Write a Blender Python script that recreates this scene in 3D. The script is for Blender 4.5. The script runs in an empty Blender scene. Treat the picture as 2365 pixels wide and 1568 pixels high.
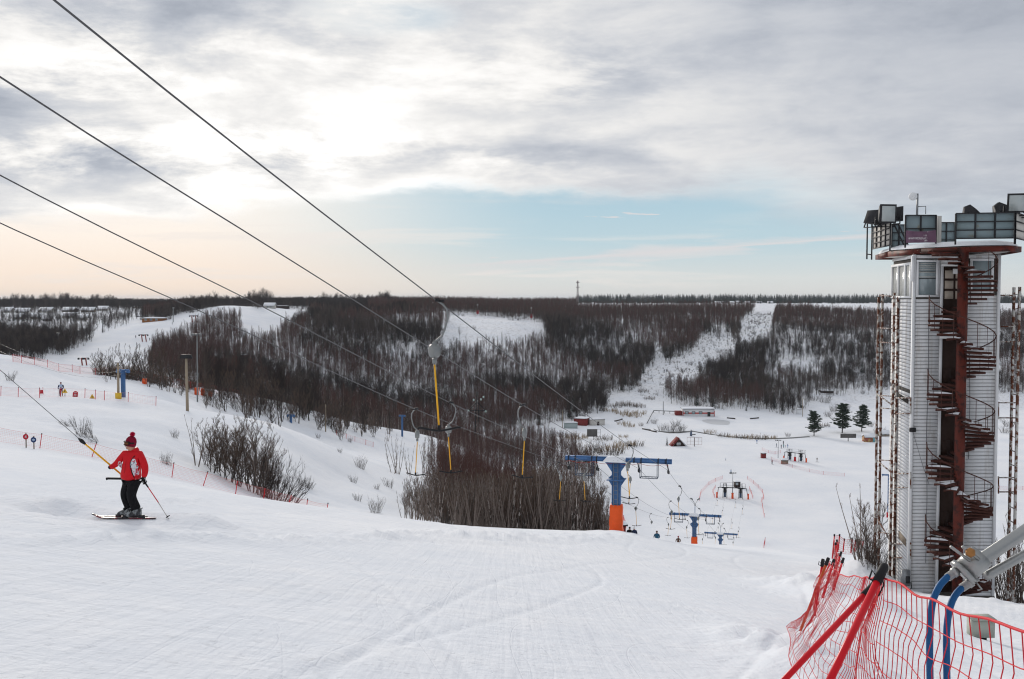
import bpy, bmesh, math, random
import numpy as np
from math import sin, cos, pi, radians, sqrt, atan2, tan
from mathutils import Vector, Matrix

random.seed(7)
rng = np.random.RandomState(11)
SC = bpy.context.scene
HAZE = True
COL = SC.collection
F, CX, CY, HOR = 2299.3, 1182.5, 784.0, 690.0          # the photograph measured on a 2365 x 1568 grid
PITCH = math.atan((CY - HOR) / F)
CP, SP = cos(PITCH), sin(PITCH)

# ---------------------------------------------------------------- camera
cam = bpy.data.cameras.new('camera'); co = bpy.data.objects.new('camera', cam); COL.objects.link(co)
cam.lens = 35; cam.sensor_width = 36; cam.clip_start = 0.1; cam.clip_end = 60000
co.location = (0, 0, 0); co.rotation_euler = (pi/2 - PITCH, 0, 0)
SC.camera = co

# ---------------------------------------------------------------- light
SUN_AZ, SUN_EL = radians(-22), radians(15)
sun = bpy.data.lights.new('sun', 'SUN'); so = bpy.data.objects.new('sun', sun); COL.objects.link(so)
sun.energy = 2.3; sun.angle = radians(14); sun.color = (1.0, 0.93, 0.84)
sdir = Vector((sin(SUN_AZ)*cos(SUN_EL), cos(SUN_AZ)*cos(SUN_EL), sin(SUN_EL)))
so.rotation_euler = (-sdir).to_track_quat('-Z', 'Y').to_euler()

SC.render.engine = 'CYCLES'
SC.view_settings.view_transform = 'Standard'; SC.view_settings.look = 'None'
SC.view_settings.gamma = 1; SC.view_settings.use_curve_mapping = False
SC.view_settings.exposure = 0.0
SC.cycles.max_bounces = 6; SC.cycles.diffuse_bounces = 3; SC.cycles.glossy_bounces = 2
SC.cycles.transparent_max_bounces = 8; SC.cycles.volume_bounces = 0
SC.cycles.use_denoising = True; SC.cycles.denoising_prefilter = 'ACCURATE'
SC.cycles.pixel_filter_type = 'BLACKMAN_HARRIS'; SC.cycles.filter_width = 1.15

# ---------------------------------------------------------------- node helpers
class NT:
    def __init__(s, tree): s.t = tree; s.n = tree.nodes; s.l = tree.links
    def node(s, typ, **kw):
        n = s.n.new(typ)
        for k, v in kw.items(): setattr(n, k, v)
        return n
    def put(s, sock, v):
        if isinstance(v, bpy.types.NodeSocket): s.l.new(v, sock)
        elif v is not None: sock.default_value = v
    def m(s, op, a, b=None, c=None, clamp=False):
        n = s.node('ShaderNodeMath', operation=op, use_clamp=clamp)
        s.put(n.inputs[0], a); s.put(n.inputs[1], b); s.put(n.inputs[2], c)
        return n.outputs[0]
    def step(s, v, lo, hi, a=0.0, b=1.0):
        n = s.node('ShaderNodeMapRange', interpolation_type='SMOOTHSTEP')
        s.put(n.inputs[0], v); s.put(n.inputs[1], lo); s.put(n.inputs[2], hi); s.put(n.inputs[3], a); s.put(n.inputs[4], b)
        return n.outputs[0]
    def mix(s, f, a, b, blend='MIX'):
        n = s.node('ShaderNodeMix', data_type='RGBA', blend_type=blend)
        s.put(n.inputs[0], f)
        for sk, v in ((n.inputs[6], a), (n.inputs[7], b)):
            if isinstance(v, (tuple, list)): v = tuple(v) + ((1,) if len(v) == 3 else ())
            s.put(sk, v)
        return n.outputs[2]
    def noise(s, vec, scale, detail=4, rough=0.5, dist=0.0):
        n = s.node('ShaderNodeTexNoise')
        if vec is not None: s.l.new(vec, n.inputs['Vector'])
        n.inputs['Scale'].default_value = scale; n.inputs['Detail'].default_value = detail
        n.inputs['Roughness'].default_value = rough; n.inputs['Distortion'].default_value = dist
        return n.outputs[0]
    def xyz(s, x, y, z):
        n = s.node('ShaderNodeCombineXYZ'); s.put(n.inputs[0], x); s.put(n.inputs[1], y); s.put(n.inputs[2], z)
        return n.outputs[0]
    def sep(s, v):
        n = s.node('ShaderNodeSeparateXYZ'); s.l.new(v, n.inputs[0]); return n.outputs
def lin(r, g, b):
    f = lambda c: (c/255/12.92) if c/255 <= .04045 else ((c/255+.055)/1.055)**2.4
    return (f(r), f(g), f(b))

# ---------------------------------------------------------------- sky (world)
world = bpy.data.worlds.new('World'); SC.world = world; world.use_nodes = True
N = NT(world.node_tree); N.n.clear()
geo = N.node('ShaderNodeTexCoord')
vx, vy, vz = N.sep(geo.outputs['Generated'])
az = N.m('ARCTAN2', vx, vy)                      # radians, 0 = ahead, + = right
el = N.m('ARCSINE', vz)                          # radians
k = N.m('ADD', N.m('MAXIMUM', vz, 0.0), 0.10)
plane = N.xyz(N.m('DIVIDE', vx, k), N.m('DIVIDE', vy, k), 0.0)
n_big = N.noise(plane, 0.60, 5, 0.55, 0.3)
n_fine = N.noise(plane, 2.6, 10, 0.66, 0.4)
ang = N.xyz(az, N.m('MULTIPLY', el, 3.2), 3.0)
n_ang = N.noise(ang, 5.0, 10, 0.62, 0.15)
n_wisp = N.noise(N.xyz(az, N.m('MULTIPLY', el, 14.0), 7.0), 4.0, 6, 0.6, 0.3)
# clear part: nishita plus horizon colours
sky = N.node('ShaderNodeTexSky', sky_type='NISHITA'); sky.sun_disc = False
sky.sun_elevation = SUN_EL; sky.sun_rotation = SUN_AZ; sky.air_density = 1.0; sky.dust_density = 1.5
nish = N.mix(1.0, sky.outputs[0], (0.085, 0.085, 0.085), 'MULTIPLY')
def ramp(v, pts):
    r = N.node('ShaderNodeValToRGB'); N.l.new(v, r.inputs[0]); e = r.color_ramp.elements
    while len(e) < len(pts): e.new(0.5)
    for q, (p, c) in zip(e, pts): q.position = p; q.color = tuple(c) + (1,)
    return r.outputs[0]
warm = ramp(el, [(0.0, lin(244,226,210)), (0.03, lin(248,233,220)), (0.07, lin(252,244,236)), (0.14, lin(255,252,247))])
cool = ramp(el, [(0.0, lin(222,220,216)), (0.02, lin(216,221,220)), (0.055, lin(190,213,222)), (0.085, lin(180,208,221)), (0.14, lin(160,196,216)), (0.6, lin(120,165,205))])
side = N.step(az, -0.34, 0.06)
clear = N.mix(side, warm, cool)
clear = N.mix(0.012, clear, nish)
# thin wisps low down
w = N.m('MULTIPLY', N.step(n_wisp, 0.50, 0.66), N.step(el, 0.13, 0.02))
w = N.m('MULTIPLY', w, N.step(az, 0.28, -0.2, 0.35, 1.0))
clear = N.mix(N.m('MULTIPLY', w, 0.7), clear, lin(242,234,228))
streak_c = N.m('ADD', 0.040, N.m('MULTIPLY', N.m('SUBTRACT', az, 0.05), 0.065))
streak = N.m('SUBTRACT', 1.0, N.m('DIVIDE', N.m('ABSOLUTE', N.m('SUBTRACT', el, streak_c)), N.m('MULTIPLY', N.step(n_wisp, 0.33, 0.7), 0.016)), clamp=True)
streak = N.m('MULTIPLY', streak, N.m('MULTIPLY', N.step(az, -0.13, 0.03), 0.75))
clear = N.mix(streak, clear, lin(226,220,220))
# cloud deck: everything above a ragged edge
edge = N.m('ADD', 0.108, N.m('MULTIPLY', N.step(az, 0.20, 0.42), -0.050))
edge = N.m('ADD', edge, N.m('MULTIPLY', N.step(az, -0.02, -0.40), -0.03))
ee = N.m('ADD', N.m('SUBTRACT', el, edge), N.m('MULTIPLY', N.m('SUBTRACT', n_ang, 0.5), 0.085))
soft = N.step(az, 0.10, 0.42, 0.012, 0.06)
cover = N.step(ee, N.m('MULTIPLY', soft, -1.0), soft)
hole = N.m('MULTIPLY', N.step(N.m('ADD', N.m('POWER', N.m('DIVIDE', N.m('SUBTRACT', az, -0.135), 0.085), 2.0), N.m('POWER', N.m('DIVIDE', N.m('SUBTRACT', el, 0.272), 0.022), 2.0)), 1.3, 0.1), N.step(n_ang, 0.36, 0.58))
cover = N.m('MULTIPLY', cover, N.m('SUBTRACT', 1.0, N.m('MULTIPLY', hole, 0.55)))
# cloud tone: bright round the veiled sun, grey to the right and in the thick parts
glow = N.m('ADD', N.m('POWER', N.m('DIVIDE', N.m('SUBTRACT', az, -0.26), 0.42), 2.0), N.m('POWER', N.m('DIVIDE', N.m('SUBTRACT', el, 0.15), 0.24), 2.0))
glow = N.m('EXPONENT', N.m('MULTIPLY', glow, -1.0))
mx = N.m('ADD', N.m('MULTIPLY', n_ang, 0.62), N.m('MULTIPLY', n_big, 0.42))
thick = N.step(mx, 0.42, 0.66)
rightness = N.step(az, -0.10, 0.50)
tone = N.m('SUBTRACT', N.m('ADD', 0.60, N.m('MULTIPLY', glow, 0.57)), N.m('MULTIPLY', thick, N.m('ADD', 0.13, N.m('MULTIPLY', glow, 0.24))))
tone = N.m('SUBTRACT', tone, N.m('MULTIPLY', rightness, N.m('ADD', 0.02, N.m('MULTIPLY', N.step(el, 0.10, 0.30), 0.17))))
tone = N.m('ADD', tone, N.m('MULTIPLY', N.m('SUBTRACT', n_fine, 0.5), 0.24))
# dark patches at the left
def blob(a0, e0, ra, re, amp, lo=0.38, hi=0.56):
    d = N.m('ADD', N.m('POWER', N.m('DIVIDE', N.m('SUBTRACT', az, a0), ra), 2.0), N.m('POWER', N.m('DIVIDE', N.m('SUBTRACT', el, e0), re), 2.0))
    return N.m('MULTIPLY', N.m('MULTIPLY', N.m('EXPONENT', N.m('MULTIPLY', d, -1.0)), N.step(n_ang, lo, hi)), amp)
dark = blob(-0.36, 0.262, 0.26, 0.05, 0.36, 0.28, 0.54)
for b in ((-0.44, 0.205, 0.12, 0.028, 0.34), (-0.42, 0.128, 0.20, 0.026, 0.34), (-0.22, 0.145, 0.13, 0.020, 0.30), (0.02, 0.145, 0.14, 0.018, 0.22), (0.04, 0.215, 0.10, 0.03, 0.22), (-0.52,0.17,0.1,0.02,0.35)):
    dark = N.m('ADD', dark, blob(*b))
tone = N.m('SUBTRACT', tone, dark)
rim = N.m('MULTIPLY', N.m('SUBTRACT', 1.0, N.m('ABSOLUTE', N.m('SUBTRACT', N.m('MULTIPLY', cover, 1.6), 1.0)), clamp=True), 0.14)
tone = N.m('ADD', tone, rim)
tone = N.m('MAXIMUM', tone, 0.34)
# towards the zenith and behind: even bright overcast
tone = N.m('ADD', N.m('MULTIPLY', tone, N.step(el, 0.75, 0.35)), N.m('MULTIPLY', N.step(el, 0.35, 0.75), 0.66))
tint = N.mix(N.step(tone, 0.35, 0.95), (0.87, 0.95, 1.10), (1.0, 0.985, 0.965))
v3 = N.xyz(tone, tone, tone)
cl = N.mix(1.0, tint, v3, 'MULTIPLY')
final = N.mix(cover, clear, cl)
ground_c = N.step(el, -0.02, -0.0005)
final = N.mix(ground_c, (0.5, 0.51, 0.54), final)
bg = N.node('ShaderNodeBackground'); N.l.new(final, bg.inputs[0]); bg.inputs[1].default_value = 1.0
out = N.node('ShaderNodeOutputWorld'); N.l.new(bg.outputs[0], out.inputs[0])
world.cycles.sampling_method = 'MANUAL'; world.cycles.sample_map_resolution = 1024

# ---------------------------------------------------------------- projection helpers
def W(px, py, d):
    xc = (px - CX) / F; yc = (CY - py) / F
    dx, dy, dz = xc, CP + yc*SP, -SP + yc*CP
    s = d / dy
    return Vector((dx*s, d, dz*s))
def proj(x, y, z):
    dep = y*CP - z*SP; up = y*SP + z*CP
    return CX + F*x/dep, CY - F*up/dep

# ---------------------------------------------------------------- terrain
def near(x, y): return -(1.7 + .1948*y + .1457*x)
rows = []
def prow(d): rows.append([(px, None, d) for px in range(-900, 3300, 300)])
for d in (1.0, 2.5, 5, 9, 15, 22, 32, 40): prow(d)
rows += [
 # crest of the near piste
 [(-300,1010,58),(0,1040,55),(230,1068,54),(500,1133,50),(720,1187,48),(850,1200,47),(1013,1212,48),(1200,1221,55),(1440,1229,67),(1600,1258,70),(1680,1262,72),(1760,1267,74),(1900,1290,60),(2050,1330,52),(2365,1395,50),(2700,1430,50)],
 # line of the net and the gully behind it
 [(-300,1003,70),(0,1020,68),(230,1058,68),(500,1128,68),(600,1155,68),(720,1189,68),(850,1206,70),(1013,1222,72),(1200,1240,78),(1440,1255,88),(1600,1269,90),(1760,1273,92),(1900,1290,90),(2050,1330,90),(2365,1400,90),(2700,1440,90)],
 [(-300,960,92),(0,975,90),(200,985,90),(350,1010,90),(500,1070,90),(600,1120,90),(720,1155,92),(850,1170,95),(1013,1190,105),(1200,1230,118),(1440,1273,130),(1620,1276,148),(1760,1276,148),(2050,1330,150),(2365,1400,150),(2700,1440,150)],
 # first mound
 [(-300,915,115),(0,918,115),(120,912,125),(200,909,128),(300,921,130),(363,925,130),(435,949,130),(529,968,130),(612,988,132),(695,1015,135),(750,1037,140),(791,1057,145),(860,1076,155),(1013,1120,170),(1200,1190,180),(1440,1280,200),(1664,1288,228),(1760,1288,228),(2050,1300,228),(2365,1320,228),(2700,1340,228)],
 [(-300,882,140),(0,880,140),(200,898,150),(300,906,152),(435,938,170),(529,960,190),(612,983,205),(695,1002,225),(791,1030,222),(869,1048,225),(1016,1080,235),(1200,1160,245),(1440,1245,262),(1600,1242,266),(1760,1242,266),(2050,1250,266),(2365,1260,266),(2700,1270,266)],
 # rim of the home hill
 [(-300,828,160),(0,833,160),(43,838,162),(150,860,172),(258,871,182),(365,888,190),(436,899,205),(522,913,222),(575,920,236),(639,930,250),(722,954,268),(805,977,285),(869,986,298),(943,996,312),(1016,1013,322),(1100,1045,326),(1250,1112,330),(1400,1148,332),(1690,1150,331),(2050,1150,331),(2365,1160,331),(2700,1160,331)],
 # bottom of the valley
 [(-300,850,330),(0,865,330),(200,885,340),(436,950,370),(639,990,390),(869,1030,405),(1016,1045,408),(1200,1062,405),(1400,1066,404),(1690,1066,404),(2050,1064,404),(2365,1064,404),(2700,1064,404)],
 [(-300,842,430),(0,850,430),(200,862,440),(436,905,440),(639,945,450),(869,985,470),(1016,1000,478),(1200,1004,480),(1400,1006,480),(1690,1006,480),(2050,1004,480),(2365,1004,480),(2700,1004,480)],
 [(-300,836,500),(0,836,500),(190,850,530),(344,852,530),(500,868,500),(650,905,510),(800,932,520),(1000,955,530),(1200,958,540),(1400,958,545),(1610,962,545),(1800,965,550),(2000,960,555),(2365,960,560),(2700,960,560)],
 [(-300,812,610),(0,805,600),(211,803,620),(344,797,640),(500,810,600),(650,838,600),(800,862,610),(1000,872,620),(1200,885,630),(1400,900,630),(1510,893,640),(1700,900,650),(1900,890,660),(2050,890,660),(2365,890,660),(2700,890,660)],
 [(-300,770,760),(0,762,760),(211,764,720),(344,745,730),(440,738,745),(540,745,720),(600,762,710),(700,775,700),(850,785,700),(1000,798,700),(1130,792,710),(1250,800,730),(1400,820,760),(1510,815,770),(1700,790,790),(1900,790,810),(2050,800,800),(2365,800,800),(2700,800,800)],
 [(-300,728,950),(0,726,950),(211,744,850),(330,734,850),(440,716,840),(508,705.5,850),(540,702.5,850),(600,713,860),(650,721,880),(700,722,880),(850,728,860),(950,722,850),(1040,731,860),(1240,743,850),(1400,745,900),(1600,735,950),(1750,728,1000),(1900,728,1050),(2365,728,1050),(2700,728,1050)],
 [(-300,712,1250),(0,712,1250),(450,712,1250),(700,708,1250),(950,708,1250),(1240,712,1250),(1600,711,1250),(1900,709,1300),(2365,709,1300),(2700,709,1300)],
 [(px,702,2000) for px in (-300,1200,2700)],
 [(px,697,3500) for px in (-300,1200,2700)],
 [(px,692.5,7000) for px in (-300,1200,2700)],
 [(px,691.5,14000) for px in (-300,1200,2700)],
]
TG = np.concatenate([np.linspace(-.90,-.54,20)[:-1], np.linspace(-.54,.54,560), np.linspace(.54,.90,20)[1:]])
def rowtz(row):
    T, D, Z = [], [], []
    for px, py, d in row:
        if py is None:
            t = (px-CX)/F; z = near(t*d, d)
        else:
            p = W(px, py, d); t = p.x/p.y; z = p.z
        T.append(t); D.append(d); Z.append(z)
    T, D, Z = map(np.array, (T, D, Z))
    # smooth interpolation: average of shifted linear samples
    w = [(-.02,.15),(-.01,.2),(0,.3),(.01,.2),(.02,.15)]
    dd = sum(c*np.interp(TG+o, T, D) for o, c in w); zz = sum(c*np.interp(TG+o, T, Z/D) for o, c in w)
    return dd, zz*dd
RD, RZ = zip(*[rowtz(r) for r in rows]); RD = np.array(RD); RZ = np.array(RZ)
for i in range(1, len(RD)): RD[i] = np.maximum(RD[i], RD[i-1]*1.03)
YG = np.concatenate([np.geomspace(1.2, 400, 330)[:-1], np.geomspace(400, 1300, 130)[:-1], np.geomspace(1300, 14000, 45)])
def pchip(x, y, xn):
    h = np.diff(x); dl = np.diff(y)/h; m = np.zeros_like(y)
    for i in range(1, len(x)-1):
        if dl[i-1]*dl[i] > 0:
            w1 = 2*h[i]+h[i-1]; w2 = h[i]+2*h[i-1]; m[i] = (w1+w2)/(w1/dl[i-1]+w2/dl[i])
    m[0] = dl[0]; m[-1] = dl[-1]
    j = np.clip(np.searchsorted(x, xn)-1, 0, len(x)-2); s = np.clip((xn-x[j])/h[j], 0, 1)
    return (2*s**3-3*s**2+1)*y[j]+(s**3-2*s**2+s)*h[j]*m[j]+(-2*s**3+3*s**2)*y[j+1]+(s**3-s**2)*h[j]*m[j+1]
ZG = np.zeros((len(YG), len(TG)))
for c in range(len(TG)): ZG[:, c] = pchip(RD[:, c], RZ[:, c], YG)

def vnoise(x, y, seed=0):
    xi = np.floor(x).astype(np.int64); yi = np.floor(y).astype(np.int64); xf = x-xi; yf = y-yi
    def h(a, b):
        n = (a*374761393 + b*668265263 + seed*974634777) & 0x7fffffff
        n = ((n ^ (n >> 13))*1274126177) & 0x7fffffff
        return ((n ^ (n >> 16)) & 0xffff)/65535.0
    u = xf*xf*(3-2*xf); v = yf*yf*(3-2*yf)
    return (h(xi,yi)*(1-u)+h(xi+1,yi)*u)*(1-v)+(h(xi,yi+1)*(1-u)+h(xi+1,yi+1)*u)*v - .5
def fbm(x, y, o=4, seed=0):
    s = 0; a = 1
    for i in range(o): s = s + a*vnoise(x*2**i+17*i, y*2**i-9*i, seed+i); a *= .5
    return s
TT, YY = np.meshgrid(TG, YG); XX = TT*YY
def sst(v, a, b):
    q = np.clip((v-a)/(b-a), 0, 1); return q*q*(3-2*q)
PX0, PY0 = proj(XX, YY, ZG)
amp = np.clip(YY*.0016, .02, 1.2)
bumpz = fbm(XX/np.clip(YY*.12,2,60), YY/np.clip(YY*.12,2,60), 4, 3)*0
bumpz = fbm(XX/6, YY/6, 4, 3)*np.where(YY < 45, .10, 0) + fbm(XX/16, YY/16, 4, 5)*.9*sst(YY, 58, 95)*(1-sst(YY, 200, 320))
bumpz += fbm(XX/45, YY/45, 4, 8)*3.0*sst(YY, 560, 680)*(1-sst(YY, 1500, 3000))*(1-sst(PX0,300,330)*(1-sst(PX0,560,600))*.8)*sst(PX0,150,700)
bumpz += fbm(XX/30, YY/30, 3, 9)*.35*sst(YY, 300, 400)
# soft wind ripples on the mound faces
rip = np.sin((XX*.35+YY*1.0)*1.15+6*vnoise(XX/9, YY/9, 21))*.11*sst(YY, 66, 80)*(1-sst(YY, 170, 220))*(.5+vnoise(XX/14, YY/14, 22))
bumpz += rip
# rough loose snow thrown up beside the tow track
band = np.exp(-((PY0-(1239+4*np.sin(PX0/90)))/9.0)**2)*(1-sst(PX0, 1350, 1600))*sst(PX0,-400,250)*(YY < 60)
bumpz += band*(np.abs(fbm(XX/.8, YY/.8, 4, 31))*.30+.03)
band2 = np.exp(-((PY0-1157)/9.0)**2)*sst(PX0, 0, 160)*(1-sst(PX0, 430, 520))*(YY < 40)
bumpz += band2*(np.abs(fbm(XX/.9, YY/.9, 4, 33))*.22)
# ruts of the tow track past the skier
for yc0 in (1203, 1213):
    bumpz -= np.exp(-((PY0-(yc0+(PX0-300)*.055))/2.2)**2)*.03*(PX0 < 1300)*(YY < 50)
# shallow ski tracks over the whole near piste
for i in range(46):
    a = -.9+1.5*rng.rand(); c0 = -22+60*rng.rand(); w0 = 5+12*rng.rand()
    xc = c0 + a*YY*.5 + (1.2+2.2*rng.rand())*np.sin(YY/w0+6*rng.rand())
    bumpz -= .024*np.exp(-((XX-xc)/(.06+YY*.001))**2)*(YY < 62)*sst(YY, 2, 6)
def hump(px, py, d, rx, ry, h):
    p = W(px, py, d); return h*np.exp(-((XX-p.x)/rx)**2-((YY-p.y)/ry)**2)
ZG = ZG + bumpz
ZG += hump(1990, 1290, 41, 1.2, 2.0, 1.0)*(1+.5*fbm(XX/1.2, YY/1.2, 3, 40)) + hump(1925, 1360, 26, 1.0, 5.0, .6)*(1+.6*fbm(XX/.8, YY/.8, 3, 41))
ZG += hump(1395, 1229, 69, 3.0, 1.6, .18)*(1+.8*fbm(XX/1.0, YY/1.0, 3, 43))
ZG += hump(2345, 1440, 33, 2.5, 3.5, .5)*(1+.5*fbm(XX/1.5, YY/1.5, 3, 44))
ZG += hump(1880, 1520, 12, .8, 3.0, .35)*(1+.9*fbm(XX/.5, YY/.5, 3, 46))
# level bench the tow runs on, under the skier
_sp = W(306, 1197, 20.8); _k = np.exp(-np.maximum(0, (np.abs(XX-_sp.x)-1.25)/.7)**2)*np.exp(-np.maximum(0, (np.abs(YY-20.8)-.5)/.6)**2)
ZG = ZG*(1-_k) + _sp.z*_k
LYG = np.log(YG)
def gz(x, y):
    t = x/y; i = np.interp(t, TG, np.arange(len(TG))); j = np.interp(math.log(max(y, 1.21)), LYG, np.arange(len(YG)))
    i0 = min(int(i), len(TG)-2); j0 = min(int(j), len(YG)-2); u = i-i0; v = j-j0
    return float((ZG[j0,i0]*(1-u)+ZG[j0,i0+1]*u)*(1-v)+(ZG[j0+1,i0]*(1-u)+ZG[j0+1,i0+1]*u)*v)
PXG, PYG = proj(XX, YY, ZG)
def hit(px, py, dmin=1.3, dmax=13000):
    """ground point seen at a place of the photograph, not nearer than dmin"""
    ys = np.geomspace(dmin, dmax, 900); last = None
    for y in ys:
        p = W(px, py, y); g = gz(p.x, y)
        if g > p.z:
            if last is None: return Vector((p.x, y, g))
            a, b = last, y
            for _ in range(12):
                m_ = (a+b)/2; q = W(px, py, m_)
                if gz(q.x, m_) > q.z: b = m_
                else: a = m_
            q = W(px, py, b); return Vector((q.x, b, gz(q.x, b)))
        last = y
    return None
def at(px, d):
    """ground point in the column px at forward distance d"""
    z = 0
    for _ in range(4):
        dep = d*CP - z*SP; x = (px-CX)/F*dep; z = gz(x, d)
    return Vector((x, d, z))

# ---------------------------------------------------------------- materials
MATS = {}
def mat(name, col=(.5,.5,.5), rough=.7, metal=0, vary=0, vscale=8, bump=0, bscale=30, col2=None, lo=.45, hi=.6, tr=0, spec=None):
    if name in MATS: return MATS[name]
    m = bpy.data.materials.new(name); m.use_nodes = True; n = NT(m.node_tree); b = n.n['Principled BSDF']
    b.inputs['Roughness'].default_value = rough; b.inputs['Metallic'].default_value = metal
    b.inputs['Specular IOR Level'].default_value = .18 if spec is None else spec
    b.inputs['Base Color'].default_value = tuple(col)+(1,)
    tc = n.node('ShaderNodeTexCoord').outputs['Object']
    if col2 is not None:
        f = n.step(n.noise(tc, vscale, 6, .6), lo, hi); n.l.new(n.mix(f, col, col2), b.inputs['Base Color'])
    elif vary:
        f = n.noise(tc, vscale, 5, .6); c = n.mix(f, tuple(max(0, c*(1-vary)) for c in col), tuple(c*(1+vary) for c in col)); n.l.new(c, b.inputs['Base Color'])
    if bump:
        bn = n.node('ShaderNodeBump'); bn.inputs['Strength'].default_value = bump; n.l.new(n.noise(tc, bscale, 4, .6), bn.inputs['Height']); bn.inputs['Distance'].default_value = .02
        n.l.new(bn.outputs[0], b.inputs['Normal'])
    if tr: b.inputs['Transmission Weight'].default_value = tr
    MATS[name] = m; return m
snow = bpy.data.materials.new('snow'); snow.use_nodes = True; MATS['snow'] = snow
n = NT(snow.node_tree); b = n.n['Principled BSDF']; tc = n.node('ShaderNodeTexCoord').outputs['Object']
sx, sy, sz = n.sep(tc)
g1 = n.noise(tc, .06, 5, .55); g2 = n.noise(tc, 1.3, 6, .6)
f = n.m('ADD', n.m('MULTIPLY', g1, .6), n.m('MULTIPLY', g2, .4))
col = n.mix(n.step(f, .35, .65), (.80, .825, .87), (.90, .905, .925))
# dry stalks and litter speckling the wild slopes of the valley
wild = n.m('MULTIPLY', n.step(sy, 560, 640), n.m('SUBTRACT', 1.0, n.step(sx, -85, -140)))
sp = n.m('MULTIPLY', n.m('MULTIPLY', n.step(n.noise(tc, .55, 6, .75), .52, .62), wild), .62)
col = n.mix(sp, col, (.20, .17, .16))
n.l.new(col, b.inputs['Base Color']); b.inputs['Roughness'].default_value = .62; b.inputs['Specular IOR Level'].default_value = 0.0
b.inputs['Subsurface Weight'].default_value = 0
fine = n.noise(tc, 22, 6, .65); mid = n.noise(tc, 2.6, 6, .62)
mp = n.node('ShaderNodeMapping'); n.l.new(tc, mp.inputs[0]); mp.inputs['Rotation'].default_value = (0, 0, radians(-14)); mp.inputs['Scale'].default_value = (9.0, .22, 1)
grm = n.noise(mp.outputs[0], 1.0, 3, .5)                      # groomed lines running down the fall line
nearf = n.step(sy, 90, 40)
mp2 = n.node('ShaderNodeMapping'); n.l.new(tc, mp2.inputs[0]); mp2.inputs['Rotation'].default_value = (0, 0, radians(12)); mp2.inputs['Scale'].default_value = (.35, 5.0, 1)
grm2 = n.noise(mp2.outputs[0], .6, 4, .55)
h = n.m('ADD', n.m('MULTIPLY', fine, .16), n.m('MULTIPLY', mid, .8))
h = n.m('ADD', h, n.m('MULTIPLY', n.m('MULTIPLY', n.m('ADD', grm, grm2), .4), nearf))
def grooves(rot, sc, seed, w_):
    q = n.node('ShaderNodeMapping'); n.l.new(tc, q.inputs[0]); q.inputs['Rotation'].default_value = (0, 0, radians(rot)); q.inputs['Scale'].default_value = sc; q.inputs['Location'].default_value = (seed, seed*.7, 0)
    return n.step(n.m('ABSOLUTE', n.m('SUBTRACT', n.noise(q.outputs[0], 1.0, 0, .35), .5)), 0.0, w_)
gr = n.m('ADD', n.m('ADD', grooves(-18, (.9,.02,1), 3, .010), grooves(8, (.8,.02,1), 11, .010)), n.m('ADD', grooves(62, (.9,.018,1), 23, .008), grooves(-48, (.9,.02,1), 31, .008)))
h = n.m('ADD', h, n.m('MULTIPLY', gr, n.m('MULTIPLY', nearf, .055)))
crumb = n.step(n.noise(tc, 7.5, 5, .7), .60, .70); h = n.m('ADD', h, n.m('MULTIPLY', crumb, .14))
bn = n.node('ShaderNodeBump'); bn.inputs['Strength'].default_value = .75; bn.inputs['Distance'].default_value = .07
n.l.new(h, bn.inputs['Height']); n.l.new(bn.outputs[0], b.inputs['Normal'])

def meta(o, label=None, cat=None, group=None, kind=None):
    if label: o['label'] = label
    if cat: o['category'] = cat
    if group: o['group'] = group
    if kind: o['kind'] = kind
    return o
def meshobj(name, me, parent=None, loc=None, rot=None, scale=None):
    o = bpy.data.objects.new(name, me); COL.objects.link(o)
    if parent: o.parent = parent
    if loc is not None: o.location = loc
    if rot is not None: o.rotation_euler = rot
    if scale is not None: o.scale = scale if hasattr(scale, '__len__') else (scale,)*3
    return o

# ground mesh: the measured sector, then a ring that closes the hill behind the camera
nt, ny = len(TG), len(YG)
V = np.stack([XX, YY, ZG], -1).reshape(-1, 3)
idx = np.arange(nt*ny).reshape(ny, nt)
Q = np.stack([idx[:-1,:-1], idx[:-1,1:], idx[1:,1:], idx[1:,:-1]], -1).reshape(-1, 4)
a1 = math.atan(TG[-1]); NA = 40
angs = np.linspace(a1, 2*pi-a1, NA+1)
rad = YG*sqrt(1+TG[-1]**2); back = []
ring = np.zeros((ny, NA+1), int)
ring[:, 0] = idx[:, -1]; ring[:, -1] = idx[:, 0]; base = nt*ny
newv = []
for kk in range(1, NA):
    s = kk/NA; s = s*s*(3-2*s); zc = ZG[:, -1]*(1-s)+ZG[:, 0]*s
    newv.append(np.stack([rad*sin(angs[kk]), rad*cos(angs[kk]), zc], -1)); ring[:, kk] = base+np.arange(ny); base += ny
V = np.concatenate([V]+newv)
Q2 = np.stack([ring[:-1,:-1], ring[:-1,1:], ring[1:,1:], ring[1:,:-1]], -1).reshape(-1, 4)
me = bpy.data.meshes.new('snow_ground')
nv0 = len(V); V = np.concatenate([V, [[0, 0, -1.75]]])
loop = np.concatenate([idx[0, :], ring[0, 1:-1]])
T3 = [[nv0, loop[(i+1) % len(loop)], loop[i]] for i in range(len(loop))]
QQ = np.concatenate([Q, Q2])
nq = len(QQ); nT = len(T3)
me.vertices.add(len(V)); me.vertices.foreach_set('co', V.ravel())
me.loops.add(nq*4+nT*3); me.loops.foreach_set('vertex_index', np.concatenate([QQ.ravel(), np.array(T3).ravel()]))
me.polygons.add(nq+nT)
me.polygons.foreach_set('loop_start', np.concatenate([np.arange(nq)*4, nq*4+np.arange(nT)*3]))
me.polygons.foreach_set('use_smooth', np.ones(nq+nT, bool))
me.update(calc_edges=True); me.validate()
me.materials.append(snow)
meta(meshobj('snow_ground', me), kind='structure')
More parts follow.
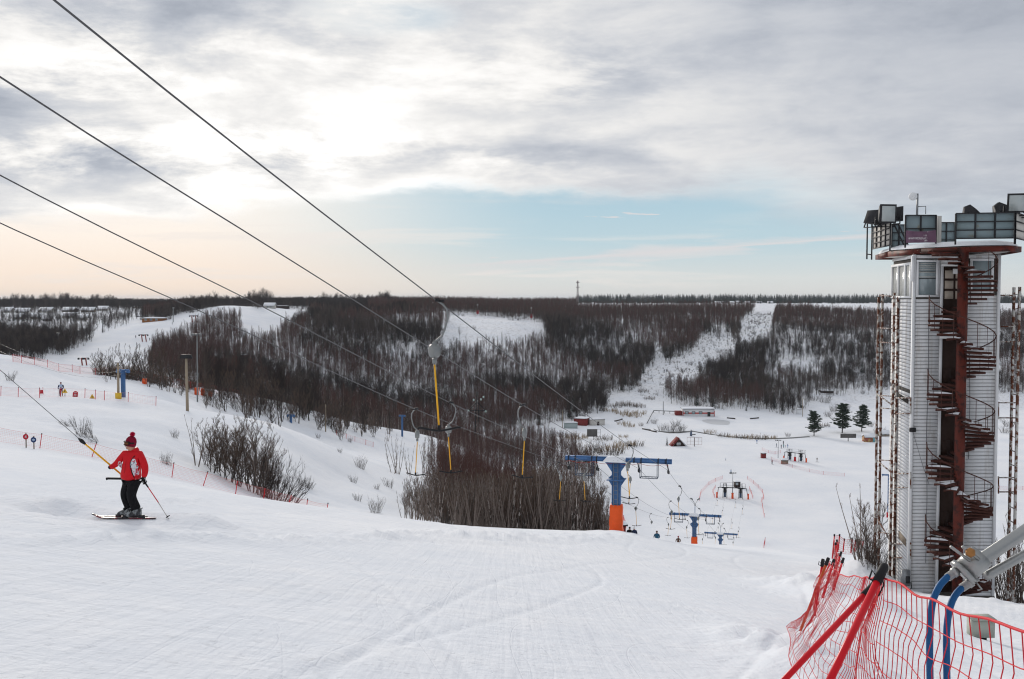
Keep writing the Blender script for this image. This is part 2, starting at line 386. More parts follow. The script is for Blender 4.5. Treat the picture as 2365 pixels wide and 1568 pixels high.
# ---------------------------------------------------------------- mesh builder
class MB:
    def __init__(s): s.v = []; s.f = []; s.mi = []; s.cur = 0
    def add(s, vs, fs):
        b = len(s.v); s.v.extend([tuple(v) for v in vs]); s.f.extend([tuple(i+b for i in f) for f in fs]); s.mi.extend([s.cur]*len(fs)); return s
    def box(s, c, d, rot=None, taper=1.0):
        x, y, z = d[0]/2, d[1]/2, d[2]/2; k = taper
        P = [(-x,-y,-z),(x,-y,-z),(x,y,-z),(-x,y,-z),(-x*k,-y*k,z),(x*k,-y*k,z),(x*k,y*k,z),(-x*k,y*k,z)]
        P = [Vector(p) for p in P]
        if rot is not None:
            R = rot if isinstance(rot, Matrix) else Matrix.Rotation(rot, 3, 'Z')
            P = [R @ p for p in P]
        P = [p + Vector(c) for p in P]
        return s.add(P, [(0,3,2,1),(4,5,6,7),(0,1,5,4),(1,2,6,5),(2,3,7,6),(3,0,4,7)])
    def beam(s, a, b, w, h=None):
        """box from a to b, w wide, h deep"""
        a, b = Vector(a), Vector(b); h = h or w; d = b-a; L = d.length; z = d/L
        u = Vector((0,0,1)) if abs(z.z) < .95 else Vector((0,1,0))
        x = z.cross(u).normalized(); y = x.cross(z)
        P = [p + x*i*w/2 + y*j*h/2 for p in (a, b) for i, j in ((-1,-1),(1,-1),(1,1),(-1,1))]
        return s.add(P, [(0,3,2,1),(4,5,6,7),(0,1,5,4),(1,2,6,5),(2,3,7,6),(3,0,4,7)])
    def tube(s, pts, r, n=6, cap=True):
        pts = [Vector(p) for p in pts]; rs = r if hasattr(r, '__len__') else [r]*len(pts)
        base = len(s.v); prev = None; V = []
        for i, p in enumerate(pts):
            d = (pts[min(i+1, len(pts)-1)] - pts[max(i-1, 0)]).normalized()
            if prev is None:
                u = Vector((0,0,1)) if abs(d.z) < .9 else Vector((1,0,0)); x = d.cross(u).normalized()
            else:
                x = (prev - d*prev.dot(d)); x = x.normalized() if x.length > 1e-6 else d.orthogonal().normalized()
            prev = x; y = d.cross(x)
            for j in range(n):
                a = 2*pi*j/n; V.append(p + (x*cos(a) + y*sin(a))*rs[i])
        Fs = []
        for i in range(len(pts)-1):
            for j in range(n):
                Fs.append((i*n+j, i*n+(j+1) % n, (i+1)*n+(j+1) % n, (i+1)*n+j))
        if cap: Fs.append(tuple(range(n))[::-1]); Fs.append(tuple((len(pts)-1)*n+j for j in range(n)))
        return s.add(V, Fs)
    def cone(s, a, b, r):
        """three sided spike, for twigs and needles"""
        a, b = Vector(a), Vector(b); d = (b-a); x = d.orthogonal().normalized()*r; y = d.normalized().cross(x)
        return s.add([a+x, a-x*.5+y*.87, a-x*.5-y*.87, b], [(0,1,3),(1,2,3),(2,0,3)])
    def lathe(s, prof, n=16, c=(0,0,0), axis=None):
        V = []; c = Vector(c); R = Vector((0,0,1)).rotation_difference(Vector(axis)).to_matrix() if axis is not None else None
        for r, z in prof:
            for j in range(n):
                p = Vector((r*cos(2*pi*j/n), r*sin(2*pi*j/n), z)); V.append((R @ p if R else p) + c)
        Fs = [(i*n+j, i*n+(j+1) % n, (i+1)*n+(j+1) % n, (i+1)*n+j) for i in range(len(prof)-1) for j in range(n)]
        Fs.append(tuple(range(n))[::-1]); Fs.append(tuple((len(prof)-1)*n+j for j in range(n)))
        return s.add(V, Fs)
    def prism(s, poly, z0, z1):
        n = len(poly); V = [(x, y, z0) for x, y in poly]+[(x, y, z1) for x, y in poly]
        return s.add(V, [tuple(range(n))[::-1], tuple(range(n, 2*n))]+[(i, (i+1) % n, n+(i+1) % n, n+i) for i in range(n)])
    def ball(s, c, r, n=8, sc=(1,1,1), noise=0):
        prof = []; V = []; m = max(4, n//2+1)
        for i in range(m+1):
            a = -pi/2 + pi*i/m
            for j in range(n):
                b = 2*pi*j/n; q = 1+noise*random.uniform(-1, 1)
                V.append((c[0]+r*sc[0]*cos(a)*cos(b)*q, c[1]+r*sc[1]*cos(a)*sin(b)*q, c[2]+r*sc[2]*sin(a)))
        return s.add(V, [(i*n+j, i*n+(j+1) % n, (i+1)*n+(j+1) % n, (i+1)*n+j) for i in range(m) for j in range(n)])
    def mesh(s, name, mats, smooth=False):
        me = bpy.data.meshes.new(name)
        nV = len(s.v); nF = len(s.f)
        me.vertices.add(nV); me.vertices.foreach_set('co', np.array(s.v, np.float32).ravel())
        cnt = np.array([len(f) for f in s.f]); fl = np.fromiter((i for f in s.f for i in f), np.int32, int(cnt.sum()))
        me.loops.add(len(fl)); me.loops.foreach_set('vertex_index', fl)
        me.polygons.add(nF); me.polygons.foreach_set('loop_start', np.concatenate([[0], np.cumsum(cnt)[:-1]]).astype(np.int32))
        if smooth: me.polygons.foreach_set('use_smooth', np.ones(nF, bool))
        mats = mats if isinstance(mats, (list, tuple)) else [mats]
        for m_ in mats: me.materials.append(m_)
        if len(mats) > 1: me.polygons.foreach_set('material_index', np.array(s.mi, np.int32))
        me.update(calc_edges=True)
        return me
    def obj(s, name, mats, parent=None, loc=None, rot=None, smooth=False):
        return meshobj(name, s.mesh(name, mats, smooth), parent, loc, rot)
def empty(name, loc=(0,0,0), rz=0, label=None, cat=None, group=None, rot=None):
    o = bpy.data.objects.new(name, None); COL.objects.link(o); o.location = loc; o.rotation_euler = rot or (0,0,rz)
    o.empty_display_size = .2
    return meta(o, label, cat, group)
def copy_tree(o, parent=None):
    c = o.copy(); COL.objects.link(c); c.parent = parent
    for ch in list(o.children): copy_tree(ch, c)
    return c
U = random.uniform

# ---------------------------------------------------------------- trees
bark = mat('bark', (.060,.048,.042), .9, vary=.5, vscale=2.5)
bark2 = mat('bark_grey', (.10,.088,.08), .9, vary=.5, vscale=2.5)
birch = mat('birch_bark', (.42,.38,.35), .8, col2=(.05,.045,.04), vscale=3.0, lo=.50, hi=.58)
twig_d = mat('twig_dark', (.030,.022,.020), .95)
twig_l = mat('twig_light', (.17,.125,.10), .95)
bark_l = mat('bark_light', (.19,.155,.135), .9, vary=.4, vscale=2.5)
twig_g = mat('twig_grey_brown', (.072,.053,.045), .95)
twig_r = mat('twig_red_brown', (.088,.040,.034), .95)
twig_o = mat('twig_ochre', (.20,.125,.065), .95)
needle = mat('needles', (.014,.028,.018), .9, vary=.5, vscale=1.5)
needle2 = mat('pine_needles', (.045,.068,.045), .9, vary=.5, vscale=1.5)
dry = mat('dry_grass', (.33,.25,.16), .95, vary=.4, vscale=1)

def rdir(up, spread):
    a = U(0, 2*pi); return Vector((cos(a)*spread, sin(a)*spread, up)).normalized()
def spine(a, d, L, n, up=.0, wob=.12):
    pts = [Vector(a)]; d = Vector(d).normalized()
    for i in range(n):
        d = (d + Vector((U(-wob,wob), U(-wob,wob), U(-wob,wob)+up))).normalized(); pts.append(pts[-1] + d*L/n)
    return pts
def along(pts, t):
    q = t*(len(pts)-1); i = min(int(q), len(pts)-2); return pts[i].lerp(pts[i+1], q-i), (pts[i+1]-pts[i]).normalized()
def bare_tree(h=12, spread=.5, limbs=16, sub=7, tw=3, r0=.14, first=.3, up=.22, stems=1, tk=1.0, lean=.05, fine=.6):
    T, C = MB(), MB()
    for st in range(stems):
        ang = 2*pi*st/stems+U(-.4,.4); ln = lean + (.22 if stems > 1 else 0)*U(.5,1.3)
        hh = h*U(.82, 1.0) if stems > 1 else h
        base = (cos(ang)*.12*(stems > 1), sin(ang)*.12*(stems > 1), -.4)
        sp = spine(base, (cos(ang)*ln, sin(ang)*ln, 1), hh, 6, .03, .06)
        R = r0*(1 if stems == 1 else .62)
        T.tube(sp, [R*(1-.93*i/6)+.006 for i in range(7)], 5, False)
        for i in range(max(3, limbs//stems)):
            t = first + (1-first)*((i+U(0,1))/max(3, limbs//stems))
            p, d = along(sp, min(t, .985)); a = i*2.4+U(-.5,.5)
            L = h*spread*(1.05-.72*t)*U(.65,1.15)*(.55+.45*min(1, (t-first+.25)/.3))
            dd = Vector((cos(a), sin(a), .55+.9*t*U(.6,1.2)))
            b = spine(p, dd, L, 4, up*.5, .12)
            rb = R*(1-.9*t)*.5+.008
            T.tube(b, [rb, rb*.75, rb*.55, rb*.35, .005], 3, False)
            for j in range(sub):
                q, e = along(b, (j+U(.2,1))/sub); l2 = L*.42*U(.5,1.2)*fine/.6
                dv = (e + rdir(.35, 1)*.95 + Vector((0,0,up))).normalized(); en = q + dv*l2
                C.cone(q, en, .011*tk+l2*.003*tk)
                for kk in range(tw):
                    w_ = q.lerp(en, U(.15,.9)); C.cone(w_, w_ + (dv + rdir(.3, 1)*.8).normalized()*l2*U(.3,.65), .0075*tk)
    return T, C
def shrub(h=2.5, n=26, r=.6, tw=5, tk=1.0, flare=.35):
    T, C = MB(), MB()
    for i in range(n):
        a = U(0,2*pi); rr = r*sqrt(U(0,1)); p = Vector((cos(a)*rr, sin(a)*rr, -.25)); L = h*U(.55,1.1)
        s_ = spine(p, (cos(a)*flare*U(.2,1.4)+U(-.1,.1), sin(a)*flare*U(.2,1.4), 1), L, 4, .02, .10)
        T.tube(s_, [.014*tk, .011*tk, .008*tk, .006*tk, .003*tk], 3, False)
        for j in range(tw):
            q, e = along(s_, U(.3,.97)); l2 = L*U(.12,.32); en = q+(e+rdir(.2,1)*.6).normalized()*l2; C.cone(q, en, .006*tk)
            q2 = q.lerp(en, .5); C.cone(q2, q2+(e+rdir(.2,1)*.7).normalized()*l2*.5, .005*tk)
    return T, C
def spruce(h=10, r=2.2, lay=22, per=9):
    T, C = MB(), MB(); T.tube([(0,0,-.4),(0,0,h*.5),(0,0,h)], [.02*h, .012*h, .01], 6, False)
    for i in range(lay):
        t = (i+.5)/lay; z = h*(.06+.93*t); R = r*(1-t)**.85+.1
        for j in range(per):
            a = 2*pi*j/per+U(-.35,.35)+i; L = R*U(.75,1.12); d = Vector((cos(a), sin(a), U(-.35,-.1)+t*.5)).normalized()
            p = Vector((0,0,z)); e = p+d*L; side = Vector((-d.y, d.x, 0))
            for kk in range(7):
                q = p.lerp(e, .2+.8*kk/7); w = L*.30*(1.05-kk/8)
                for sg in (-1, 1): C.cone(q, q + side*sg*w + d*w*.7 + Vector((0,0,U(-.35,-.02)*w)), .055*h/10*1.2)
            C.cone(p, e, .09*h/10)
    return T, C
def pine(h=11, nl=62):
    T, C = MB(), MB(); sp = spine((0,0,-.4), (0,0,1), h, 6, 0, .03); T.tube(sp, [.2,.18,.16,.13,.1,.07,.02], 6, False)
    for i in range(nl):
        t = .16+.82*(i+U(0,1))/nl; p, d = along(sp, min(.98, t)); a = i*2.4; L = h*.34*(1.12-t)**.55*U(.45,1.15)*(.6 if t < .2 else 1)
        b = spine(p, (cos(a), sin(a), .12+.5*t), L, 3, .06, .12); T.tube(b, [.05,.035,.02,.01], 3, False)
        for j in range(9):
            q, e = along(b, .3+.7*(j+U(0,1))/9); c = q+rdir(.6,1)*L*.22
            for kk in range(22): C.cone(c, c + rdir(U(-.1,1),1)*U(.35,.7), .085)
    return T, C
TREES = {}
def proto(key, gen, tmat, cmat, **kw):
    T, C = gen(**kw); TREES[key] = (T.mesh('trunk', tmat), C.mesh('crown', cmat))
random.seed(21)
for i in range(4): proto(f'oak{i}', bare_tree, bark, twig_d, h=10+i*.6, spread=.50, limbs=22, sub=9, tw=4, tk=2.2)
for i in range(3): proto(f'brn{i}', bare_tree, bark2, twig_g, h=10.5+i, spread=.40, limbs=22, sub=9, tw=4, tk=2.2)
for i in range(4): proto(f'bir{i}', bare_tree, birch if i < 2 else bark2, twig_r, h=12+i*.7, spread=.25, limbs=22, sub=8, tw=4, tk=2.1, first=.38, up=.45, r0=.10)
for i in range(3): proto(f'thk{i}', bare_tree, bark2, (twig_g, twig_d, twig_r)[i], h=6+i, spread=.3, limbs=18, sub=6, tw=3, stems=4, tk=2.0, first=.15, up=.3, r0=.10)
for i in range(2): proto(f'big{i}', bare_tree, bark, twig_d, h=9, spread=.42, limbs=24, sub=10, tw=5, stems=1+i*2, tk=1.2, first=.22, r0=.16)
for i in range(3): proto(f'cls{i}', bare_tree, bark2, mat('twig_mid_brown', (.115,.08,.062), .95), h=5.2, spread=.36, limbs=38, sub=12, tw=8, stems=(3,5,6)[i], tk=.8, first=.14, up=.3, r0=.065, fine=.6)
for i in range(3): proto(f'stm{i}', bare_tree, bark_l if i else birch, (twig_r, twig_l, twig_g)[i], h=5.4, spread=.14, limbs=22, sub=7, tw=4, stems=(2,5,4)[i], tk=.62, first=.22, up=.55, r0=.065, lean=.03)
for i in range(3): proto(f'shr{i}', shrub, bark, (twig_g, twig_d, twig_o)[i], h=2.2, n=34, tw=8, tk=1.3)
for i in range(2): proto(f'ree{i}', shrub, (dry, bark2)[i], (dry, twig_o)[i], h=1.7, n=60, r=1.5, tw=3, tk=2.6, flare=.25)
proto('spr0', spruce, bark, needle, h=11, r=2.4); proto('spr1', spruce, bark, needle, h=9, r=2.3, lay=18)
proto('pin0', pine, bark, needle2); proto('pin1', pine, bark, needle2)

def plant(name, key, p, s=1.0, label=None, cat=None, group=None, rz=None, sink=0, lean=None, sxy=None):
    e = empty(name, (p[0], p[1], p[2]-sink), U(0,6.28) if rz is None else rz, label, cat, group)
    if lean: e.rotation_euler = (lean[0], lean[1], e.rotation_euler[2])
    e.scale = (s*(sxy or 1), s*(sxy or 1), s)
    t, c = TREES[key]
    meshobj('trunk', t, e); meshobj('crown', c, e)
    return e

def inside(px, py, poly):
    r = False; j = len(poly)-1
    for i in range(len(poly)):
        xi, yi = poly[i]; xj, yj = poly[j]
        if (yi > py) != (yj > py) and px < (xj-xi)*(py-yi)/(yj-yi)+xi: r = not r
        j = i
    return r
CLEAR = [
 [(-400,870),(-400,840),(0,836),(32,832),(107,826),(172,812),(211,790),(225,765),(258,762),(312,740),(376,739),(430,727),(508,703),(545,699),(600,711),(650,722),(640,738),(612,752),(595,770),(565,770),(550,748),(520,742),(470,752),(425,782),(352,812),(338,870),(190,880),(0,880)],
 [(607,709),(721,709),(721,722),(660,760),(645,790),(600,798),(565,792),(552,745),(560,735)],
 [(-400,712),(330,712),(330,745),(258,768),(205,775),(150,778),(-400,778)],
 [(961,719),(1051,726),(1146,733),(1251,742),(1250,785),(1191,812),(1126,808),(1073,812),(1019,820),(1012,800),(1043,761),(1040,742),(987,730)],
 [(1512,798),(1519,798),(1530,842),(1550,852),(1565,870),(1530,900),(1528,925),(1463,910),(1500,850),(1508,840)],
 [(1533,841),(1583,820),(1606,815),(1611,784),(1637,776),(1708,799),(1700,832),(1650,850),(1615,868),(1609,895),(1530,900)],
 [(1703,800),(1712,745),(1762,705),(1797,705),(1785,745),(1772,800),(1724,806)],
 [(1645,758),(1677,766),(1712,795),(1664,784)],
 [(1840,690),(2700,690),(2700,731),(2070,731),(1880,726)],
 [(1799,831),(1885,831),(1905,858),(1800,862)],
]
BOT = [(-400,838),(0,838),(344,860),(440,905),(700,950),(900,1000),(1130,1010),(1289,972),(1332,976),(1377,959),(1393,952),(1399,925),(1416,903),(1463,906),(1528,906),(1546,932),(1614,940),(1723,948),(1833,955),(1859,940),(1885,916),(1937,911),(2033,908),(2365,910),(2700,910)]
bx, by = zip(*BOT)
def sparse(px, py, x, y):
    n_ = float(vnoise(np.array(x/38), np.array(y/38), 77))+.5
    if px > 1770 and py > 745: return .42*(.35+1.2*n_)*(1.0 if py > 845 else .8)
    if 900 < px < 1400 and 800 < py < 935: return .16+.80*n_
    if 1019 < px < 1260 and 742 < py < 800: return .10
    if 1250 < px < 1500 and py > 860: return .55+.6*n_
    if 560 < px < 640 and 735 < py < 775: return .35
    if 1530 < px < 1830 and py > 880: return .5+.6*n_
    return min(1.0, .32+1.05*n_)
cands = []
random.seed(5)
def kind_of(px, py, d, x, y):
    n_ = float(vnoise(np.array(x/60), np.array(y/60), 13))+.5; r = U(0,1)
    if d > 850 and px > 850: return random.choice(('bir0','bir2','bir3','brn0','bir3')) if r < .75 else random.choice(('brn1','brn2'))
    if d > 850: return random.choice(('oak0','oak1','oak2','oak3','brn0'))
    if r < .012: return 'spr0'
    if px < 330: return random.choice(('oak0','oak1','oak2','brn0','brn1','thk1'))
    if n_ > .60: return random.choice(('bir1','bir2','bir3','brn1','bir0'))
    if n_ > .42: return random.choice(('brn0','brn1','brn2','oak0','thk0'))
    return random.choice(('oak0','oak1','oak2','oak3','thk1','brn2'))
def scatter(d0, d1, t0, t1, dens, accept, keyf, size=(.8,1.15)):
    area = (t1-t0)*(d1*d1-d0*d0)/2; nn = int(area*dens)
    for _ in range(nn):
        t = U(t0, t1); y = sqrt(U(d0*d0, d1*d1)); x = t*y
        z = gz(x, y); px, py = proj(x, y, z)
        if accept(px, py, x, y): cands.append((y, x, z, keyf(px, py, y, x, y), U(*size), px, py))
def acc_far(px, py, x, y):
    px += 16*float(vnoise(np.array(x/14), np.array(y/14), 91)); py += 12*float(vnoise(np.array(x/11), np.array(y/11), 92))
    if py > np.interp(px, bx, by): return False
    for i_, c in enumerate(CLEAR):
        if inside(px, py, c) and not (i_ == 2 and U(0,1) < .10): return False
    return U(0,1) < sparse(px, py, x, y)
scatter(470, 860, -.60, .62, .19, acc_far, kind_of, (.55,.95))
scatter(860, 1060, -.60, .62, .11, lambda px, py, x, y: (px < 330 or px > 590) and not any(inside(px, py, c) for c in CLEAR) and not (px < 420 and py > 716 and U(0,1) < .75), kind_of, (.55,.85))
scatter(1060, 1500, -.60, .62, .034, lambda px, py, x, y: not any(inside(px, py, c) for c in CLEAR[3:]) and (px < 1330 or y < 1130) and (px > 330 or y > 1150), kind_of, (.7,1.0))
scatter(640, 1150, -.60, -.36, .012, lambda px, py, x, y: px < 335 and 712 < py < 775 and not inside(px, py, CLEAR[0]), lambda *a: random.choice(('oak0','oak1','thk0','thk1','brn0')), (.4,.7))
# red-brown young wood filling the valley just behind the rim
def acc_mid(px, py, x, y):
    return 460 < px < min(1400, 1290+(py-960)*.55) and y > np.interp(px, (436,575,722,869,1016,1250), (215,246,276,306,332,332)) and y < np.interp(px, (436,900,1100,1250,1330), (460,460,455,450,420)) and py > np.interp(px, (436,1000,1300), (850,900,960)) and not (480 < px < 720 and y > 400 and U(0,1) < .6)
scatter(215, 470, -.33, .10, .11, acc_mid, lambda px, py, d, x, y: random.choice(('bir0','bir1','bir2','bir3','bir2','thk2','brn1')) if px > 740 else random.choice(('brn0','brn1','oak0','thk0','bir3','oak2')), (.55,.9))
cands.sort()
BIG = 120
vis = [c for c in cands if -20 < c[5] < 2385]
pick = vis[:BIG]; pickset = set(id(c) for c in pick)
rest = [c for c in cands if id(c) not in pickset]
LBL = {'bir': ('birch_tree', 'slender birch with red-brown twigs in the valley wood behind the snowy rim', 'birch tree', 'birches of the valley wood'),
       'brn': ('bare_tree', 'grey-brown bare tree in the valley wood behind the snowy rim', 'tree', 'grey-brown bare trees of the valley wood'),
       'oak': ('bare_tree', 'dark spreading bare tree in the valley wood behind the snowy rim', 'tree', 'dark bare trees of the valley wood'),
       'thk': ('willow_thicket', 'bushy several-stemmed bare willow in the valley wood behind the rim', 'willow', 'willow thickets of the valley wood'),
       'spr': ('spruce_tree', 'small dark spruce standing among the bare trees of the valley wood', 'spruce', 'spruces in the valley wood')}
for y, x, z, key, s, px, py in pick:
    nm, lb, ct, gr = LBL[key[:3]]
    plant(nm, key, (x, y, z), s, lb, ct, gr)

# the remaining woodland as one mass: instances of the same trunks and crowns on a cloud of points
def mass(name, items, label, cat, keys):
    me = bpy.data.meshes.new(name); me.vertices.add(len(items))
    me.vertices.foreach_set('co', np.array([(c[1], c[0], c[2]) for c in items], np.float32).ravel())
    for nm, typ, vals in (('kind_index', 'INT', [keys.index(c[3]) for c in items]), ('size', 'FLOAT', [c[4] for c in items]), ('turn', 'FLOAT', [U(0, 6.28) for c in items])):
        a = me.attributes.new(nm, typ, 'POINT'); a.data.foreach_set('value', np.array(vals, np.int32 if typ == 'INT' else np.float32))
    o = meshobj(name, me); meta(o, label, cat, kind='stuff')
    g = bpy.data.node_groups.new(name, 'GeometryNodeTree'); g.interface.new_socket('Geometry', in_out='INPUT', socket_type='NodeSocketGeometry'); g.interface.new_socket('Geometry', in_out='OUTPUT', socket_type='NodeSocketGeometry')
    nn, ll = g.nodes, g.links; gi = nn.new('NodeGroupInput'); go = nn.new('NodeGroupOutput')
    gather = nn.new('GeometryNodeJoinGeometry')
    for k_ in reversed(keys):
        if k_ not in HOLD:
            for e in bpy.data.objects:
                if e.type == 'EMPTY' and len(e.children) == 2 and e.children[0].data in TREES[k_]: HOLD[k_] = list(e.children); break
        j = nn.new('GeometryNodeJoinGeometry')
        for src in HOLD[k_]:
            oi = nn.new('GeometryNodeObjectInfo'); oi.transform_space = 'ORIGINAL'; oi.inputs[0].default_value = src; ll.new(oi.outputs['Geometry'], j.inputs[0])
        gt = nn.new('GeometryNodeGeometryToInstance'); ll.new(j.outputs[0], gt.inputs[0]); ll.new(gt.outputs[0], gather.inputs[0])
    def attr(nm, dt):
        a = nn.new('GeometryNodeInputNamedAttribute'); a.data_type = dt; a.inputs[0].default_value = nm
        return a.outputs[0]
    iop = nn.new('GeometryNodeInstanceOnPoints'); ll.new(gi.outputs[0], iop.inputs['Points']); ll.new(gather.outputs[0], iop.inputs['Instance'])
    iop.inputs['Pick Instance'].default_value = True
    ll.new(attr('kind_index', 'INT'), iop.inputs['Instance Index']); ll.new(attr('size', 'FLOAT'), iop.inputs['Scale'])
    cx = nn.new('ShaderNodeCombineXYZ'); ll.new(attr('turn', 'FLOAT'), cx.inputs[2])
    er = nn.new('FunctionNodeEulerToRotation'); ll.new(cx.outputs[0], er.inputs[0]); ll.new(er.outputs[0], iop.inputs['Rotation'])
    ll.new(iop.outputs[0], go.inputs[0])
    md = o.modifiers.new('scatter', 'NODES'); md.node_group = g
    return o
HOLD = {}
for e in list(bpy.data.objects):
    if e.type == 'EMPTY' and len(e.children) == 2:
        for k_, (t_, c_) in TREES.items():
            if e.children[0].data in (t_, c_) and k_ not in HOLD: HOLD[k_] = list(e.children)
keys = sorted(set(c[3] for c in rest))
for k_ in keys:
    if k_ not in HOLD:                       # every kind in the mass has at least one tree of its own in view
        c = next(c for c in rest if c[3] == k_); rest.remove(c)
        nm, lb, ct, gr = LBL[k_[:3]]
        e = plant(nm, k_, (c[1], c[0], c[2]), c[4], lb, ct, gr); HOLD[k_] = list(e.children)
mass('bare_woodland', rest, 'bare winter woodland covering the far hillsides and the plateau', 'woodland', keys)
print('TREES', len(pick), len(rest))
# ---------------------------------------------------------------- shared paints
white = mat('white_cladding', (.70,.71,.725), .55, vary=.09, vscale=3, bump=.15, bscale=12)
_n = NT(white.node_tree); _b = _n.n['Principled BSDF']; _g = _n.node('ShaderNodeNewGeometry').outputs['Position']
_m = _n.node('ShaderNodeMapping'); _n.l.new(_g, _m.inputs[0]); _m.inputs['Scale'].default_value = (3.2, 3.2, .16)
_s = _n.step(_n.noise(_m.outputs[0], 1.0, 6, .65), .50, .68); _d = _n.step(_n.noise(_g, 1.4, 6, .7), .54, .72)
_n.l.new(_n.mix(_n.m('MULTIPLY', _d, .55), _n.mix(_n.m('MULTIPLY', _s, .55), (.70,.71,.725), (.42,.38,.34)), (.50,.47,.44)), _b.inputs['Base Color'])
trimw = mat('white_trim', (.74,.75,.76), .5, vary=.06, vscale=6)
rust = mat('rust', (.070,.027,.021), .85, vary=.45, vscale=6, bump=.3, bscale=40)
rustred = mat('red_oxide_paint', (.125,.027,.018), .6, col2=(.045,.018,.015), vscale=3.5, lo=.46, hi=.62, bump=.2, bscale=30)
rustw = mat('flaking_white_paint', (.55,.54,.51), .75, col2=(.13,.05,.03), vscale=4.5, lo=.44, hi=.53, bump=.3, bscale=25)
darkst = mat('dark_steel', (.035,.035,.038), .6, .3, vary=.4, vscale=6)
steel = mat('grey_steel', (.24,.25,.26), .45, .6, vary=.25, vscale=7)
galv = mat('galvanised_steel', (.24,.25,.25), .42, .7, vary=.2, vscale=9)
cable_m = mat('cable_steel', (.11,.11,.115), .45, .7)
blue = mat('blue_paint', (.075,.17,.36), .5, vary=.18, vscale=4, col2=(.05,.11,.24), lo=.5, hi=.7)
orange = mat('orange_vinyl', (.83,.11,.022), .5, vary=.12, vscale=3, bump=.5, bscale=3)
yellow = mat('yellow_paint', (.82,.42,.022), .4, vary=.08, vscale=6)
black = mat('black_rubber', (.018,.018,.02), .6)
redm = mat('red_plastic', (.62,.012,.022), .35, vary=.15, vscale=5)
netm = mat('red_net', (.62,.025,.035), .6)
wood = mat('dark_wood', (.030,.016,.012), .65, vary=.4, vscale=7)
woodg = mat('weathered_wood', (.22,.18,.14), .85, vary=.35, vscale=5)
glass = mat('window_glass', (.28,.34,.36), .12, .0, vary=.35, vscale=1.2, spec=.9)
blind = mat('window_blind', (.45,.46,.44), .8)
grimy = mat('blue_grey_sheet', (.21,.27,.29), .55, col2=(.20,.16,.09), vscale=2.2, lo=.55, hi=.75)
redhut = mat('dark_red_boards', (.20,.03,.028), .8, vary=.3, vscale=4)
palew = mat('pale_plaster', (.58,.56,.52), .85, vary=.15, vscale=2)
S_ = lambda d: F/d

def rel(mb, root):
    x, y, z = root.location; mb.v = [(a-x, b-y, c-z) for a, b, c in mb.v]; return mb
def part(mb, name, m, root, smooth=False, label=None):
    o = rel(mb, root).obj(name, m, root, smooth=smooth)
    if label: o['label'] = label
    return o
def sub(mb, name, m, root, par, smooth=False):
    """sub-part: built in world space, hung under a part that sits at the root's origin"""
    o = rel(mb, root).obj(name, m, par, smooth=smooth); return o
def snowcap(mb, c, w, l, h, rz=0):
    n_, m_ = 7, 7; V = []
    for j in range(m_):
        for i in range(n_):
            u, v = i/(n_-1)*2-1, j/(m_-1)*2-1
            z = h*max(0, (1-u**4)*(1-v**4))**.5*U(.75,1)
            V.append(Matrix.Rotation(rz, 3, 'Z') @ Vector((u*w/2, v*l/2, z)) + Vector(c))
    mb.add(V, [(j*n_+i, j*n_+i+1, (j+1)*n_+i+1, (j+1)*n_+i) for j in range(m_-1) for i in range(n_-1)])
random.seed(3)
# ---------------------------------------------------------------- tower
TX0, TX1 = W(2106,900,39).x, W(2302,900,39).x
TB = -11.75; TZ = W(2106,588,39).z
root = empty('lookout_tower', (TX0, 39, TB), 0, 'tall white clad tower with a rusty spiral staircase, right of the piste', 'tower')
BL = (16.25, 42.6); BR = (TX1+.1, 42.6)
LV = [-.8, -3.63, -6.46, -9.29, -11.6]
w = MB(); w.prism([(TX0+.03,39.03),(TX1-.03,39.03),(BR[0]-.03,BR[1]-.03),(BL[0]+.03,BL[1]-.03)], TB-.4, TZ)
part(w, 'wall', mat('backing_boards', (.12,.11,.10), .9), root)
dx0, dx1 = W(2173,900,39).x, W(2225,900,39).x        # column of doors
win = [(W(2116,600,39), W(2165,686,39)), (W(2240,597,39), W(2292,676,39))]
def plank_mesh(a, b, nrm):
    """one clapboard from a to b (both at its lower edge), leaning out at the bottom"""
    mb = MB(); a, b, nrm = Vector(a), Vector(b), Vector(nrm)
    lo, hi = .022, .012
    P = [a, b, b+Vector((0,0,.127)), a+Vector((0,0,.127))]
    V = [P[0]+nrm*lo, P[1]+nrm*lo, P[2]+nrm*hi, P[3]+nrm*hi, P[0], P[1], P[2], P[3]]
    mb.add(V, [(0,1,2,3),(4,7,6,5),(0,4,5,1),(3,2,6,7),(0,3,7,4),(1,5,6,2)]); return mb
nL = Vector((-(BL[1]-39), BL[0]-TX0, 0)).normalized()
NB = 94; pitchb = (TZ-TB)/NB
shared = {}
def plank(key, a, b, nrm, z):
    a = Vector(a); b = Vector(b)
    if key not in shared:
        shared[key] = plank_mesh((0,0,0), b-a, nrm).mesh('siding_board', white)
    meshobj('siding_board', shared[key], root, (a.x-TX0, a.y-39, z-TB))
for i in range(NB):
    z = TB + i*pitchb; zm = z+.07
    for key, xa, xb, wi in (('a', TX0+.07, dx0-.07, 0), ('b', dx1+.07, TX1-.07, 1)):
        lo_, hi_ = win[wi][1].z-.06, win[wi][0].z+.06
        if lo_ < zm < hi_:
            if wi == 0: continue
        else: plank(key, (xa,39,0), (xb,39,0), (0,-1,0), z)
    if not (W(2100,690,39.3).z-.05 < zm < W(2100,600,39.3).z+.05) and not (i in (56,) ):
        plank('l', (TX0-.005,39.07,0), (BL[0],BL[1],0), nL, z)
part(MB().box((TX0+.01,39.0,(TB+TZ)/2),(.11,.11,TZ-TB)).box((TX1-.01,39.0,(TB+TZ)/2),(.11,.11,TZ-TB)), 'corner_trim', trimw, root)
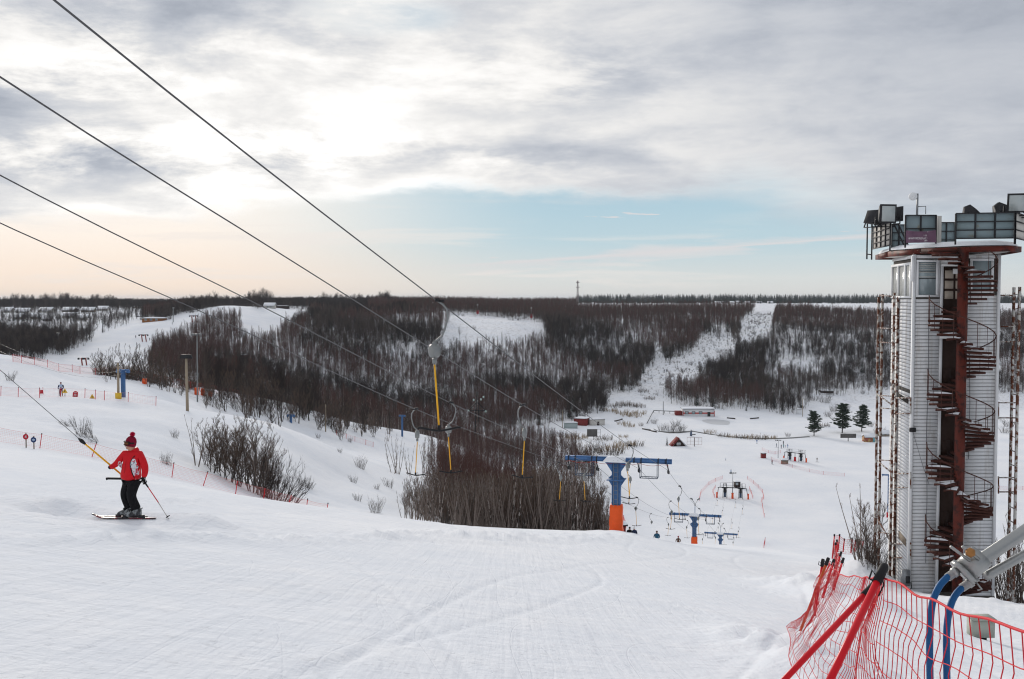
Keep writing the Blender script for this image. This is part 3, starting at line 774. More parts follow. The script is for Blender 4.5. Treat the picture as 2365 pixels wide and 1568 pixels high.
for i, z in enumerate(LV):
    top = z+ (2.07 if i < 4 else 2.2)
    fr = MB(); xm = (dx0+dx1)/2; ww = dx1-dx0
    fr.box((dx0-.05,38.985,(z+top)/2),(.10,.09,top-z)).box((dx1+.05,38.985,(z+top)/2),(.10,.09,top-z)).box((xm,38.985,top+.05),(ww+.2,.09,.10))
    part(fr, 'door_frame', trimw, root)
    dm = MB(); dm.box((xm,39.0,(z+top)/2),(ww,.05,top-z-.01))
    d_ = part(dm, 'door', wood, root)
    if i == 0:
        for a in range(2):
            for c in range(3):
                cx_ = xm-.21+a*.42; cz = top-.32-c*.40
                sub(MB().box((cx_,38.965,cz),(.33,.02,.31)), 'pane', mat('curtained_glass', (.42,.36,.30), .4), root, d_)
        sub(MB().box((xm+.12,38.945,top-.20),(.40,.012,.20)), 'notice', trimw, root, d_)
    else:
        for a in (-1,1): sub(MB().box((xm+a*.22,38.967,z+.55),(.30,.02,.7)), 'door_panel', wood, root, d_)
    tp = LV[i-1] if i else TZ-.05
    if i: part(MB().box((xm,39.0,(top+.1+tp)/2),(ww+.2,.05,tp-top-.1)), 'dark_board', wood, root)
    else: part(MB().box((xm,39.0,(top+.1+TZ)/2),(ww+.2,.04,TZ-top-.1)), 'fascia_board', white, root)
for wi, (a, b) in enumerate(win):
    xa, xb, za, zb = a.x, b.x, b.z, a.z; f_ = MB(); t = .085
    f_.box(((xa+xb)/2,38.96,za+t/2),(xb-xa,.08,t)).box(((xa+xb)/2,38.96,zb-t/2),(xb-xa,.08,t)).box((xa+t/2,38.96,(za+zb)/2),(t,.08,zb-za-2*t)).box((xb-t/2,38.96,(za+zb)/2),(t,.08,zb-za-2*t))
    fo = part(f_, 'window_frame', trimw, root)
    sub(MB().box(((xa+xb)/2,38.985,(za+zb)/2),(xb-xa-2*t,.02,zb-za-2*t)), 'pane', glass, root, fo)
    if wi == 0:
        sub(MB().box(((xa+xb)/2,38.967,(za+zb)/2),(xb-xa-2*t,.015,.03)), 'glazing_bar', darkst, root, fo)
        sl = MB()
        for q in range(9): sl.box(((xa+xb)/2,38.972,zb-.15-q*.07*U(.8,1.2)),(xb-xa-2.3*t,.004,.03))
        sub(sl, 'blind', blind, root, fo)
        part(MB().box(((TX0+.05+xa)/2,38.99,(za+zb)/2),(xa-TX0-.08,.03,zb-za)).box(((xb+dx0-.12)/2,38.99,(za+zb)/2),(dx0-.12-xb,.03,zb-za)), 'infill_board', white, root)
# left face window band: frame and three panes
zt, zb_ = W(2075,612,41).z, W(2075,686,41).z
lf = lambda s: Vector((TX0+(BL[0]-TX0)*s, 39+(BL[1]-39)*s, 0))
fm = MB()
for s in (.06,.30,.62,.94): p = lf(s)+nL*.05; fm.beam(p+Vector((0,0,zb_)), p+Vector((0,0,zt)), .09, .07)
for z in (zb_, zt): fm.beam(lf(.05)+nL*.05+Vector((0,0,z)), lf(.95)+nL*.05+Vector((0,0,z)), .09, .10)
fo = part(fm, 'window_frame', trimw, root)
for s0, s1 in ((.07,.29),(.31,.61),(.63,.93)):
    a, b = lf(s0)+nL*.03, lf(s1)+nL*.03
    sub(MB().add([a+Vector((0,0,zb_)), b+Vector((0,0,zb_)), b+Vector((0,0,zt)), a+Vector((0,0,zt)), a-nL*.02+Vector((0,0,zb_)), b-nL*.02+Vector((0,0,zb_)), b-nL*.02+Vector((0,0,zt)), a-nL*.02+Vector((0,0,zt))], [(0,1,2,3),(4,7,6,5),(0,4,5,1),(3,2,6,7),(0,3,7,4),(1,5,6,2)]), 'pane', mat('bright_pane', (.55,.56,.54), .15, spec=.8), root, fo)
part(MB().box((TX0-.06,38.97,(zt+zb_)/2+.45),(.10,.10,1.0)), 'downpipe', trimw, root)
# roof deck
deck = [(16.27,44.6),(15.62,41.4),(15.95,38.9),(17.2,37.45),(18.3,36.8),(19.05,37.4),(19.9,41),(19.5,44.6)]
ZD = 1.98
part(MB().prism(deck, ZD-.16, ZD-.02), 'roof_deck', mat('deck_boards', (.35,.34,.33), .8), root)
fa = MB()
for i in range(len(deck)):
    a, b = Vector(deck[i]+(ZD-.13,)), Vector(deck[(i+1) % len(deck)]+(ZD-.13,)); fa.beam(a, b, .07, .21)
part(fa, 'fascia', rustred, root)
sn = MB(); V = []; cxm, cym = 17.6, 40.8
ringp = [(cxm+(x-cxm)*k_, cym+(y-cym)*k_, ZD+h_) for k_, h_ in ((.97,.0),(.93,.13),(.8,.2),(.5,.24),(.1,.25)) for x, y in deck]
nd = len(deck)
sn.add([(x, y, z+U(-.02,.03)) for x, y, z in ringp], [(r*nd+i, r*nd+(i+1) % nd, (r+1)*nd+(i+1) % nd, (r+1)*nd+i) for r in range(4) for i in range(nd)])
part(sn, 'snow_cover', snow, root, True)
def panel(pa, pb, z0, z1, nx, nz, sheet=True, m=grimy, legs=True):
    """parapet panel: frame bars with sheets behind them"""
    a, b = Vector((pa[0], pa[1], 0)), Vector((pb[0], pb[1], 0)); d = (b-a).normalized(); nn = Vector((d.y, -d.x, 0))
    fr = MB(); Z = Vector((0,0,1))
    for i in range(nx+1):
        p = a.lerp(b, i/nx); fr.beam(p+Z*(z0-(.22 if legs and i in (0,nx) else 0)), p+Z*z1, .05, .05)
    for j in range(nz+1):
        z = z0+(z1-z0)*j/nz; fr.beam(a+Z*z+nn*.004, b+Z*z+nn*.004, .04, .04)
    po = part(fr, 'parapet_frame', darkst, root)
    if sheet:
        s_ = MB(); q = -nn*.045
        s_.beam(a+Z*(z0+z1)/2+q, b+Z*(z0+z1)/2+q, .015, (z1-z0)*.98); 
        sub(s_, 'sheet', m, root, po)
    return po
A = lambda px, py, d: (lambda p: (p.x, p.y))(W(px, py, d))
panel(A(2091,530,38.7), A(2162,530,38.7), 2.2, W(2100,497,38.7).z, 2, 2)
panel(A(2207,530,36.9), A(2344,530,36.5), 2.22, W(2300,492,36.7).z, 3, 3)
panel(A(2345,530,36.5), A(2375,530,38.5), 2.22, W(2345,491,36.6).z, 1, 3, True, palew)
panel(A(2014,530,44.3), A(2056,530,41.2), 2.2, W(2056,513,41.2).z, 4, 4, True, palew)
panel(A(2003,530,43.6), A(2014,530,44.2), 1.95, 3.3, 1, 1, False)
panel(A(2060,530,43.9), A(2093,530,43.9), 2.2, 3.25, 2, 3)
panel(A(2165,530,43.9), A(2207,530,43.9), 2.2, 3.35, 2, 3)
st_ = MB()
for k_ in range(2):
    p = W(2064+k_*10,516,41.3); st_.beam(p, (p.x+.55, p.y, ZD), .05)
part(st_, 'brace', darkst, root)
part(MB().box(W(2169,530,38.9)+Vector((0,0,0)),(.14,.1,1.05)), 'post', palew, root)
# banner lashed to the front panel
bp0, bp1 = W(2093,532,38.5), W(2162,561,38.5)
bm_ = bpy.data.materials.new('banner_print'); bm_.use_nodes = True; n = NT(bm_.node_tree); bb = n.n['Principled BSDF']
tc = n.node('ShaderNodeTexCoord').outputs['Generated']; gx, gy, gzz = n.sep(tc)
ln = n.m('MULTIPLY', n.step(n.m('ABSOLUTE', n.m('SUBTRACT', gzz, .36)), .10, .07), n.m('MULTIPLY', n.step(gx, .06, .10), n.step(gx, .70, .64)))
lt = n.m('MULTIPLY', ln, n.step(n.noise(n.xyz(n.m('MULTIPLY', gx, 3.0), 0.0, gzz), 16, 3, .6), .47, .52))
wear = n.m('MULTIPLY', n.step(n.noise(n.xyz(gx, 0.0, n.m('MULTIPLY', gzz, .6)), 5, 5, .7), .55, .62), n.step(n.m('ABSOLUTE', n.m('SUBTRACT', gx, .66)), .16, .02))
n.l.new(n.mix(n.m('MULTIPLY', n.m('MAXIMUM', lt, wear), .8), (.135,.065,.11), (.55,.52,.54)), bb.inputs['Base Color']); bb.inputs['Roughness'].default_value = .6
bn_ = MB(); nx = 14; V = []
for j in range(5):
    for i in range(nx+1):
        u, v = i/nx, j/4; V.append((bp0.x+(bp1.x-bp0.x)*u, 38.5+.03*sin(u*17+v*3), bp1.z+(bp0.z-bp1.z)*v-.05*sin(pi*u)*v+.02*u))
V += [(x, y+.012, z) for x, y, z in V]; k5 = 5*(nx+1)
bn_.add(V, [(j*(nx+1)+i, j*(nx+1)+i+1, (j+1)*(nx+1)+i+1, (j+1)*(nx+1)+i) for j in range(4) for i in range(nx)] + [(k5+j*(nx+1)+i, k5+(j+1)*(nx+1)+i, k5+(j+1)*(nx+1)+i+1, k5+j*(nx+1)+i+1) for j in range(4) for i in range(nx)])
part(bn_, 'banner', bm_, root, True)
# floodlights
def flood(c, rz, tilt=-.3, s=1.0, lens=True):
    e = MB(); R = Matrix.Rotation(rz, 3, 'Z') @ Matrix.Rotation(tilt, 3, 'X'); c = Vector(c)
    def T(p): return R @ (Vector(p)*s) + c
    V = []
    for hw, hh, y in ((.27,.29,-.22),(.29,.31,-.20),(.22,.24,0),(.10,.12,.26)): V += [T((-hw,y,-hh)), T((hw,y,-hh)), T((hw,y,hh)), T((-hw,y,hh))]
    Fs = [(0,3,2,1)]+[(i*4+j, i*4+(j+1) % 4, (i+1)*4+(j+1) % 4, (i+1)*4+j) for i in range(3) for j in range(4)]+[(12,13,14,15)]
    e.add(V, Fs); e.beam(T((-.33,0,-.1)), T((-.33,0,-.42)), .04); e.beam(T((.33,0,-.1)), T((.33,0,-.42)), .04); e.beam(T((-.33,0,-.42)), T((.33,0,-.42)), .04)
    o = part(e, 'floodlight', darkst, root)
    if lens:
        l = MB(); l.add([T((-.23,-.225,-.25)), T((.23,-.225,-.25)), T((.23,-.225,.25)), T((-.23,-.225,.25)), T((-.23,-.215,-.25)), T((.23,-.215,-.25)), T((.23,-.215,.25)), T((-.23,-.215,.25))], [(0,1,2,3),(4,7,6,5),(0,4,5,1),(3,2,6,7),(0,3,7,4),(1,5,6,2)])
        sub(l, 'lens', mat('lamp_glass', (.40,.44,.44), .1, spec=.9), root, o)
flood(W(2044,494,41.2), .15, .05, 1.25); flood(W(2066,494,41.6), 1.9, .0, 1.0, False); flood(W(2018,505,42.5), -.9, -.5, 1.0, False); flood(W(2032,502,42.8), 2.6, .2, .95, False)
flood(W(2238,488,38.5), 1.4, 1.2, .9, False); flood(W(2310,484,38), 1.5, .9, 1.0, False); flood(W(2345,468,37.2), -.25, .15, 1.15); flood(W(2375,474,37.6), .2, .05, 1.1)
am = MB(); p = W(2118,500,41); am.tube([p, (p.x,p.y,W(2118,447,41).z)], .045, 6); am.tube([(p.x+.02,p.y,p.z+.4),(p.x+.35,p.y,p.z+.42),(p.x+.35,p.y,p.z+.1)], .02, 5)
ao = part(am, 'antenna_mast', steel, root)
dc = W(2109,453,40.9); sub(MB().lathe([(.17,-.05),(.16,.0),(.09,.05),(.01,.07)], 14, dc, (-.25,-1,.05)), 'dish', trimw, root, ao)
# spiral staircase
SX, SY = W(2221,800,37.75).x, 37.75; GR = TB
so_ = part(MB().tube([(SX,SY,GR-.3),(SX,SY,-9),(SX,SY,ZD-.05)], .19, 16), 'spiral_staircase', rustred, root, True)
trd = MB(); h_ = radians(11.5)
trd.add([(.17,-.03,0),(1.2*cos(h_),-1.2*sin(h_),0),(1.2*cos(h_),1.2*sin(h_),0),(.17,.03,0),(.17,-.03,-.035),(1.2*cos(h_),-1.2*sin(h_),-.035),(1.2*cos(h_),1.2*sin(h_),-.035),(.17,.03,-.035)], [(0,1,2,3),(4,7,6,5),(0,4,5,1),(3,2,6,7),(0,3,7,4),(1,5,6,2)])
trd.beam((.17,-.05,-.05),(1.2*cos(h_),-1.2*sin(h_),-.05),.03,.08); trd.beam((.17,.05,-.05),(1.2*cos(h_),1.2*sin(h_),-.05),.03,.08)
trm = trd.mesh('tread', rust); rise = 2.83/17
scm = MB(); 
for (r0_, r1_, a0, a1_) in ((.3,1.1,-.85,.85),): 
    V = []
    for j in range(5):
        for i in range(6):
            r = r0_+(r1_-r0_)*i/5; a = h_*(a0+(a1_-a0)*j/4); V.append((r*cos(a), r*sin(a), .002+.07*(1-abs(j-2)/2)**.5*(1-abs(i-2.5)/2.6)**.5*U(.8,1.1)))
    scm.add(V, [(j*6+i, j*6+i+1, (j+1)*6+i+1, (j+1)*6+i) for j in range(4) for i in range(5)])
scm = scm.mesh('snow_cap', snow, True); scm2 = scm
bal = MB().tube([(1.18,0,0),(1.18,0,.92)], .012, 4).mesh('baluster', rust)
rail = []; rails = []
top_turn = 0
for lv in range(5):
    z0 = LV[lv-1] if lv else LV[0]+2.83
    steps = 17 if lv < 4 else 13
    for k_ in range(steps):
        th = 150 + (0 if k_ == 0 else 22+(k_-1)*20.0); z = z0 - k_*rise
        if lv == 0 and k_ == 0: continue
        a = radians(th); x, y = SX-TX0, SY-39
        meshobj('tread', trm, so_, (x, y, z-TB), (0,0,a))
        if k_ == 0:
            meshobj('tread', trm, so_, (x, y, z-TB-.002), (0,0,a-.36))
        ph = (th % 360)
        if (200 < ph < 330 or k_ == 0) and lv < 5 and U(0,1) < .9:
            meshobj('snow_cap', scm, so_, (x, y, z-TB+.003), (0,0,a), (1,1,1.0 if 240 < ph < 320 or k_ == 0 else .45))
        if not (55 < ph < 130) and z < 1.0:
            meshobj('baluster', bal, so_, (x, y, z-TB), (0,0,a))
            rail.append((SX+1.18*cos(a), SY+1.18*sin(a), z+.92))
        else:
            if len(rail) > 2: rails.append(rail)
            rail = []
if len(rail) > 2: rails.append(rail)
for r_ in rails:
    sub(MB().tube(r_, .022, 5), 'handrail', rust, root, so_)
# small fittings on the cladding
part(MB().box((TX0+.02,38.92,W(2090,992,39).z),(.22,.12,.16)), 'floodlight', darkst, root)
cb = MB(); 
for a, b in (((2145,715),(2140,995)),((2140,995),(2138,1300)),((2239,800),(2237,1060))):
    cb.tube([W(a[0],a[1],38.95), W((a[0]+b[0])/2+2,(a[1]+b[1])/2,38.95), W(b[0],b[1],38.95)], .012, 4)
cb.tube([W(2107,992,38.9), W(2128,1065,38.94), W(2146,1120,38.95)], .008, 4)
part(cb, 'cable', mat('grey_cable', (.16,.16,.17), .7), root)
dmg = MB(); pa = lf(.1)+nL*.035; pb_ = lf(.85)+nL*.035
dmg.beam(pa+Vector((0,0,W(2100,1255,39.3).z)), lf(.45)+nL*.035+Vector((0,0,W(2085,1235,40.5).z)), .02, .30)
part(dmg, 'bare_patch', woodg, root)
part(MB().beam(pa+Vector((0,0,W(2100,928,39.3).z)), pb_+Vector((0,0,W(2065,905,42).z)), .03, .18), 'missing_board_gap', mat('gap', (.05,.045,.04), .9), root)
for z_, x_ in ((916,2104),(955,2104),(1085,2104),(1205,2104),(1330,2104),(900,2303),(952,2303),(1215,2303),(1330,2303)):
    pass

# ---------------------------------------------------------------- ladder masts beside the tower
def mast(name, label, legs, ztop, zbot, ties):
    p0 = legs[0]; r = empty(name, (p0[0], p0[1], zbot), 0, label, 'steel mast', 'rusty guide masts beside the tower')
    for (x, y) in legs:
        part(MB().beam((x,y,zbot-.3),(x,y,ztop+U(-.1,.2)),.085,.085), 'pole', rustw if name != 'x' else rust, r)
    for i in range(0, len(legs)-1, 2):
        (xa, ya), (xb, yb) = legs[i], legs[i+1]; z = zbot+.4
        while z < ztop-.1:
            part(MB().beam((xa,ya,z),(xb,yb,z+.03),.03,.03), 'rung', rustw, r); z += .56
    for a, b in ties: part(MB().beam(a, b, .045), 'tie_bar', rustw, r)
    return r
g = lambda px, d: (lambda p: (p.x, p.y))(W(px, 1100, d))
lA = [g(2023,43.9), g(2032,43.9), g(2059,41.0), g(2068,41.2)]
ties = []
for yy in (682,757,790,913,942,1062,1230): ties.append((W(2031,yy,43.9), W(2059,yy+2,41.0)))
for yy, y2 in ((910,935),(1064,1092),(1198,1255)): ties.append((W(2026,yy,43.8), W(2060,y2,41.0)))
for yy in (919,955,1094,1126,1256,1288): ties.append((W(2066,yy,41.0), W(2104,yy,38.95)))
for yy in (937,1110,1272): ties.append((W(2103,yy-19,38.93), W(2103,yy+19,38.93)))
mast('steel_mast', 'rusty white ladder mast standing left of the white tower', lA, W(2060,680,41).z, TB, ties)
lB = [g(2333,39.3), g(2346,38.6)]; ties = []
for yy in (682,): ties.append((W(2305,yy,39.2), W(2346,yy,38.6)))
for yy in (754,789,930,965,1103,1136,1262): ties.append((W(2305,yy,39.2), W(2345,yy,38.7)))
for yy in (772,948,1120,1290): ties.append((W(2306,yy-20,39.1), W(2306,yy+20,39.1)))
mast('steel_mast', 'dark rusty ladder mast standing right of the white tower', lB, W(2340,668,39).z, W(2340,1390,39).z, ties)

# ---------------------------------------------------------------- drag lift: pylons, ropes, hangers
YAW = math.atan(-.27); BD = .254
def pylon(name, p, label, far=False):
    r = empty(name, p, YAW, label, 'lift pylon', 'blue pylons of the drag lift')
    def P(mb, nm, m, sm=False, par=None): return mb.obj(nm, m, par or r, smooth=sm)
    P(MB().box((0,0,2.6),(.54,.50,4.6)).box((-.27,0,2.6),(.05,.56,4.6)).box((.27,0,2.6),(.05,.56,4.6)), 'column', blue)
    P(MB().add([(-.75,-.2,4.95),(.75,-.2,4.95),(.28,-.2,4.25),(-.28,-.2,4.25),(-.75,.2,4.95),(.75,.2,4.95),(.28,.2,4.25),(-.28,.2,4.25)], [(0,3,2,1),(4,5,6,7),(0,1,5,4),(1,2,6,5),(2,3,7,6),(3,0,4,7)]).box((0,0,4.97),(1.55,.62,.05)), 'head_bracket', blue)
    P(MB().box((0,0,3.75),(1.25,1.1,.06)), 'flange', blue)
    P(MB().add([(-.6,-.03,3.7),(.6,-.03,3.7),(.28,-.03,3.2),(-.28,-.03,3.2),(-.6,.03,3.7),(.6,.03,3.7),(.28,.03,3.2),(-.28,.03,3.2)], [(0,3,2,1),(4,5,6,7),(0,1,5,4),(1,2,6,5),(2,3,7,6),(3,0,4,7)]).add([(-.6,-.03,3.8),(.6,-.03,3.8),(.28,-.03,4.1),(-.28,-.03,4.1),(-.6,.03,3.8),(.6,.03,3.8),(.28,.03,4.1),(-.28,.03,4.1)], [(0,1,2,3),(4,7,6,5),(0,4,5,1),(1,5,6,2),(2,6,7,3),(3,7,4,0)]), 'gusset', blue)
    for a, b in ((-3.68,-.66),(.66,3.88)):
        o = P(MB().box(((a+b)/2,0,5.16),(b-a,.30,.27)).box(((a+b)/2,0,5.305),(b-a,.36,.02)).box(((a+b)/2,0,5.015),(b-a,.36,.02)), 'crossarm', blue)
    bs = MB(); snowcap(bs, (-.12,0,5.0), 1.7, .8, .45); P(bs, 'snow_cap', snow, True)
    for q in (-3.45,-2.95,-1.75,-1.4,1.25,1.75,2.95,3.5):
        P(MB().box((q,0,5.16),(.07,.40,.36)), 'clamp_band', darkst)
    lad = P(MB().beam((-.15,-.33,.9),(-.15,-.33,5.15),.03,.05).beam((.15,-.33,.9),(.15,-.33,5.15),.03,.05), 'ladder', steel)
    rg = MB().beam((-.15,0,0),(.15,0,0),.025).mesh('rung', steel)
    for k_ in range(13): meshobj('rung', rg, lad, (0,-.33,1.1+k_*.32))
    for c in (-2.3,2.3):
        b_ = MB(); x0, x1 = c-.6, c+.6
        for x in (x0, x1):
            for y in (-.35,.35): b_.beam((x,y,5.1),(x,y,3.98),.04)
            b_.beam((x,-.35,3.98),(x,.35,3.98),.04)
        for y in (-.35,.35): b_.beam((x0,y,3.98),(x1,y,3.98),.04)
        for k_ in range(12): b_.beam((x0+.1*k_+.05,-.35,3.98),(x0+.1*k_+.05,.35,3.98),.018)
        P(b_, 'work_platform', mat('basket_steel', (.06,.085,.13), .6, .2))
    for q in (-3.5,-1.45,1.5,3.55):
        sv = MB().tube([(q,0,5.0),(q+.05,-.05,4.8),(q+.1,0,4.55)], .045, 6)
        o = P(sv, 'sheave_hanger', darkst)
        for k_ in (-1.5,-.5,.5,1.5):
            P(MB().lathe([(.12,-.03),(.13,0),(.12,.03)], 12, (q+.1,k_*.27,4.42-k_*.06), (1,0,0)), 'sheave', black, par=o)
    tb = MB(); pts = [(x, -.2, 4.98-.14*abs(sin(x*1.9))) for x in np.linspace(-3.6,3.7,30)]; tb.tube(pts, .012, 4); P(tb, 'signal_cable', mat('red_wire', (.45,.03,.02), .6))
    pd = MB(); V = []
    hp, wb, wt = (1.95,.92,.84)
    for j in range(9):
        z = -.15+(hp+.15)*j/8; q = wb/2+(wt-wb)/2*j/8 + .02*sin(j*2.1)
        V += [(-q+U(-.01,.01),-q*.8,z),(0,-q*.8-.05+U(-.015,.015),z),(q,-q*.8,z),(q,q*.8,z),(-q,q*.8,z)]
    pd.add(V, [(j*5+i, j*5+(i+1) % 5, (j+1)*5+(i+1) % 5, (j+1)*5+i) for j in range(8) for i in range(5)]+[(40,41,42,43,44)])
    P(pd, 'safety_pad', orange)
    return r
ARMZ = 5.16
p1 = W(1424,1061,70); PY = [(Vector((p1.x,70,p1.z-ARMZ))), None, None]
p2 = W(1604,1189,145); p3 = W(1664,1232,228)
PY[1] = Vector((p2.x,145,p2.z-ARMZ)); PY[2] = Vector((p3.x,228,p3.z-ARMZ))
py1 = pylon('lift_pylon', PY[0], 'nearest blue T-shaped lift pylon with a tall orange pad, at the crest of the piste')
py2 = pylon('lift_pylon', PY[1], 'second blue lift pylon, half way down, with a low orange pad')
py3 = pylon('lift_pylon', PY[2], 'smallest and farthest blue lift pylon of the three, low on the slope')
def duolamp(p, label):
    r = empty('street_lamp', p, YAW, label, 'street lamp', 'twin lamps on the lift pylons')
    MB().tube([(0,0,0),(0,0,1.2)], .05, 6).obj('post', blue, r)
    for s in (-1,1):
        a = MB().tube([(0,0,1.15),(s*.12,0,1.7),(s*.4,0,2.15)], .04, 5).obj('arm', steel, r); MB().lathe([(.04,-.25),(.12,-.1),(.11,.15),(.03,.22)], 8, (s*.52,0,2.28), (s,0,.5)).obj('lamp_head', galv, a)
duolamp(PY[1]+Vector((.1,.2,5.2)), 'twin headed lamp standing on top of the second lift pylon'); duolamp(PY[2]+Vector((.1,.2,5.2)), 'twin headed lamp standing on top of the farthest lift pylon')
Rz = Matrix.Rotation(YAW, 3, 'Z')
OFF = [3.6,1.6,-1.35,-3.4]                       # sheave offsets along the arm, ropes 0..3 from right to left
ANCH = [[pp + Rz @ Vector((o, 0, 4.56)) for pp in PY] for o in OFF]
SEEN = [[(125,0),(1005,691),(1452,1028)], [(0,178),(600,556),(980,795),(1210,937)], [(0,405),(600,705),(1040,930),(1250,1024)], [(0,515),(430,704),(960,945),(1180,1029)]]
STN = Vector((W(1692,1122,330).x, 330, W(1692,1122,330).z))
ROPES = []
for i in range(4):
    a = ANCH[i][0]; pts = []
    for px, py in SEEN[i]:
        t = (px-CX)/F; d = (a.x-BD*a.y)/(t-BD)
        for _ in range(3):
            q = W(px, py, d); d = (a.x-BD*a.y)/(q.x/q.y-BD)
        pts.append(W(px, py, d))
    o = pts[0] + (pts[0]-pts[1]).normalized()*14
    o.z += .6
    ctrl = [o]+pts+[a]; ctrl.sort(key=lambda v: v.y)
    ys = np.array([c.y for c in ctrl]); zs = np.array([c.z for c in ctrl]); xs = np.array([c.x for c in ctrl])
    co_ = np.polyfit(ys, zs, 3) if len(ys) > 4 else np.polyfit(ys, zs, 2)
    Y = np.linspace(ys[0], ys[-1], 40)
    zz = pchip(ys, zs, Y); zf = np.polyval(np.polyfit(ys, zs, 2), Y); 
    up = [Vector((float(np.interp(y_, ys, xs)), float(y_), float(z_))) for y_, z_ in zip(Y, zz)]
    dn = []
    chain = [a, ANCH[i][1], ANCH[i][2], STN + Rz @ Vector(((4.2,1.7,-1.7,-4.2)[i], 0, 0))]
    for u, v in zip(chain[:-1], chain[1:]):
        for k_ in range(1, 17):
            s = k_/16; q = u.lerp(v, s); q.z -= 4*s*(1-s)*.011*(v-u).length; dn.append(q)
    ROPES.append(up+dn)
nmr = ('rightmost', 'second from the right', 'second from the left', 'leftmost')
for i, r_ in enumerate(ROPES):
    e = MB(); e.tube(r_, .0115, 6)
    o = e.obj('haul_rope', cable_m); meta(o, f'thin dark steel haul rope of the drag lift, {nmr[i]} of the four', 'rope', 'haul ropes of the drag lift')
def ropept(i, d):
    r_ = ROPES[i]
    for a, b in zip(r_[:-1], r_[1:]):
        if a.y <= d <= b.y: return a.lerp(b, (d-a.y)/(b.y-a.y))
    return r_[-1]
TP = {}
def tbar_meshes(s):
    k_ = s
    arm = MB().tube([(0,0,0),(s*.10,0,-.05),(s*.20,0,-.18),(s*.21,0,-.36),(s*.15,0,-.58),(s*.09,0,-.72),(-s*.04,0,-.82),(-s*.06,0,-.88)], .024, 6)
    cl = MB().box((0,0,.02),(.09,.26,.07)).box((s*.08,0,.0),(.12,.10,.05))
    bx = MB().lathe([(.10,-.085),(.135,-.075),(.145,0),(.135,.075),(.10,.085)], 18, (-s*.06,0,-1.02), (1,.5,0)).box((-s*.06,0,-.9),(.10,.11,.12)).lathe([(.045,-.06),(.05,.05)], 8, (-s*.06,0,-1.22))
    stk = MB().tube([(-s*.06,0,-1.30),(s*.03,0,-2.62)], .019, 8)
    bar = MB().tube([(-.44,0,.045),(-.38,0,.05),(-.2,0,.012),(-.05,0,-.012),(.05,0,-.012),(.2,0,.012),(.38,0,.05),(.44,0,.045)], .022, 8).tube([(0,0,.10),(0,0,-.03)], .035, 8)
    return dict(clamp=cl.mesh('clamp', darkst), arm=arm.mesh('grip_arm', galv, True), box=bx.mesh('spring_box', galv), stick=stk.mesh('stick', yellow), bar=bar.mesh('crossbar', black, True))
TM = {1: tbar_meshes(1), -1: tbar_meshes(-1)}
def tbar(i, d, label, yaw=None, full=True, tilt=0, px=None):
    if px:
        ds = np.linspace(12, 200, 1500); d = float(min(ds, key=lambda q: abs(proj(*ropept(i, q))[0]-px)))
    p = ropept(i, d); s = 1 if i in (0,2) else -1
    r = empty('tow_hanger', p, 0, label, 't-bar', 't-bars hanging from the haul ropes'); r.rotation_euler = (0, tilt, YAW+(U(-.35,.35) if yaw is None else yaw))
    m_ = TM[s]
    meshobj('clamp', m_['clamp'], r); meshobj('grip_arm', m_['arm'], r); meshobj('spring_box', m_['box'], r)
    if full:
        meshobj('stick', m_['stick'], r); meshobj('crossbar', m_['bar'], r, (s*.03,0,-2.64))
    return r
random.seed(8)
tbar(0, 19.4, 'large yellow t-bar in the middle, nearest to the camera', .35, True, .0, px=1011)
tbar(3, 38.6, 'yellow t-bar left of the big one, hanging low beside its twin', px=960)
tbar(2, 36.4, 'yellow t-bar right below the black crossbar of the nearest t-bar', px=1040)
tbar(1, 35.5, 'single yellow t-bar in front of the red-brown thicket', px=1207)
tbar(0, 47.5, 'yellow t-bar hanging in front of the arm of the nearest pylon', 0, px=1453)
tbar(3, 66, 'yellow t-bar at the left end of the nearest pylon, over the thicket', px=1293)
tbar(2, 65, 'yellow t-bar just left of the column of the nearest pylon', px=1351)
tbar(1, 65.5, 'yellow t-bar just right of the orange pad of the nearest pylon', px=1454)
tbar(2, 88, 'yellow t-bar hanging above the two skiers beside the orange pad', px=1470)
tbar(0, 78, 'yellow t-bar between the first two pylons, on the right rope', px=1569)
tbar(1, 92, 'yellow t-bar between the first two pylons, left of the other one', px=1550)
tbar(3, 139, 'thin t-bar just left of the second pylon', px=1543)
tbar(2, 150, 't-bar in front of the second pylon, below its left arm', px=1587)
tbar(0, 101, 'yellow t-bar directly in front of the second pylon column', px=1614)
tbar(3, 96, 'drawn out tow cord box above the pair of skiers', None, False, px=1432)
tbar(3, 118, 'drawn out tow cord box above the lone skier', None, False, px=1504)
sd = [(0,160,'right of the second pylon, under its right arm'),(1,172,'a little below the second pylon, second rope'),(2,186,'left of the farthest pylon'),(3,200,'far left near the farthest pylon'),(0,206,'right above the farthest pylon'),(0,246,'just below the farthest pylon on the right rope'),(1,262,'below the farthest pylon on the second rope'),(2,252,'below the farthest pylon on the third rope'),(3,270,'below the farthest pylon on the left rope'),(0,290,'on the right rope not far above the station'),(1,302,'on the second rope close above the station'),(2,286,'on the third rope not far above the station'),(3,306,'on the left rope close above the station')]
for i, d, tx in sd: tbar(i, d, 'tiny t-bar '+tx)

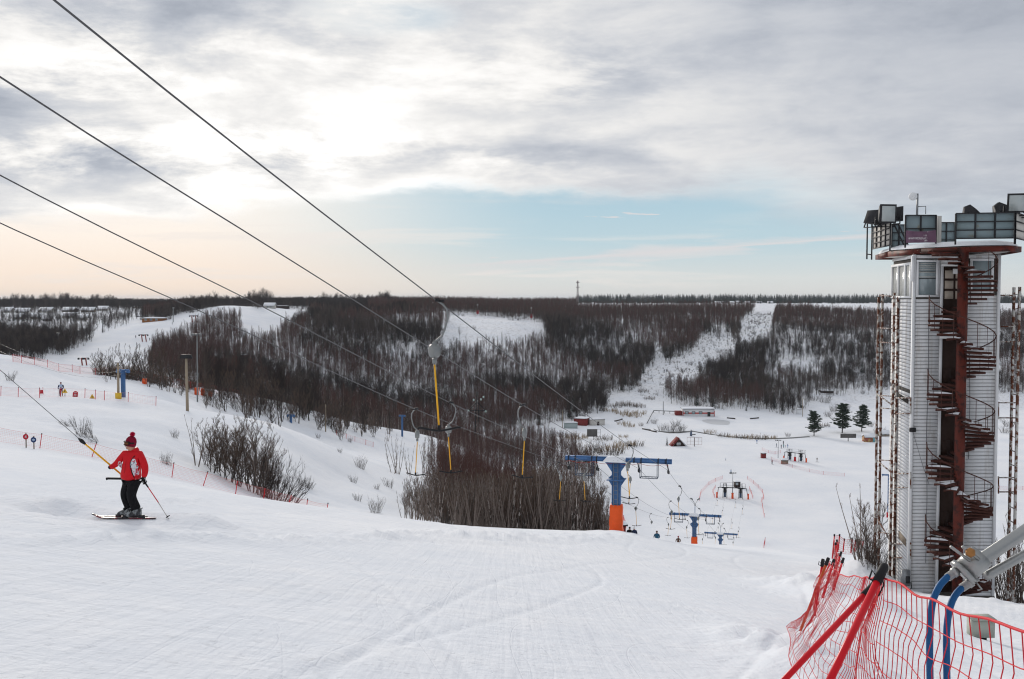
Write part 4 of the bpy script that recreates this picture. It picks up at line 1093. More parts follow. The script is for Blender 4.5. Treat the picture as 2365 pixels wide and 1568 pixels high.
# ---------------------------------------------------------------- bottom stations
def station(p, yaw, label, s=1.0, padm=(None,)*3, legs=True):
    r = empty('lift_station', p, yaw, label, 'lift station', 'bottom stations of the drag lifts'); r.scale = (s,)*3
    P = lambda mb, nm, m, par=None: mb.obj(nm, m, par or r)
    H = 3.6
    P(MB().beam((-4.3,0,H),(4.3,0,H),.22,.26).beam((-4.3,0,H),(-4.85,0,H-.25),.2), 'crossbeam', darkst)
    for k_, (xt, xb) in enumerate(((-4.6,-5.1),(0,0),(4.5,5.1))):
        P(MB().beam((xt,0,H),(xb,0,0),.18), 'leg', darkst)
        w_ = .55 if k_ != 1 else .75
        pm = padm[k_] or orange
        P(MB().box((xb,0,.85),(w_,w_,1.9),None,.85).box((xb,0,1.75),(w_*1.1,w_*1.1,.12)), 'safety_pad', pm)
    for c in (-2.5,2.6):
        dv = P(MB().box((c,.2,H-.9),(.9,1.4,1.4),None,.8), 'drive_unit', darkst)
        P(MB().lathe([(1.0,-.06),(1.05,0),(1.0,.06)], 24, (c,.2,H-.15)), 'bullwheel', darkst, dv)
        fr = MB()
        for a in (-.7,.7):
            for b in (-.6,.9): fr.beam((c+a,b,0),(c+a*.7,b,H+1.3),.09)
            fr.beam((c-.5,a,H+1.25),(c+.5,a,H+1.25),.09); fr.beam((c+a*.9,-.6,1.1),(c+a*.9,.9,1.1),.07)
        fr.beam((c-.6,-.6,H+.6),(c+.6,-.6,H+1.2),.06); fr.beam((c+.6,-.6,H+.6),(c-.6,-.6,H+1.2),.06); fr.beam((c-.7,-.6,.5),(c+.7,-.6,.5),.08)
        P(fr, 'drive_frame', darkst)
        P(MB().box((c,.3,1.2),(.8,.8,1.5)), 'counterweight', mat('machine_blue', (.07,.10,.16), .6), dv)
    rl = MB(); ps = [(-4.1,.4),(-4.1,1.6),(-2.4,2.6),(0,3.2),(2.4,2.6),(4.1,1.6),(4.1,.4)]
    for a, b in zip(ps[:-1], ps[1:]):
        for z in (H+.15,H+1.2): rl.beam((a[0],a[1],z),(b[0],b[1],z),.045)
    for a in ps: rl.beam((a[0],a[1],H-.1),(a[0],a[1],H+1.2),.045)
    P(rl, 'railing', darkst)
    return r
gs = gz(STN.x, 330); station(Vector((STN.x,330,gs)), YAW, 'lift bottom station straight below the pylons, with three orange padded legs')
q2 = at(1836,404); redpad = mat('red_vinyl', (.6,.02,.03), .5)
station(q2, YAW-.45, 'second lift station farther right, with two orange pads and a red one', .95, (orange, redpad, orange))
def lightmast(px, py, h, d, label, heads=4, m=steel, cat='light mast', pos=None, nm='light_mast'):
    p = pos or at(px, d); r = empty(nm, p, U(-.3,.3), label, cat)
    MB().tube([(0,0,-.3),(0,0,h)], [.13,.07], 8).obj('pole', m, r)
    MB().beam((-1.1,0,h),(1.1,0,h),.07).obj('crossbar', m, r)
    for i in range(heads):
        x = -1.0+2.0*i/max(1, heads-1); MB().box((x,-.1,h+.22),(.42,.3,.36),None,.8).obj('floodlight', darkst if i < 2 else galv, r)
    return r
lightmast(1692,0,6.6,340,'floodlight mast with four lamps behind the first lift station'); lightmast(1797,0,7.2,412,'floodlight mast rising beside the second lift station')
def hut(p, w, l, h, rz, label, wallm=redhut, name='wooden_hut', cat='hut', rh=.5, over=.15, flat=False, wins=(), door=None, snowh=.18, roofm=None, group=None):
    """small building: walls, ridge or flat roof with a snow load, windows and door on the front (-y) side"""
    r = empty(name, p, rz, label, cat, group)
    P = lambda mb, nm, m, par=None, sm=False: mb.obj(nm, m, par or r, smooth=sm)
    if flat:
        P(MB().box((0,0,h/2-.3),(w,l,h+.6)), 'wall', wallm)
        ro = P(MB().box((0,0,h+.05),(w+2*over,l+2*over,.10)), 'roof', roofm or darkst)
        sc = MB(); snowcap(sc, (0,0,h+.10), w+2*over, l+2*over, snowh*1.3); P(sc, 'snow_load', snow, ro, True)
    else:
        x, y = w/2, l/2
        P(MB().add([(-x,-y,-.5),(x,-y,-.5),(x,y,-.5),(-x,y,-.5),(-x,-y,h),(x,-y,h),(x,y,h),(-x,y,h),(-x,0,h+rh),(x,0,h+rh)], [(0,3,2,1),(0,1,5,4),(2,3,7,6),(1,2,6,9,5),(3,0,4,8,7),(4,5,9,8),(6,7,8,9)]), 'wall', wallm)
        def slab(z, t, ov): 
            X, Y = x+ov, y+ov; s_ = rh/y*ov
            return MB().add([(-X,-Y,h-s_+z),(X,-Y,h-s_+z),(X,0,h+rh+z),(-X,0,h+rh+z),(-X,Y,h-s_+z),(X,Y,h-s_+z),(-X,-Y,h-s_+z+t),(X,-Y,h-s_+z+t),(X,0,h+rh+z+t),(-X,0,h+rh+z+t),(-X,Y,h-s_+z+t),(X,Y,h-s_+z+t)],
                [(0,1,2,3),(3,2,5,4),(6,9,8,7),(9,10,11,8),(0,6,7,1),(4,5,11,10),(0,3,9,6),(3,4,10,9),(1,7,8,2),(2,8,11,5)])
        ro = P(slab(.01,.08,over), 'roof', roofm or darkst); P(slab(.10,snowh,over*.9), 'snow_load', snow, ro)
    for (cx_, cz, ww, hh) in wins:
        f_ = P(MB().box((cx_,-l/2-.01,cz),(ww+.16,.06,hh+.16)), 'window', trimw); P(MB().box((cx_,-l/2-.05,cz),(ww,.03,hh)), 'pane', glass, f_)
    if door: P(MB().box((door[0],-l/2-.02,door[2]/2),(door[1],.06,door[2])), 'door', wood)
    return r
p = at(1702,350); hut(p, 1.9, 1.8, 1.9, .1, 'small dark brown ticket hut behind the first lift station', wood, flat=True, snowh=.3, wins=((-.3,1.3,.7,.6),))
p = at(1763,412); hut(p, 1.6, 1.6, 2.0, .5, 'dark red booth left of the second lift station', redhut, flat=True, snowh=.2)
p = at(1812,398); hut(p, 2.6, 1.4, 1.5, 0, 'round topped snow covered bench shelter in front of the second station', woodg, flat=True, snowh=.6)
p = at(1430.5,78); hut(p, .9, .9, 1.1, .0, 'small dark red box standing just behind the tall orange pad', redhut, 'control_box', 'box', flat=True, snowh=.15)
# ---------------------------------------------------------------- nets
def net(name, label, tops, bots, ncol, nrow, r, m=netm, wav=.0, cat='safety net', group=None, poles=(), rr=3, polem=redm, pr=.017, bunch=0, rope=2.2):
    """strands between an upper and a lower line; the poles are parts of the fence"""
    tops = [Vector(p) for p in tops]; bots = [Vector(p) for p in bots]
    root = empty(name, bots[0], 0, label, cat, group)
    def pl(L, s):
        q = s*(len(L)-1); i = min(int(q), len(L)-2); return L[i].lerp(L[i+1], q-i)
    def P(s, v):
        a, b = pl(tops, s), pl(bots, s); q = a.lerp(b, v)
        if wav:
            k_ = wav*(1-(2*v-1)**2*.5); q = q + Vector((k_*(float(vnoise(np.array(s*ncol*.13), np.array(v*3.0), 5))), k_*float(vnoise(np.array(s*ncol*.11), np.array(v*3.0), 6)), .5*k_*float(vnoise(np.array(s*ncol*.3), np.array(v*5.0), 7))))
        return q
    mb = MB(); steps = max(24, ncol//2)
    mb.tube([P(i/steps, 0) for i in range(steps+1)], r*rope, rr+1, False)
    mb.tube([P(i/steps, 1) for i in range(steps+1)], r*1.6, rr, False)
    for j in range(1, nrow): mb.tube([P(i/steps, j/nrow) for i in range(steps+1)], r, rr, False)
    seg = min(nrow, 10)
    for i in range(ncol+1):
        s = i/ncol
        if bunch: s += bunch*sin(i*.55)/ncol
        s = min(max(s, 0), 1); ph = U(0,6)
        mb.tube([P(min(1, max(0, s+(.30*(1 if k_ % 2 else -1))/ncol*(wav > 0))), k_/seg) for k_ in range(seg+1)], r, rr, False)
    o = part(mb, 'netting', m, root); o['kind'] = 'stuff'
    for a, b in poles:
        a, b = Vector(a), Vector(b)
        part(MB().tube([a, b], pr, 8), 'pole', polem, root)
        part(MB().tube([a+(a-b).normalized()*.05, a-(a-b).normalized()*.04], pr*1.35, 8), 'pole_cap', black, root)
    return root
random.seed(31)
# foreground: the net running off to the right and the one sagging back to the left
T = [W(2044,1334,5.0), W(2095,1360,4.55), W(2155,1390,4.15), W(2245,1423,3.65), W(2365,1458,3.1), W(2520,1500,2.7)]
net('safety_net', 'coarse red safety net crossing the lower right corner in front of two blue hoses', T, [p+Vector((-.05,-.02,-1.35)) for p in T], 25, 12, .0023, wav=.12, group='red safety nets', rr=5, rope=2.4)
T = [W(2042,1331,5.0), W(2022,1334,5.9), W(1986,1335,7.6), W(1945,1327,10), W(1925,1312,12.6), W(1911,1297,15)]
B = [W(2040,1830,4.9), W(1955,1760,5.4), W(1880,1640,6.8), W(1828,1510,9.2), W(1820,1450,12), W(1842,1450,15)]
pol = [(W(1911,1296,15), W(1847,1461,15.2))]
net('safety_net', 'fine bunched red net sagging from the nearest pole back to the slanting orange pole', T, B, 54, 12, .0024, wav=.16, group='red safety nets', rr=4, bunch=.9)
def lone_pole(a, b, r, label, m=redm, hook=True):
    a, b = Vector(a), Vector(b); e = empty('fence_pole', b, 0, label, 'fence pole', 'red poles of the foreground net')
    rel_ = lambda mb: rel(mb, e)
    rel_(MB().tube([a, b], r, 16)).obj('shaft', m, e, smooth=True)
    d = (a-b).normalized(); rel_(MB().tube([a-d*.07, a+d*.035, a+d*.05], [r*1.28, r*1.28, r*1.0], 16)).obj('cap', black, e)
    if hook:
        rel_(MB().tube([a-d*.02+Vector((-r*1.2,0,0)), a-d*.0+Vector((-r*2.6,0,.012)), a-d*.03+Vector((-r*2.8,0,-.01)), a-d*.055+Vector((-r*1.2,0,0))], r*.28, 6)).obj('hook', black, e)
        rel_(MB().tube([a-d*.05+Vector((r*1.2,0,0)), a-d*.07+Vector((r*2.0,0,-.01)), a-d*.12+Vector((r*1.5,0,-.03))], r*.22, 6)).obj('net_clip', black, e)
    return e
lone_pole(W(2036,1322,5.0), W(1850,1710,4.4), .0185, 'nearest and thickest red pole, leaning left, with a black cap')
lone_pole(W(2012,1358,5.6), W(1660,1730,5.0), .017, 'second red pole crossing behind the nearest one at a flatter slant', hook=False)
lone_pole(W(1911,1295,15), W(1845,1466,15.2), .021, 'faded orange pole leaning at the left end of the foreground net', mat('faded_orange', (.55,.10,.03), .5))
for a, b, d, t in (((1900,1298),(1881,1422),15.5,'steep red pole just left of the faded orange one'), ((1925,1297),(1900,1381),18,'slanting red pole right behind the orange one'), ((1947,1293),(1925,1362),21,'red pole leaning at the right of the small group'), ((1942,1278),(1926,1331),24,'shorter red pole behind the small group')):
    lone_pole(W(*a,d), W(*b,d), .022, t)
T = [W(1911,1299,15), W(1918,1306,16.5), W(1925,1301,18), W(1940,1312,20), W(1946,1297,21.5), W(1940,1296,24), W(1941,1281,26)]
net('safety_net', 'tangled red net hanging between the small group of slanting poles', T, [W(1850,1455,14.6), W(1870,1435,16), W(1893,1405,17.6), W(1908,1386,19.5), W(1928,1365,21.5), W(1920,1345,24), W(1926,1334,26)], 34, 8, .0035, wav=.25, group='red safety nets')
T = [W(1941,1281,26), W(1932,1277,30), W(1934,1262,36), W(1927,1240,46)]
pl_ = [(W(1933,1249,40), W(1935,1275,40)), (W(1930,1256,36), W(1932,1284,36)), (W(1927,1236,46), W(1922,1290,46))]
net('safety_net', 'narrow red net seen almost end on beyond the pole group', T, [W(1926,1333,26), W(1926,1315,30), W(1931,1300,36), W(1924,1288,46)], 34, 7, .0045, wav=.2, poles=pl_, pr=.03, group='red safety nets')
xs = [(1938,1236,1270),(1949,1246,1275),(1967,1244,1277),(1975,1249,1277),(1982,1251,1266),(1986,1249,1262),(1993,1250,1264)]
pl_ = [(W(x+1,a,46+i), W(x-2,b,46+i)) for i, (x, a, b) in enumerate(xs)]
net('safety_net', 'short red net with seven poles above the snow bank left of the tower', [W(1927,1238,46)]+[W(x+1,a+1,46+i) for i, (x,a,b) in enumerate(xs)], [W(1924,1275,46)]+[W(x-2,b+3,46+i) for i, (x,a,b) in enumerate(xs)], 40, 7, .0045, wav=.1, poles=pl_, pr=.03, group='red safety nets')
pinkn = mat('pale_red_net', (.78,.30,.30), .7)
# near net on the left
pts = [(-130,965,1005),(-20,984,1025),(91,1011,1052),(214,1035,1073),(300,1055,1092),(396,1077,1111),(471,1101,1137),(543,1123,1156),(607,1148,1176),(665,1159,1188),(705,1173,1196),(752,1188,1206)]
tops, bots, pls = [], [], []
for i, (px, yt, yb) in enumerate(pts):
    d = 68; b = at(px, d); t = W(px+4, yt, d)
    if t.z - b.z < .9: t.z = b.z+.95
    tops.append(t); bots.append(b+Vector((0,0,.06))); pls.append((t+Vector((.05+.1*(i % 3 == 0),0,.04)), b-Vector((.12*(i % 3 == 0),0,.2))))
def sagline(L, n_=4, s=.07):
    o = []
    for a, b in zip(L[:-1], L[1:]):
        for k_ in range(n_): u = k_/n_; o.append(a.lerp(b, u)-Vector((0,0,4*u*(1-u)*s)))
    return o+[L[-1]]
net('safety_net', 'long pale red net on thin poles crossing behind the skier in red', sagline(tops), sagline(bots, 4, -.0), 300, 8, .0035, m=pinkn, poles=pls, pr=.028, group='red safety nets')
pts = [(-60,903,925),(2,906,920),(42,907,927),(91,900,922),(140,897,916),(196,890,910),(220,886,908),(241,889,908),(296,902,922),(360,922,932)]
tops, bots, pls = [], [], []
for i, (px, yt, yb) in enumerate(pts):
    d = 122+i*.6; b = at(px, d); t = Vector(b)+Vector((0,0,1.15)); tops.append(t); bots.append(b+Vector((0,0,.1))); pls.append((t+Vector((.05,0,.05)), b))
net('safety_net', 'faint pink net with red poles along the top of the left mound', sagline(tops), sagline(bots, 4, 0), 150, 6, .004, m=pinkn, poles=pls, pr=.035, group='red safety nets')
tops, bots, pls = [], [], []
for i, px in enumerate((30,50,80,110,136,167,185,221,260,300,350,400,440,490,540,590)):
    d = float(np.interp(px, (0,155,258,365,436,522,575,639), (158,170,180,193,203,220,234,248))); b = at(px, d); h = 1.2+.5*(px > 230)
    tops.append(b+Vector((0,0,h))); bots.append(b+Vector((0,0,.0))); pls.append((b+Vector((0,0,h+.1)), b))
net('safety_net', 'dense dark red net running along the far rim behind the left mound', tops, bots, 300, 9, .006, poles=pls, pr=.035, group='red safety nets')
def arc(label, pts, d0=None, h=1.15, nrow=5, r=.007, m=pinkn):
    tops, bots, pls = [], [], []
    for px, py in pts:
        b = hit(px, py, 90 if py > 1200 else 240); tops.append(b+Vector((0,0,h))); bots.append(b+Vector((0,0,.05))); pls.append((b+Vector((.03,0,h+.1)), b))
    L = sum((a-b).length for a, b in zip(tops[:-1], tops[1:]))
    net('safety_net', label, tops, bots, int(min(160, L/.3)), nrow, r, m=m, poles=pls, pr=.045, group='red safety nets')
arc('pink net curving down the right side of the first lift station', [(1726,1107),(1740,1117),(1751,1127),(1761,1138),(1764,1152),(1759,1158),(1761,1172),(1765,1195)])
arc('pink net curving round the left side of the first lift station', [(1668,1106),(1652,1112),(1637,1120),(1619,1139),(1615,1157)])
arc('tiny pink net beside the left padded leg of the first station', [(1652,1127),(1646,1137),(1650,1149)], h=1.0)
arc('tiny pink net beside the right padded leg of the first station', [(1731,1130),(1735,1140),(1739,1152)], h=1.0)
arc('pink net in front of the second lift station', [(1781,1062),(1805,1072),(1830,1080),(1870,1090),(1902,1096),(1950,1100)])
arc('pink net leading up to the second lift station from the left', [(1760,1040),(1775,1046),(1790,1049),(1803,1046)])
arc('small red net standing alone low on the piste', [(1767,1252),(1764,1266)], m=netm)
arc('small red net beside the dark red box behind the orange pad', [(1435,1190),(1440,1204),(1446,1220)], m=netm, h=1.6)
arc('faint pink net at the foot of the mound left of the thicket', [(778,1072),(800,1072),(820,1074),(845,1078),(862,1080)])
arc('faint pink fence at the far right of the valley beyond the tower', [(2308,1130),(2335,1132),(2362,1131),(2400,1130)])

# ---------------------------------------------------------------- snow lance with two blue hoses
d = 6.0
r = empty('snow_lance', W(2240,1560,d), 0, 'silver snow lance with two blue hoses, behind the net at the lower right', 'snow lance')
alu = mat('aluminium', (.34,.345,.34), .36, .85, vary=.12, vscale=14, bump=.15, bscale=60); bluh = mat('blue_hose', (.012,.085,.23), .45, vary=.1, vscale=20)
a, b = W(2262,1297,d), W(2480,1150,6.9); part(MB().tube([a,b], .040, 20), 'barrel', alu, r, True)
a2, b2 = W(2280,1330,d+.05), W(2480,1215,6.9); part(MB().tube([a2,b2], .028, 14), 'strut', alu, r, True)
ax = (W(2222,1303,d)-W(2262,1290,d)).normalized()
hd = MB(); c0, c1 = W(2268,1283,d), W(2229,1318,d); hd.tube([c0, c1], .075, 22); hd.tube([c1, c1+(c1-c0).normalized()*.03], .088, 22); part(hd, 'valve_head', alu, r)
part(MB().tube([W(2240,1295,5.93), W(2195,1262,5.93)], .009, 8).tube([W(2262,1292,5.93), W(2222,1262,5.93)], .009, 8), 'valve_handle', alu, r, True)
part(MB().lathe([(.02,0),(.03,.01),(.03,.03),(.015,.045)], 6, W(2243,1279,5.92), (-.5,-.6,.5)), 'brass_nut', mat('brass', (.35,.17,.06), .4, .8), r)
for k_, (x1, y1, x2, y2, pts) in enumerate(((2222,1309,2188,1334,[(2194,1328),(2184,1337),(2172,1350),(2161,1370),(2153,1395),(2149,1430),(2147,1480),(2148,1568),(2152,1640)]), (2257,1334,2221,1358,[(2227,1353),(2216,1363),(2204,1378),(2195,1400),(2189,1430),(2186,1475),(2187,1568),(2190,1640)]))):
    f_ = MB(); A_, B_ = W(x1,y1,d-.02), W(x2,y2,d-.02); f_.tube([A_, A_.lerp(B_,.35), A_.lerp(B_,.36), A_.lerp(B_,.6), A_.lerp(B_,.61), B_], [.022,.022,.031,.031,.026,.026], 14)
    f_.tube([A_.lerp(B_,.45)+Vector((.02,-.03,.01)), A_.lerp(B_,.45)+Vector((.05,-.045,-.03)), A_.lerp(B_,.7)+Vector((.05,-.04,-.02))], .006, 6)
    part(f_, 'coupling', alu, r, True)
    hp = [W(x, y, d-.02-.10*i/8) for i, (x, y) in enumerate(pts)]
    fine_ = []
    for i in range(len(hp)-1):
        for u in (0,.5): 
            p0, p1_, p2_, p3_ = hp[max(i-1,0)], hp[i], hp[i+1], hp[min(i+2,len(hp)-1)]
            fine_.append(.5*((2*p1_)+(p2_-p0)*u+(2*p0-5*p1_+4*p2_-p3_)*u*u+(3*p1_-p0-3*p2_+p3_)*u**3))
    part(MB().tube(fine_+[hp[-1]], .0205, 14), 'hose', bluh, r, True)
part(MB().beam(W(2440,1180,6.9), W(2460,1900,6.9), .05), 'stand', steel, r)
# grey cabinet on a post at the foot of the tower and a small box by the wall
c = W(2265,1447,20); r = empty('meter_cabinet', c, 0, 'pale grey green cabinet on a black foot in the snow below the staircase', 'cabinet')
s_ = 20/F
MB().box((0,0,0),(50*s_,.30,42*s_)).obj('box', mat('cabinet_paint', (.40,.42,.37), .5), r); MB().box((0,0,22*s_),(54*s_,.36,.03)).obj('lid', mat('cabinet_paint', ()), r)
MB().lathe([(.09,-.42),(.09,0)], 12, (.03,0,-19*s_)).obj('foot', black, r)
c = W(2091,1340,38.6); r = empty('switch_box', c, 0, 'grey switch box at the left foot of the white tower', 'switch box')
MB().box((0,0,.1),(.30,.22,.62)).obj('box', steel, r); MB().box((.05,-.12,.05),(.16,.03,.28)).obj('cover', darkst, r); MB().beam((0,0,-.2),(0,0,-1.2),.06).obj('post', darkst, r); MB().tube([(0,-.05,-.2),(.1,-.06,-.4),(.22,-.05,-.3),(.2,-.05,-.05)], .02, 6).obj('cable', black, r)
part_ = MB()
# ---------------------------------------------------------------- signs on the left
def disc_sign(px, cy, by, d, label, colr, glyph):
    b = at(px, d); c = W(px, cy, d); r = empty('piste_sign', b, 0, label, 'piste sign')
    h = c.z-b.z; MB().beam((0,.03,-.3),(0,.03,h+.25),.07,.03).obj('post', woodg, r)
    o = MB().lathe([(.185,-.008),(.185,.008)], 28, (0,-.01,h), (0,1,0)).obj('plate', colr, r)
    g_ = MB()
    if glyph == '4':
        g_.beam((.035,-.025,h-.09),(.035,-.025,h+.09),.026,.006).beam((-.055,-.025,h-.03),(.07,-.025,h-.03),.006,.026).beam((-.05,-.0255,h-.03),(.03,-.0255,h+.09),.006,.026)
    else:
        g_.add([(-.12,-.024,h-.045),(.0,-.024,h-.045),(.0,-.024,h-.10),(.12,-.024,h),(.0,-.024,h+.10),(.0,-.024,h+.045),(-.12,-.024,h+.045),(-.07,-.024,h)], [(0,1,5,7),(7,5,6),(2,3,4),(1,2,4,5)])
    g_.obj('symbol', trimw if glyph == '4' else mat('pale_blue', (.42,.52,.66), .5), r)
    return r
disc_sign(60, 1008.6, 1046, 66, 'round red piste sign with a white 4 on a wooden post', mat('sign_red', (.50,.012,.03), .4), '4')
disc_sign(78, 1015.6, 1050, 66, 'round blue piste sign with a pale arrow, beside the red number sign', mat('sign_blue', (.015,.04,.14), .4), '>')
b = at(173.5,128); r = empty('warning_board', b, 0, 'red board with a rounded top and white lines of text, on the left mound', 'board')
sg = mat('sign_red', ()); pr = [(-.33,0),(.33,0),(.33,.45)]+[(.33*cos(a),.45+.30*sin(a)) for a in np.linspace(.2,pi-.2,8)]+[(-.33,.45)]
mb = MB(); mb.add([(x+.1*z,-.03,z) for x, z in pr]+[(x+.1*z,.03,z) for x, z in pr], [tuple(range(len(pr))), tuple(range(len(pr),2*len(pr)))[::-1]]+[(i,len(pr)+i,len(pr)+(i+1)%len(pr),(i+1)%len(pr)) for i in range(len(pr))]); mb.obj('board', sg, r)
MB().box((.05,-.045,.52),(.40,.02,.06)).box((.03,-.045,.30),(.34,.02,.04)).box((.02,-.045,.20),(.36,.02,.05)).obj('lettering', trimw, r)
for px, lb in ((150,'yellow triangular warning sign on a pole beside the skier in white'), (213,'small yellow warning triangle on the snow between the red fence poles')):
    b = at(px,127); r = empty('warning_triangle', b, 0, lb, 'warning sign'); z0 = .55 if px == 150 else .0
    MB().add([(-.36,-.02,z0),(.36,-.02,z0),(0,-.02,z0+.60),(-.36,.02,z0),(.36,.02,z0),(0,.02,z0+.60)], [(0,1,2),(3,5,4),(0,3,4,1),(1,4,5,2),(2,5,3,0)]).obj('plate', mat('sign_yellow', (.75,.50,.03), .5), r)
    MB().beam((0,-.03,z0+.12),(0,-.03,z0+.36),.08,.02).obj('symbol', black, r)
    if z0: MB().beam((0,.04,-.2),(0,.04,z0+.2),.05).obj('post', steel, r)
b = at(96.5,130); r = empty('red_barrier', b, 0, 'small red barrier with two short poles, left of the skier in white', 'barrier')
MB().box((0,0,.35),(.38,.05,.5)).obj('panel', sg, r); MB().beam((-.22,0,-.1),(-.26,0,.95),.04).obj('pole', redm, r); MB().beam((.2,0,-.1),(.16,0,.95),.04).obj('pole', redm, r)

# ---------------------------------------------------------------- poles, masts and other lifts
def pole(name, label, cat, px, ytop, ybot, w, m, dmin=1.5, lean=0, d=None, head=None):
    b = at(px, d) if d else hit(px, ybot, dmin); dd = b.y; t = W(px+lean, ytop, dd); r = empty(name, b, 0, label, cat)
    v = t-b; MB().tube([(0,0,-.3), v], [w/2*1.1, w/2*.85], 8).obj('pole', m, r)
    if head: head(r, v)
    return r
conc = mat('pale_wood_pole', (.33,.27,.20), .85, vary=.2, vscale=3)
def hd_lamp(r, v): MB().box(v+Vector((0,0,.15)),(1.6,.5,.5),None,.8).obj('lamp_head', darkst, r)
def hd_lights(r, v):
    MB().beam(v+Vector((-.9,0,0)), v+Vector((.9,0,0)), .12).obj('crossbar', steel, r)
    for x in (-.8,-.2,.6): MB().box(v+Vector((x,-.1,-.1)),(.45,.3,.4)).obj('lamp_head', galv, r)
def hd_yellow(r, v):
    MB().box((0,0,.35),(.62,.62,.9)).obj('yellow_base', mat('sign_yellow', ()), r); MB().box(v,(.7,.15,.12)).box(v-Vector((0,0,.35)),(.5,.12,.1)).obj('insulator_arm', darkst, r)
pole('utility_pole', 'grey concrete pole with a yellow base beside the left blue pylon', 'utility pole', 273.5, 838, 910, .34, conc, d=132, lean=-1, head=hd_yellow)
pole('lamp_pole', 'stout pale wooden pole with a dark lamp head above the left mound', 'lamp pole', 433, 826, 950, .38, conc, d=130, lean=-3, head=hd_lamp)
pole('light_mast', 'thin grey light mast rising behind the pale wooden pole', 'light mast', 456, 771, 928, .26, galv, 150, lean=-1, head=hd_lights)
pole('utility_pole', 'thin bare pole on the slope right of the second blue pylon', 'utility pole', 752, 934, 997, .28, conc, 200)
def small_pylon(px, ybot, ytop, d, label, wd=1.9, padm=None, m=blue):
    b = at(px, d); h = W(px, ytop, d).z-b.z; r = empty('small_lift_pylon', b, -.3, label, 'lift pylon')
    MB().box((0,0,h/2-.2),(.45,.40,h+.1)).obj('column', m, r); MB().beam((-.10,-.26,.2),(-.10,-.26,h),.03).beam((.1,-.26,.2),(.1,-.26,h),.03).obj('ladder', m, r)
    hd = MB().box((0,0,h-.12),(wd,.25,.22)).box((-.1,.1,h-.42),(wd*.8,.5,.12)).box((-wd*.42,0,h-.35),(.3,.5,.35)).box((wd*.42,0,h-.35),(.3,.5,.35)); hd.obj('crossarm', m, r)
    for s in (-1,1):
        MB().lathe([(.26,-.05),(.26,.05)], 12, (s*wd*.45,0,h-.55), (1,0,.0)).obj('sheave', darkst, r)
    if padm: MB().box((0,0,.7),(.9,.9,1.5)).obj('safety_pad', padm, r)
    return r
small_pylon(285,910,852,134,'blue lift pylon at the left, beside the concrete pole with a yellow base', 1.9)
small_pylon(672,998,957,232,'small blue lift pylon in the gap behind the mound crest')
small_pylon(929,991,958,286,'small blue lift pylon on the rim left of the big t-bar')
small_pylon(2051,1122,1095,300,'tiny blue lift pylon with a red pad seen between the rusty masts', 4.0, mat('red_vinyl', ()))
rp = [W(-40,775,60), W(285,853,134), W(672,957,232), W(929,958.5,286), W(1100,990,330)]
for dz, t in ((0,'upper'),(-.5,'lower')):
    L = []
    for a, b in zip(rp[:-1], rp[1:]):
        for k_ in range(12): u = k_/12; L.append(a.lerp(b,u)-Vector((0,0,4*u*(1-u)*1.2-dz)))
    meta(MB().tube(L, .010, 4).obj('haul_rope', cable_m), f'{t} thin rope of the left lift linking the three small blue pylons', 'rope', 'ropes of the left lift')
orangep = orange
for px, py, h, lb in ((334,895,1.0,'leftmost small orange pad on the rim, under the bare trees'),(454,903,1.5,'orange pad at the foot of the thin grey light mast'),(468.5,901,1.5,'orange pad just right of the grey light mast'),(485.7,905,1.1,'rightmost of the small orange pads on the rim')):
    b = at(px, float(np.interp(px,(258,365,436,522),(178,190,203,220)))-7); r = empty('orange_marker', b, 0, lb, 'orange pad', 'orange pads on the rim')
    MB().box((0,0,h/2),(.75,.5,h),None,.9).obj('pad', orangep, r); MB().beam((0,0,h),(0,0,h+.4),.1).obj('post', steel, r)
for i, (px, yb, yt) in enumerate(((188,843.6,826.4),(198,843.6,826.4),(327,789,772.5),(336,789,772.5),(443,743.7,728.5),(451.5,744,728.5))):
    b = hit(px, yb, 420); h = (yb-yt)/F*b.y; r = empty('ski_tow_pylon', b, 0, ('left','right')[i % 2]+' one of the '+('lowest','middle','highest')[i//2]+' pair of red tow pylons on the far piste', 'tow pylon', 'tow pylons on the far piste')
    MB().beam((.6,0,-.5),(0,0,h),.55).obj('column', mat('dull_red', (.28,.07,.06), .7), r); MB().beam((-1.7,0,h),(1.7,0,h),.35).obj('crossarm', steel, r)
    for s in (-1,1): MB().box((s*1.5,0,h-.5),(.8,.8,.9)).obj('sheave_set', darkst, r)
for i, (px, yb, yt) in enumerate(((237,767,738),(134.5,808,770))):
    pole('light_mast', ('pale light mast beside a bush halfway up the left edge of the far piste','pale light mast low on the left edge of the far piste')[i], 'light mast', px, yt, yb, .7, galv, 420, head=lambda r, v: MB().box(v,(2.0,.6,.9)).obj('lamp_head', galv, r))
pole('light_mast', 'grey light mast among the trees behind the far piste chalet', 'light mast', 400, 711, 744, .6, galv, 600, head=lambda r, v: MB().box(v,(1.6,.6,.7)).obj('lamp_head', galv, r))
for px, yb, yt, lb in ((1103,727.5,704,'middle red padded pole at the edge of the plateau snowfield'),(1227,737,711,'rightmost red padded pole on the plateau snowfield'),(1000,719,698.5,'leftmost red padded pole, close to the top clamp of the big t-bar')):
    pole('padded_pole', lb, 'padded pole', px, yt, yb, .35, steel, 500, head=lambda r, v: (MB().lathe([(.7,.9),(1.0,1.6),(1.0,3.8),(.7,4.6)], 10).obj('pad', mat('sign_red', ()), r), MB().box(v,(1.2,.5,.6)).obj('lamp_head', trimw, r)))
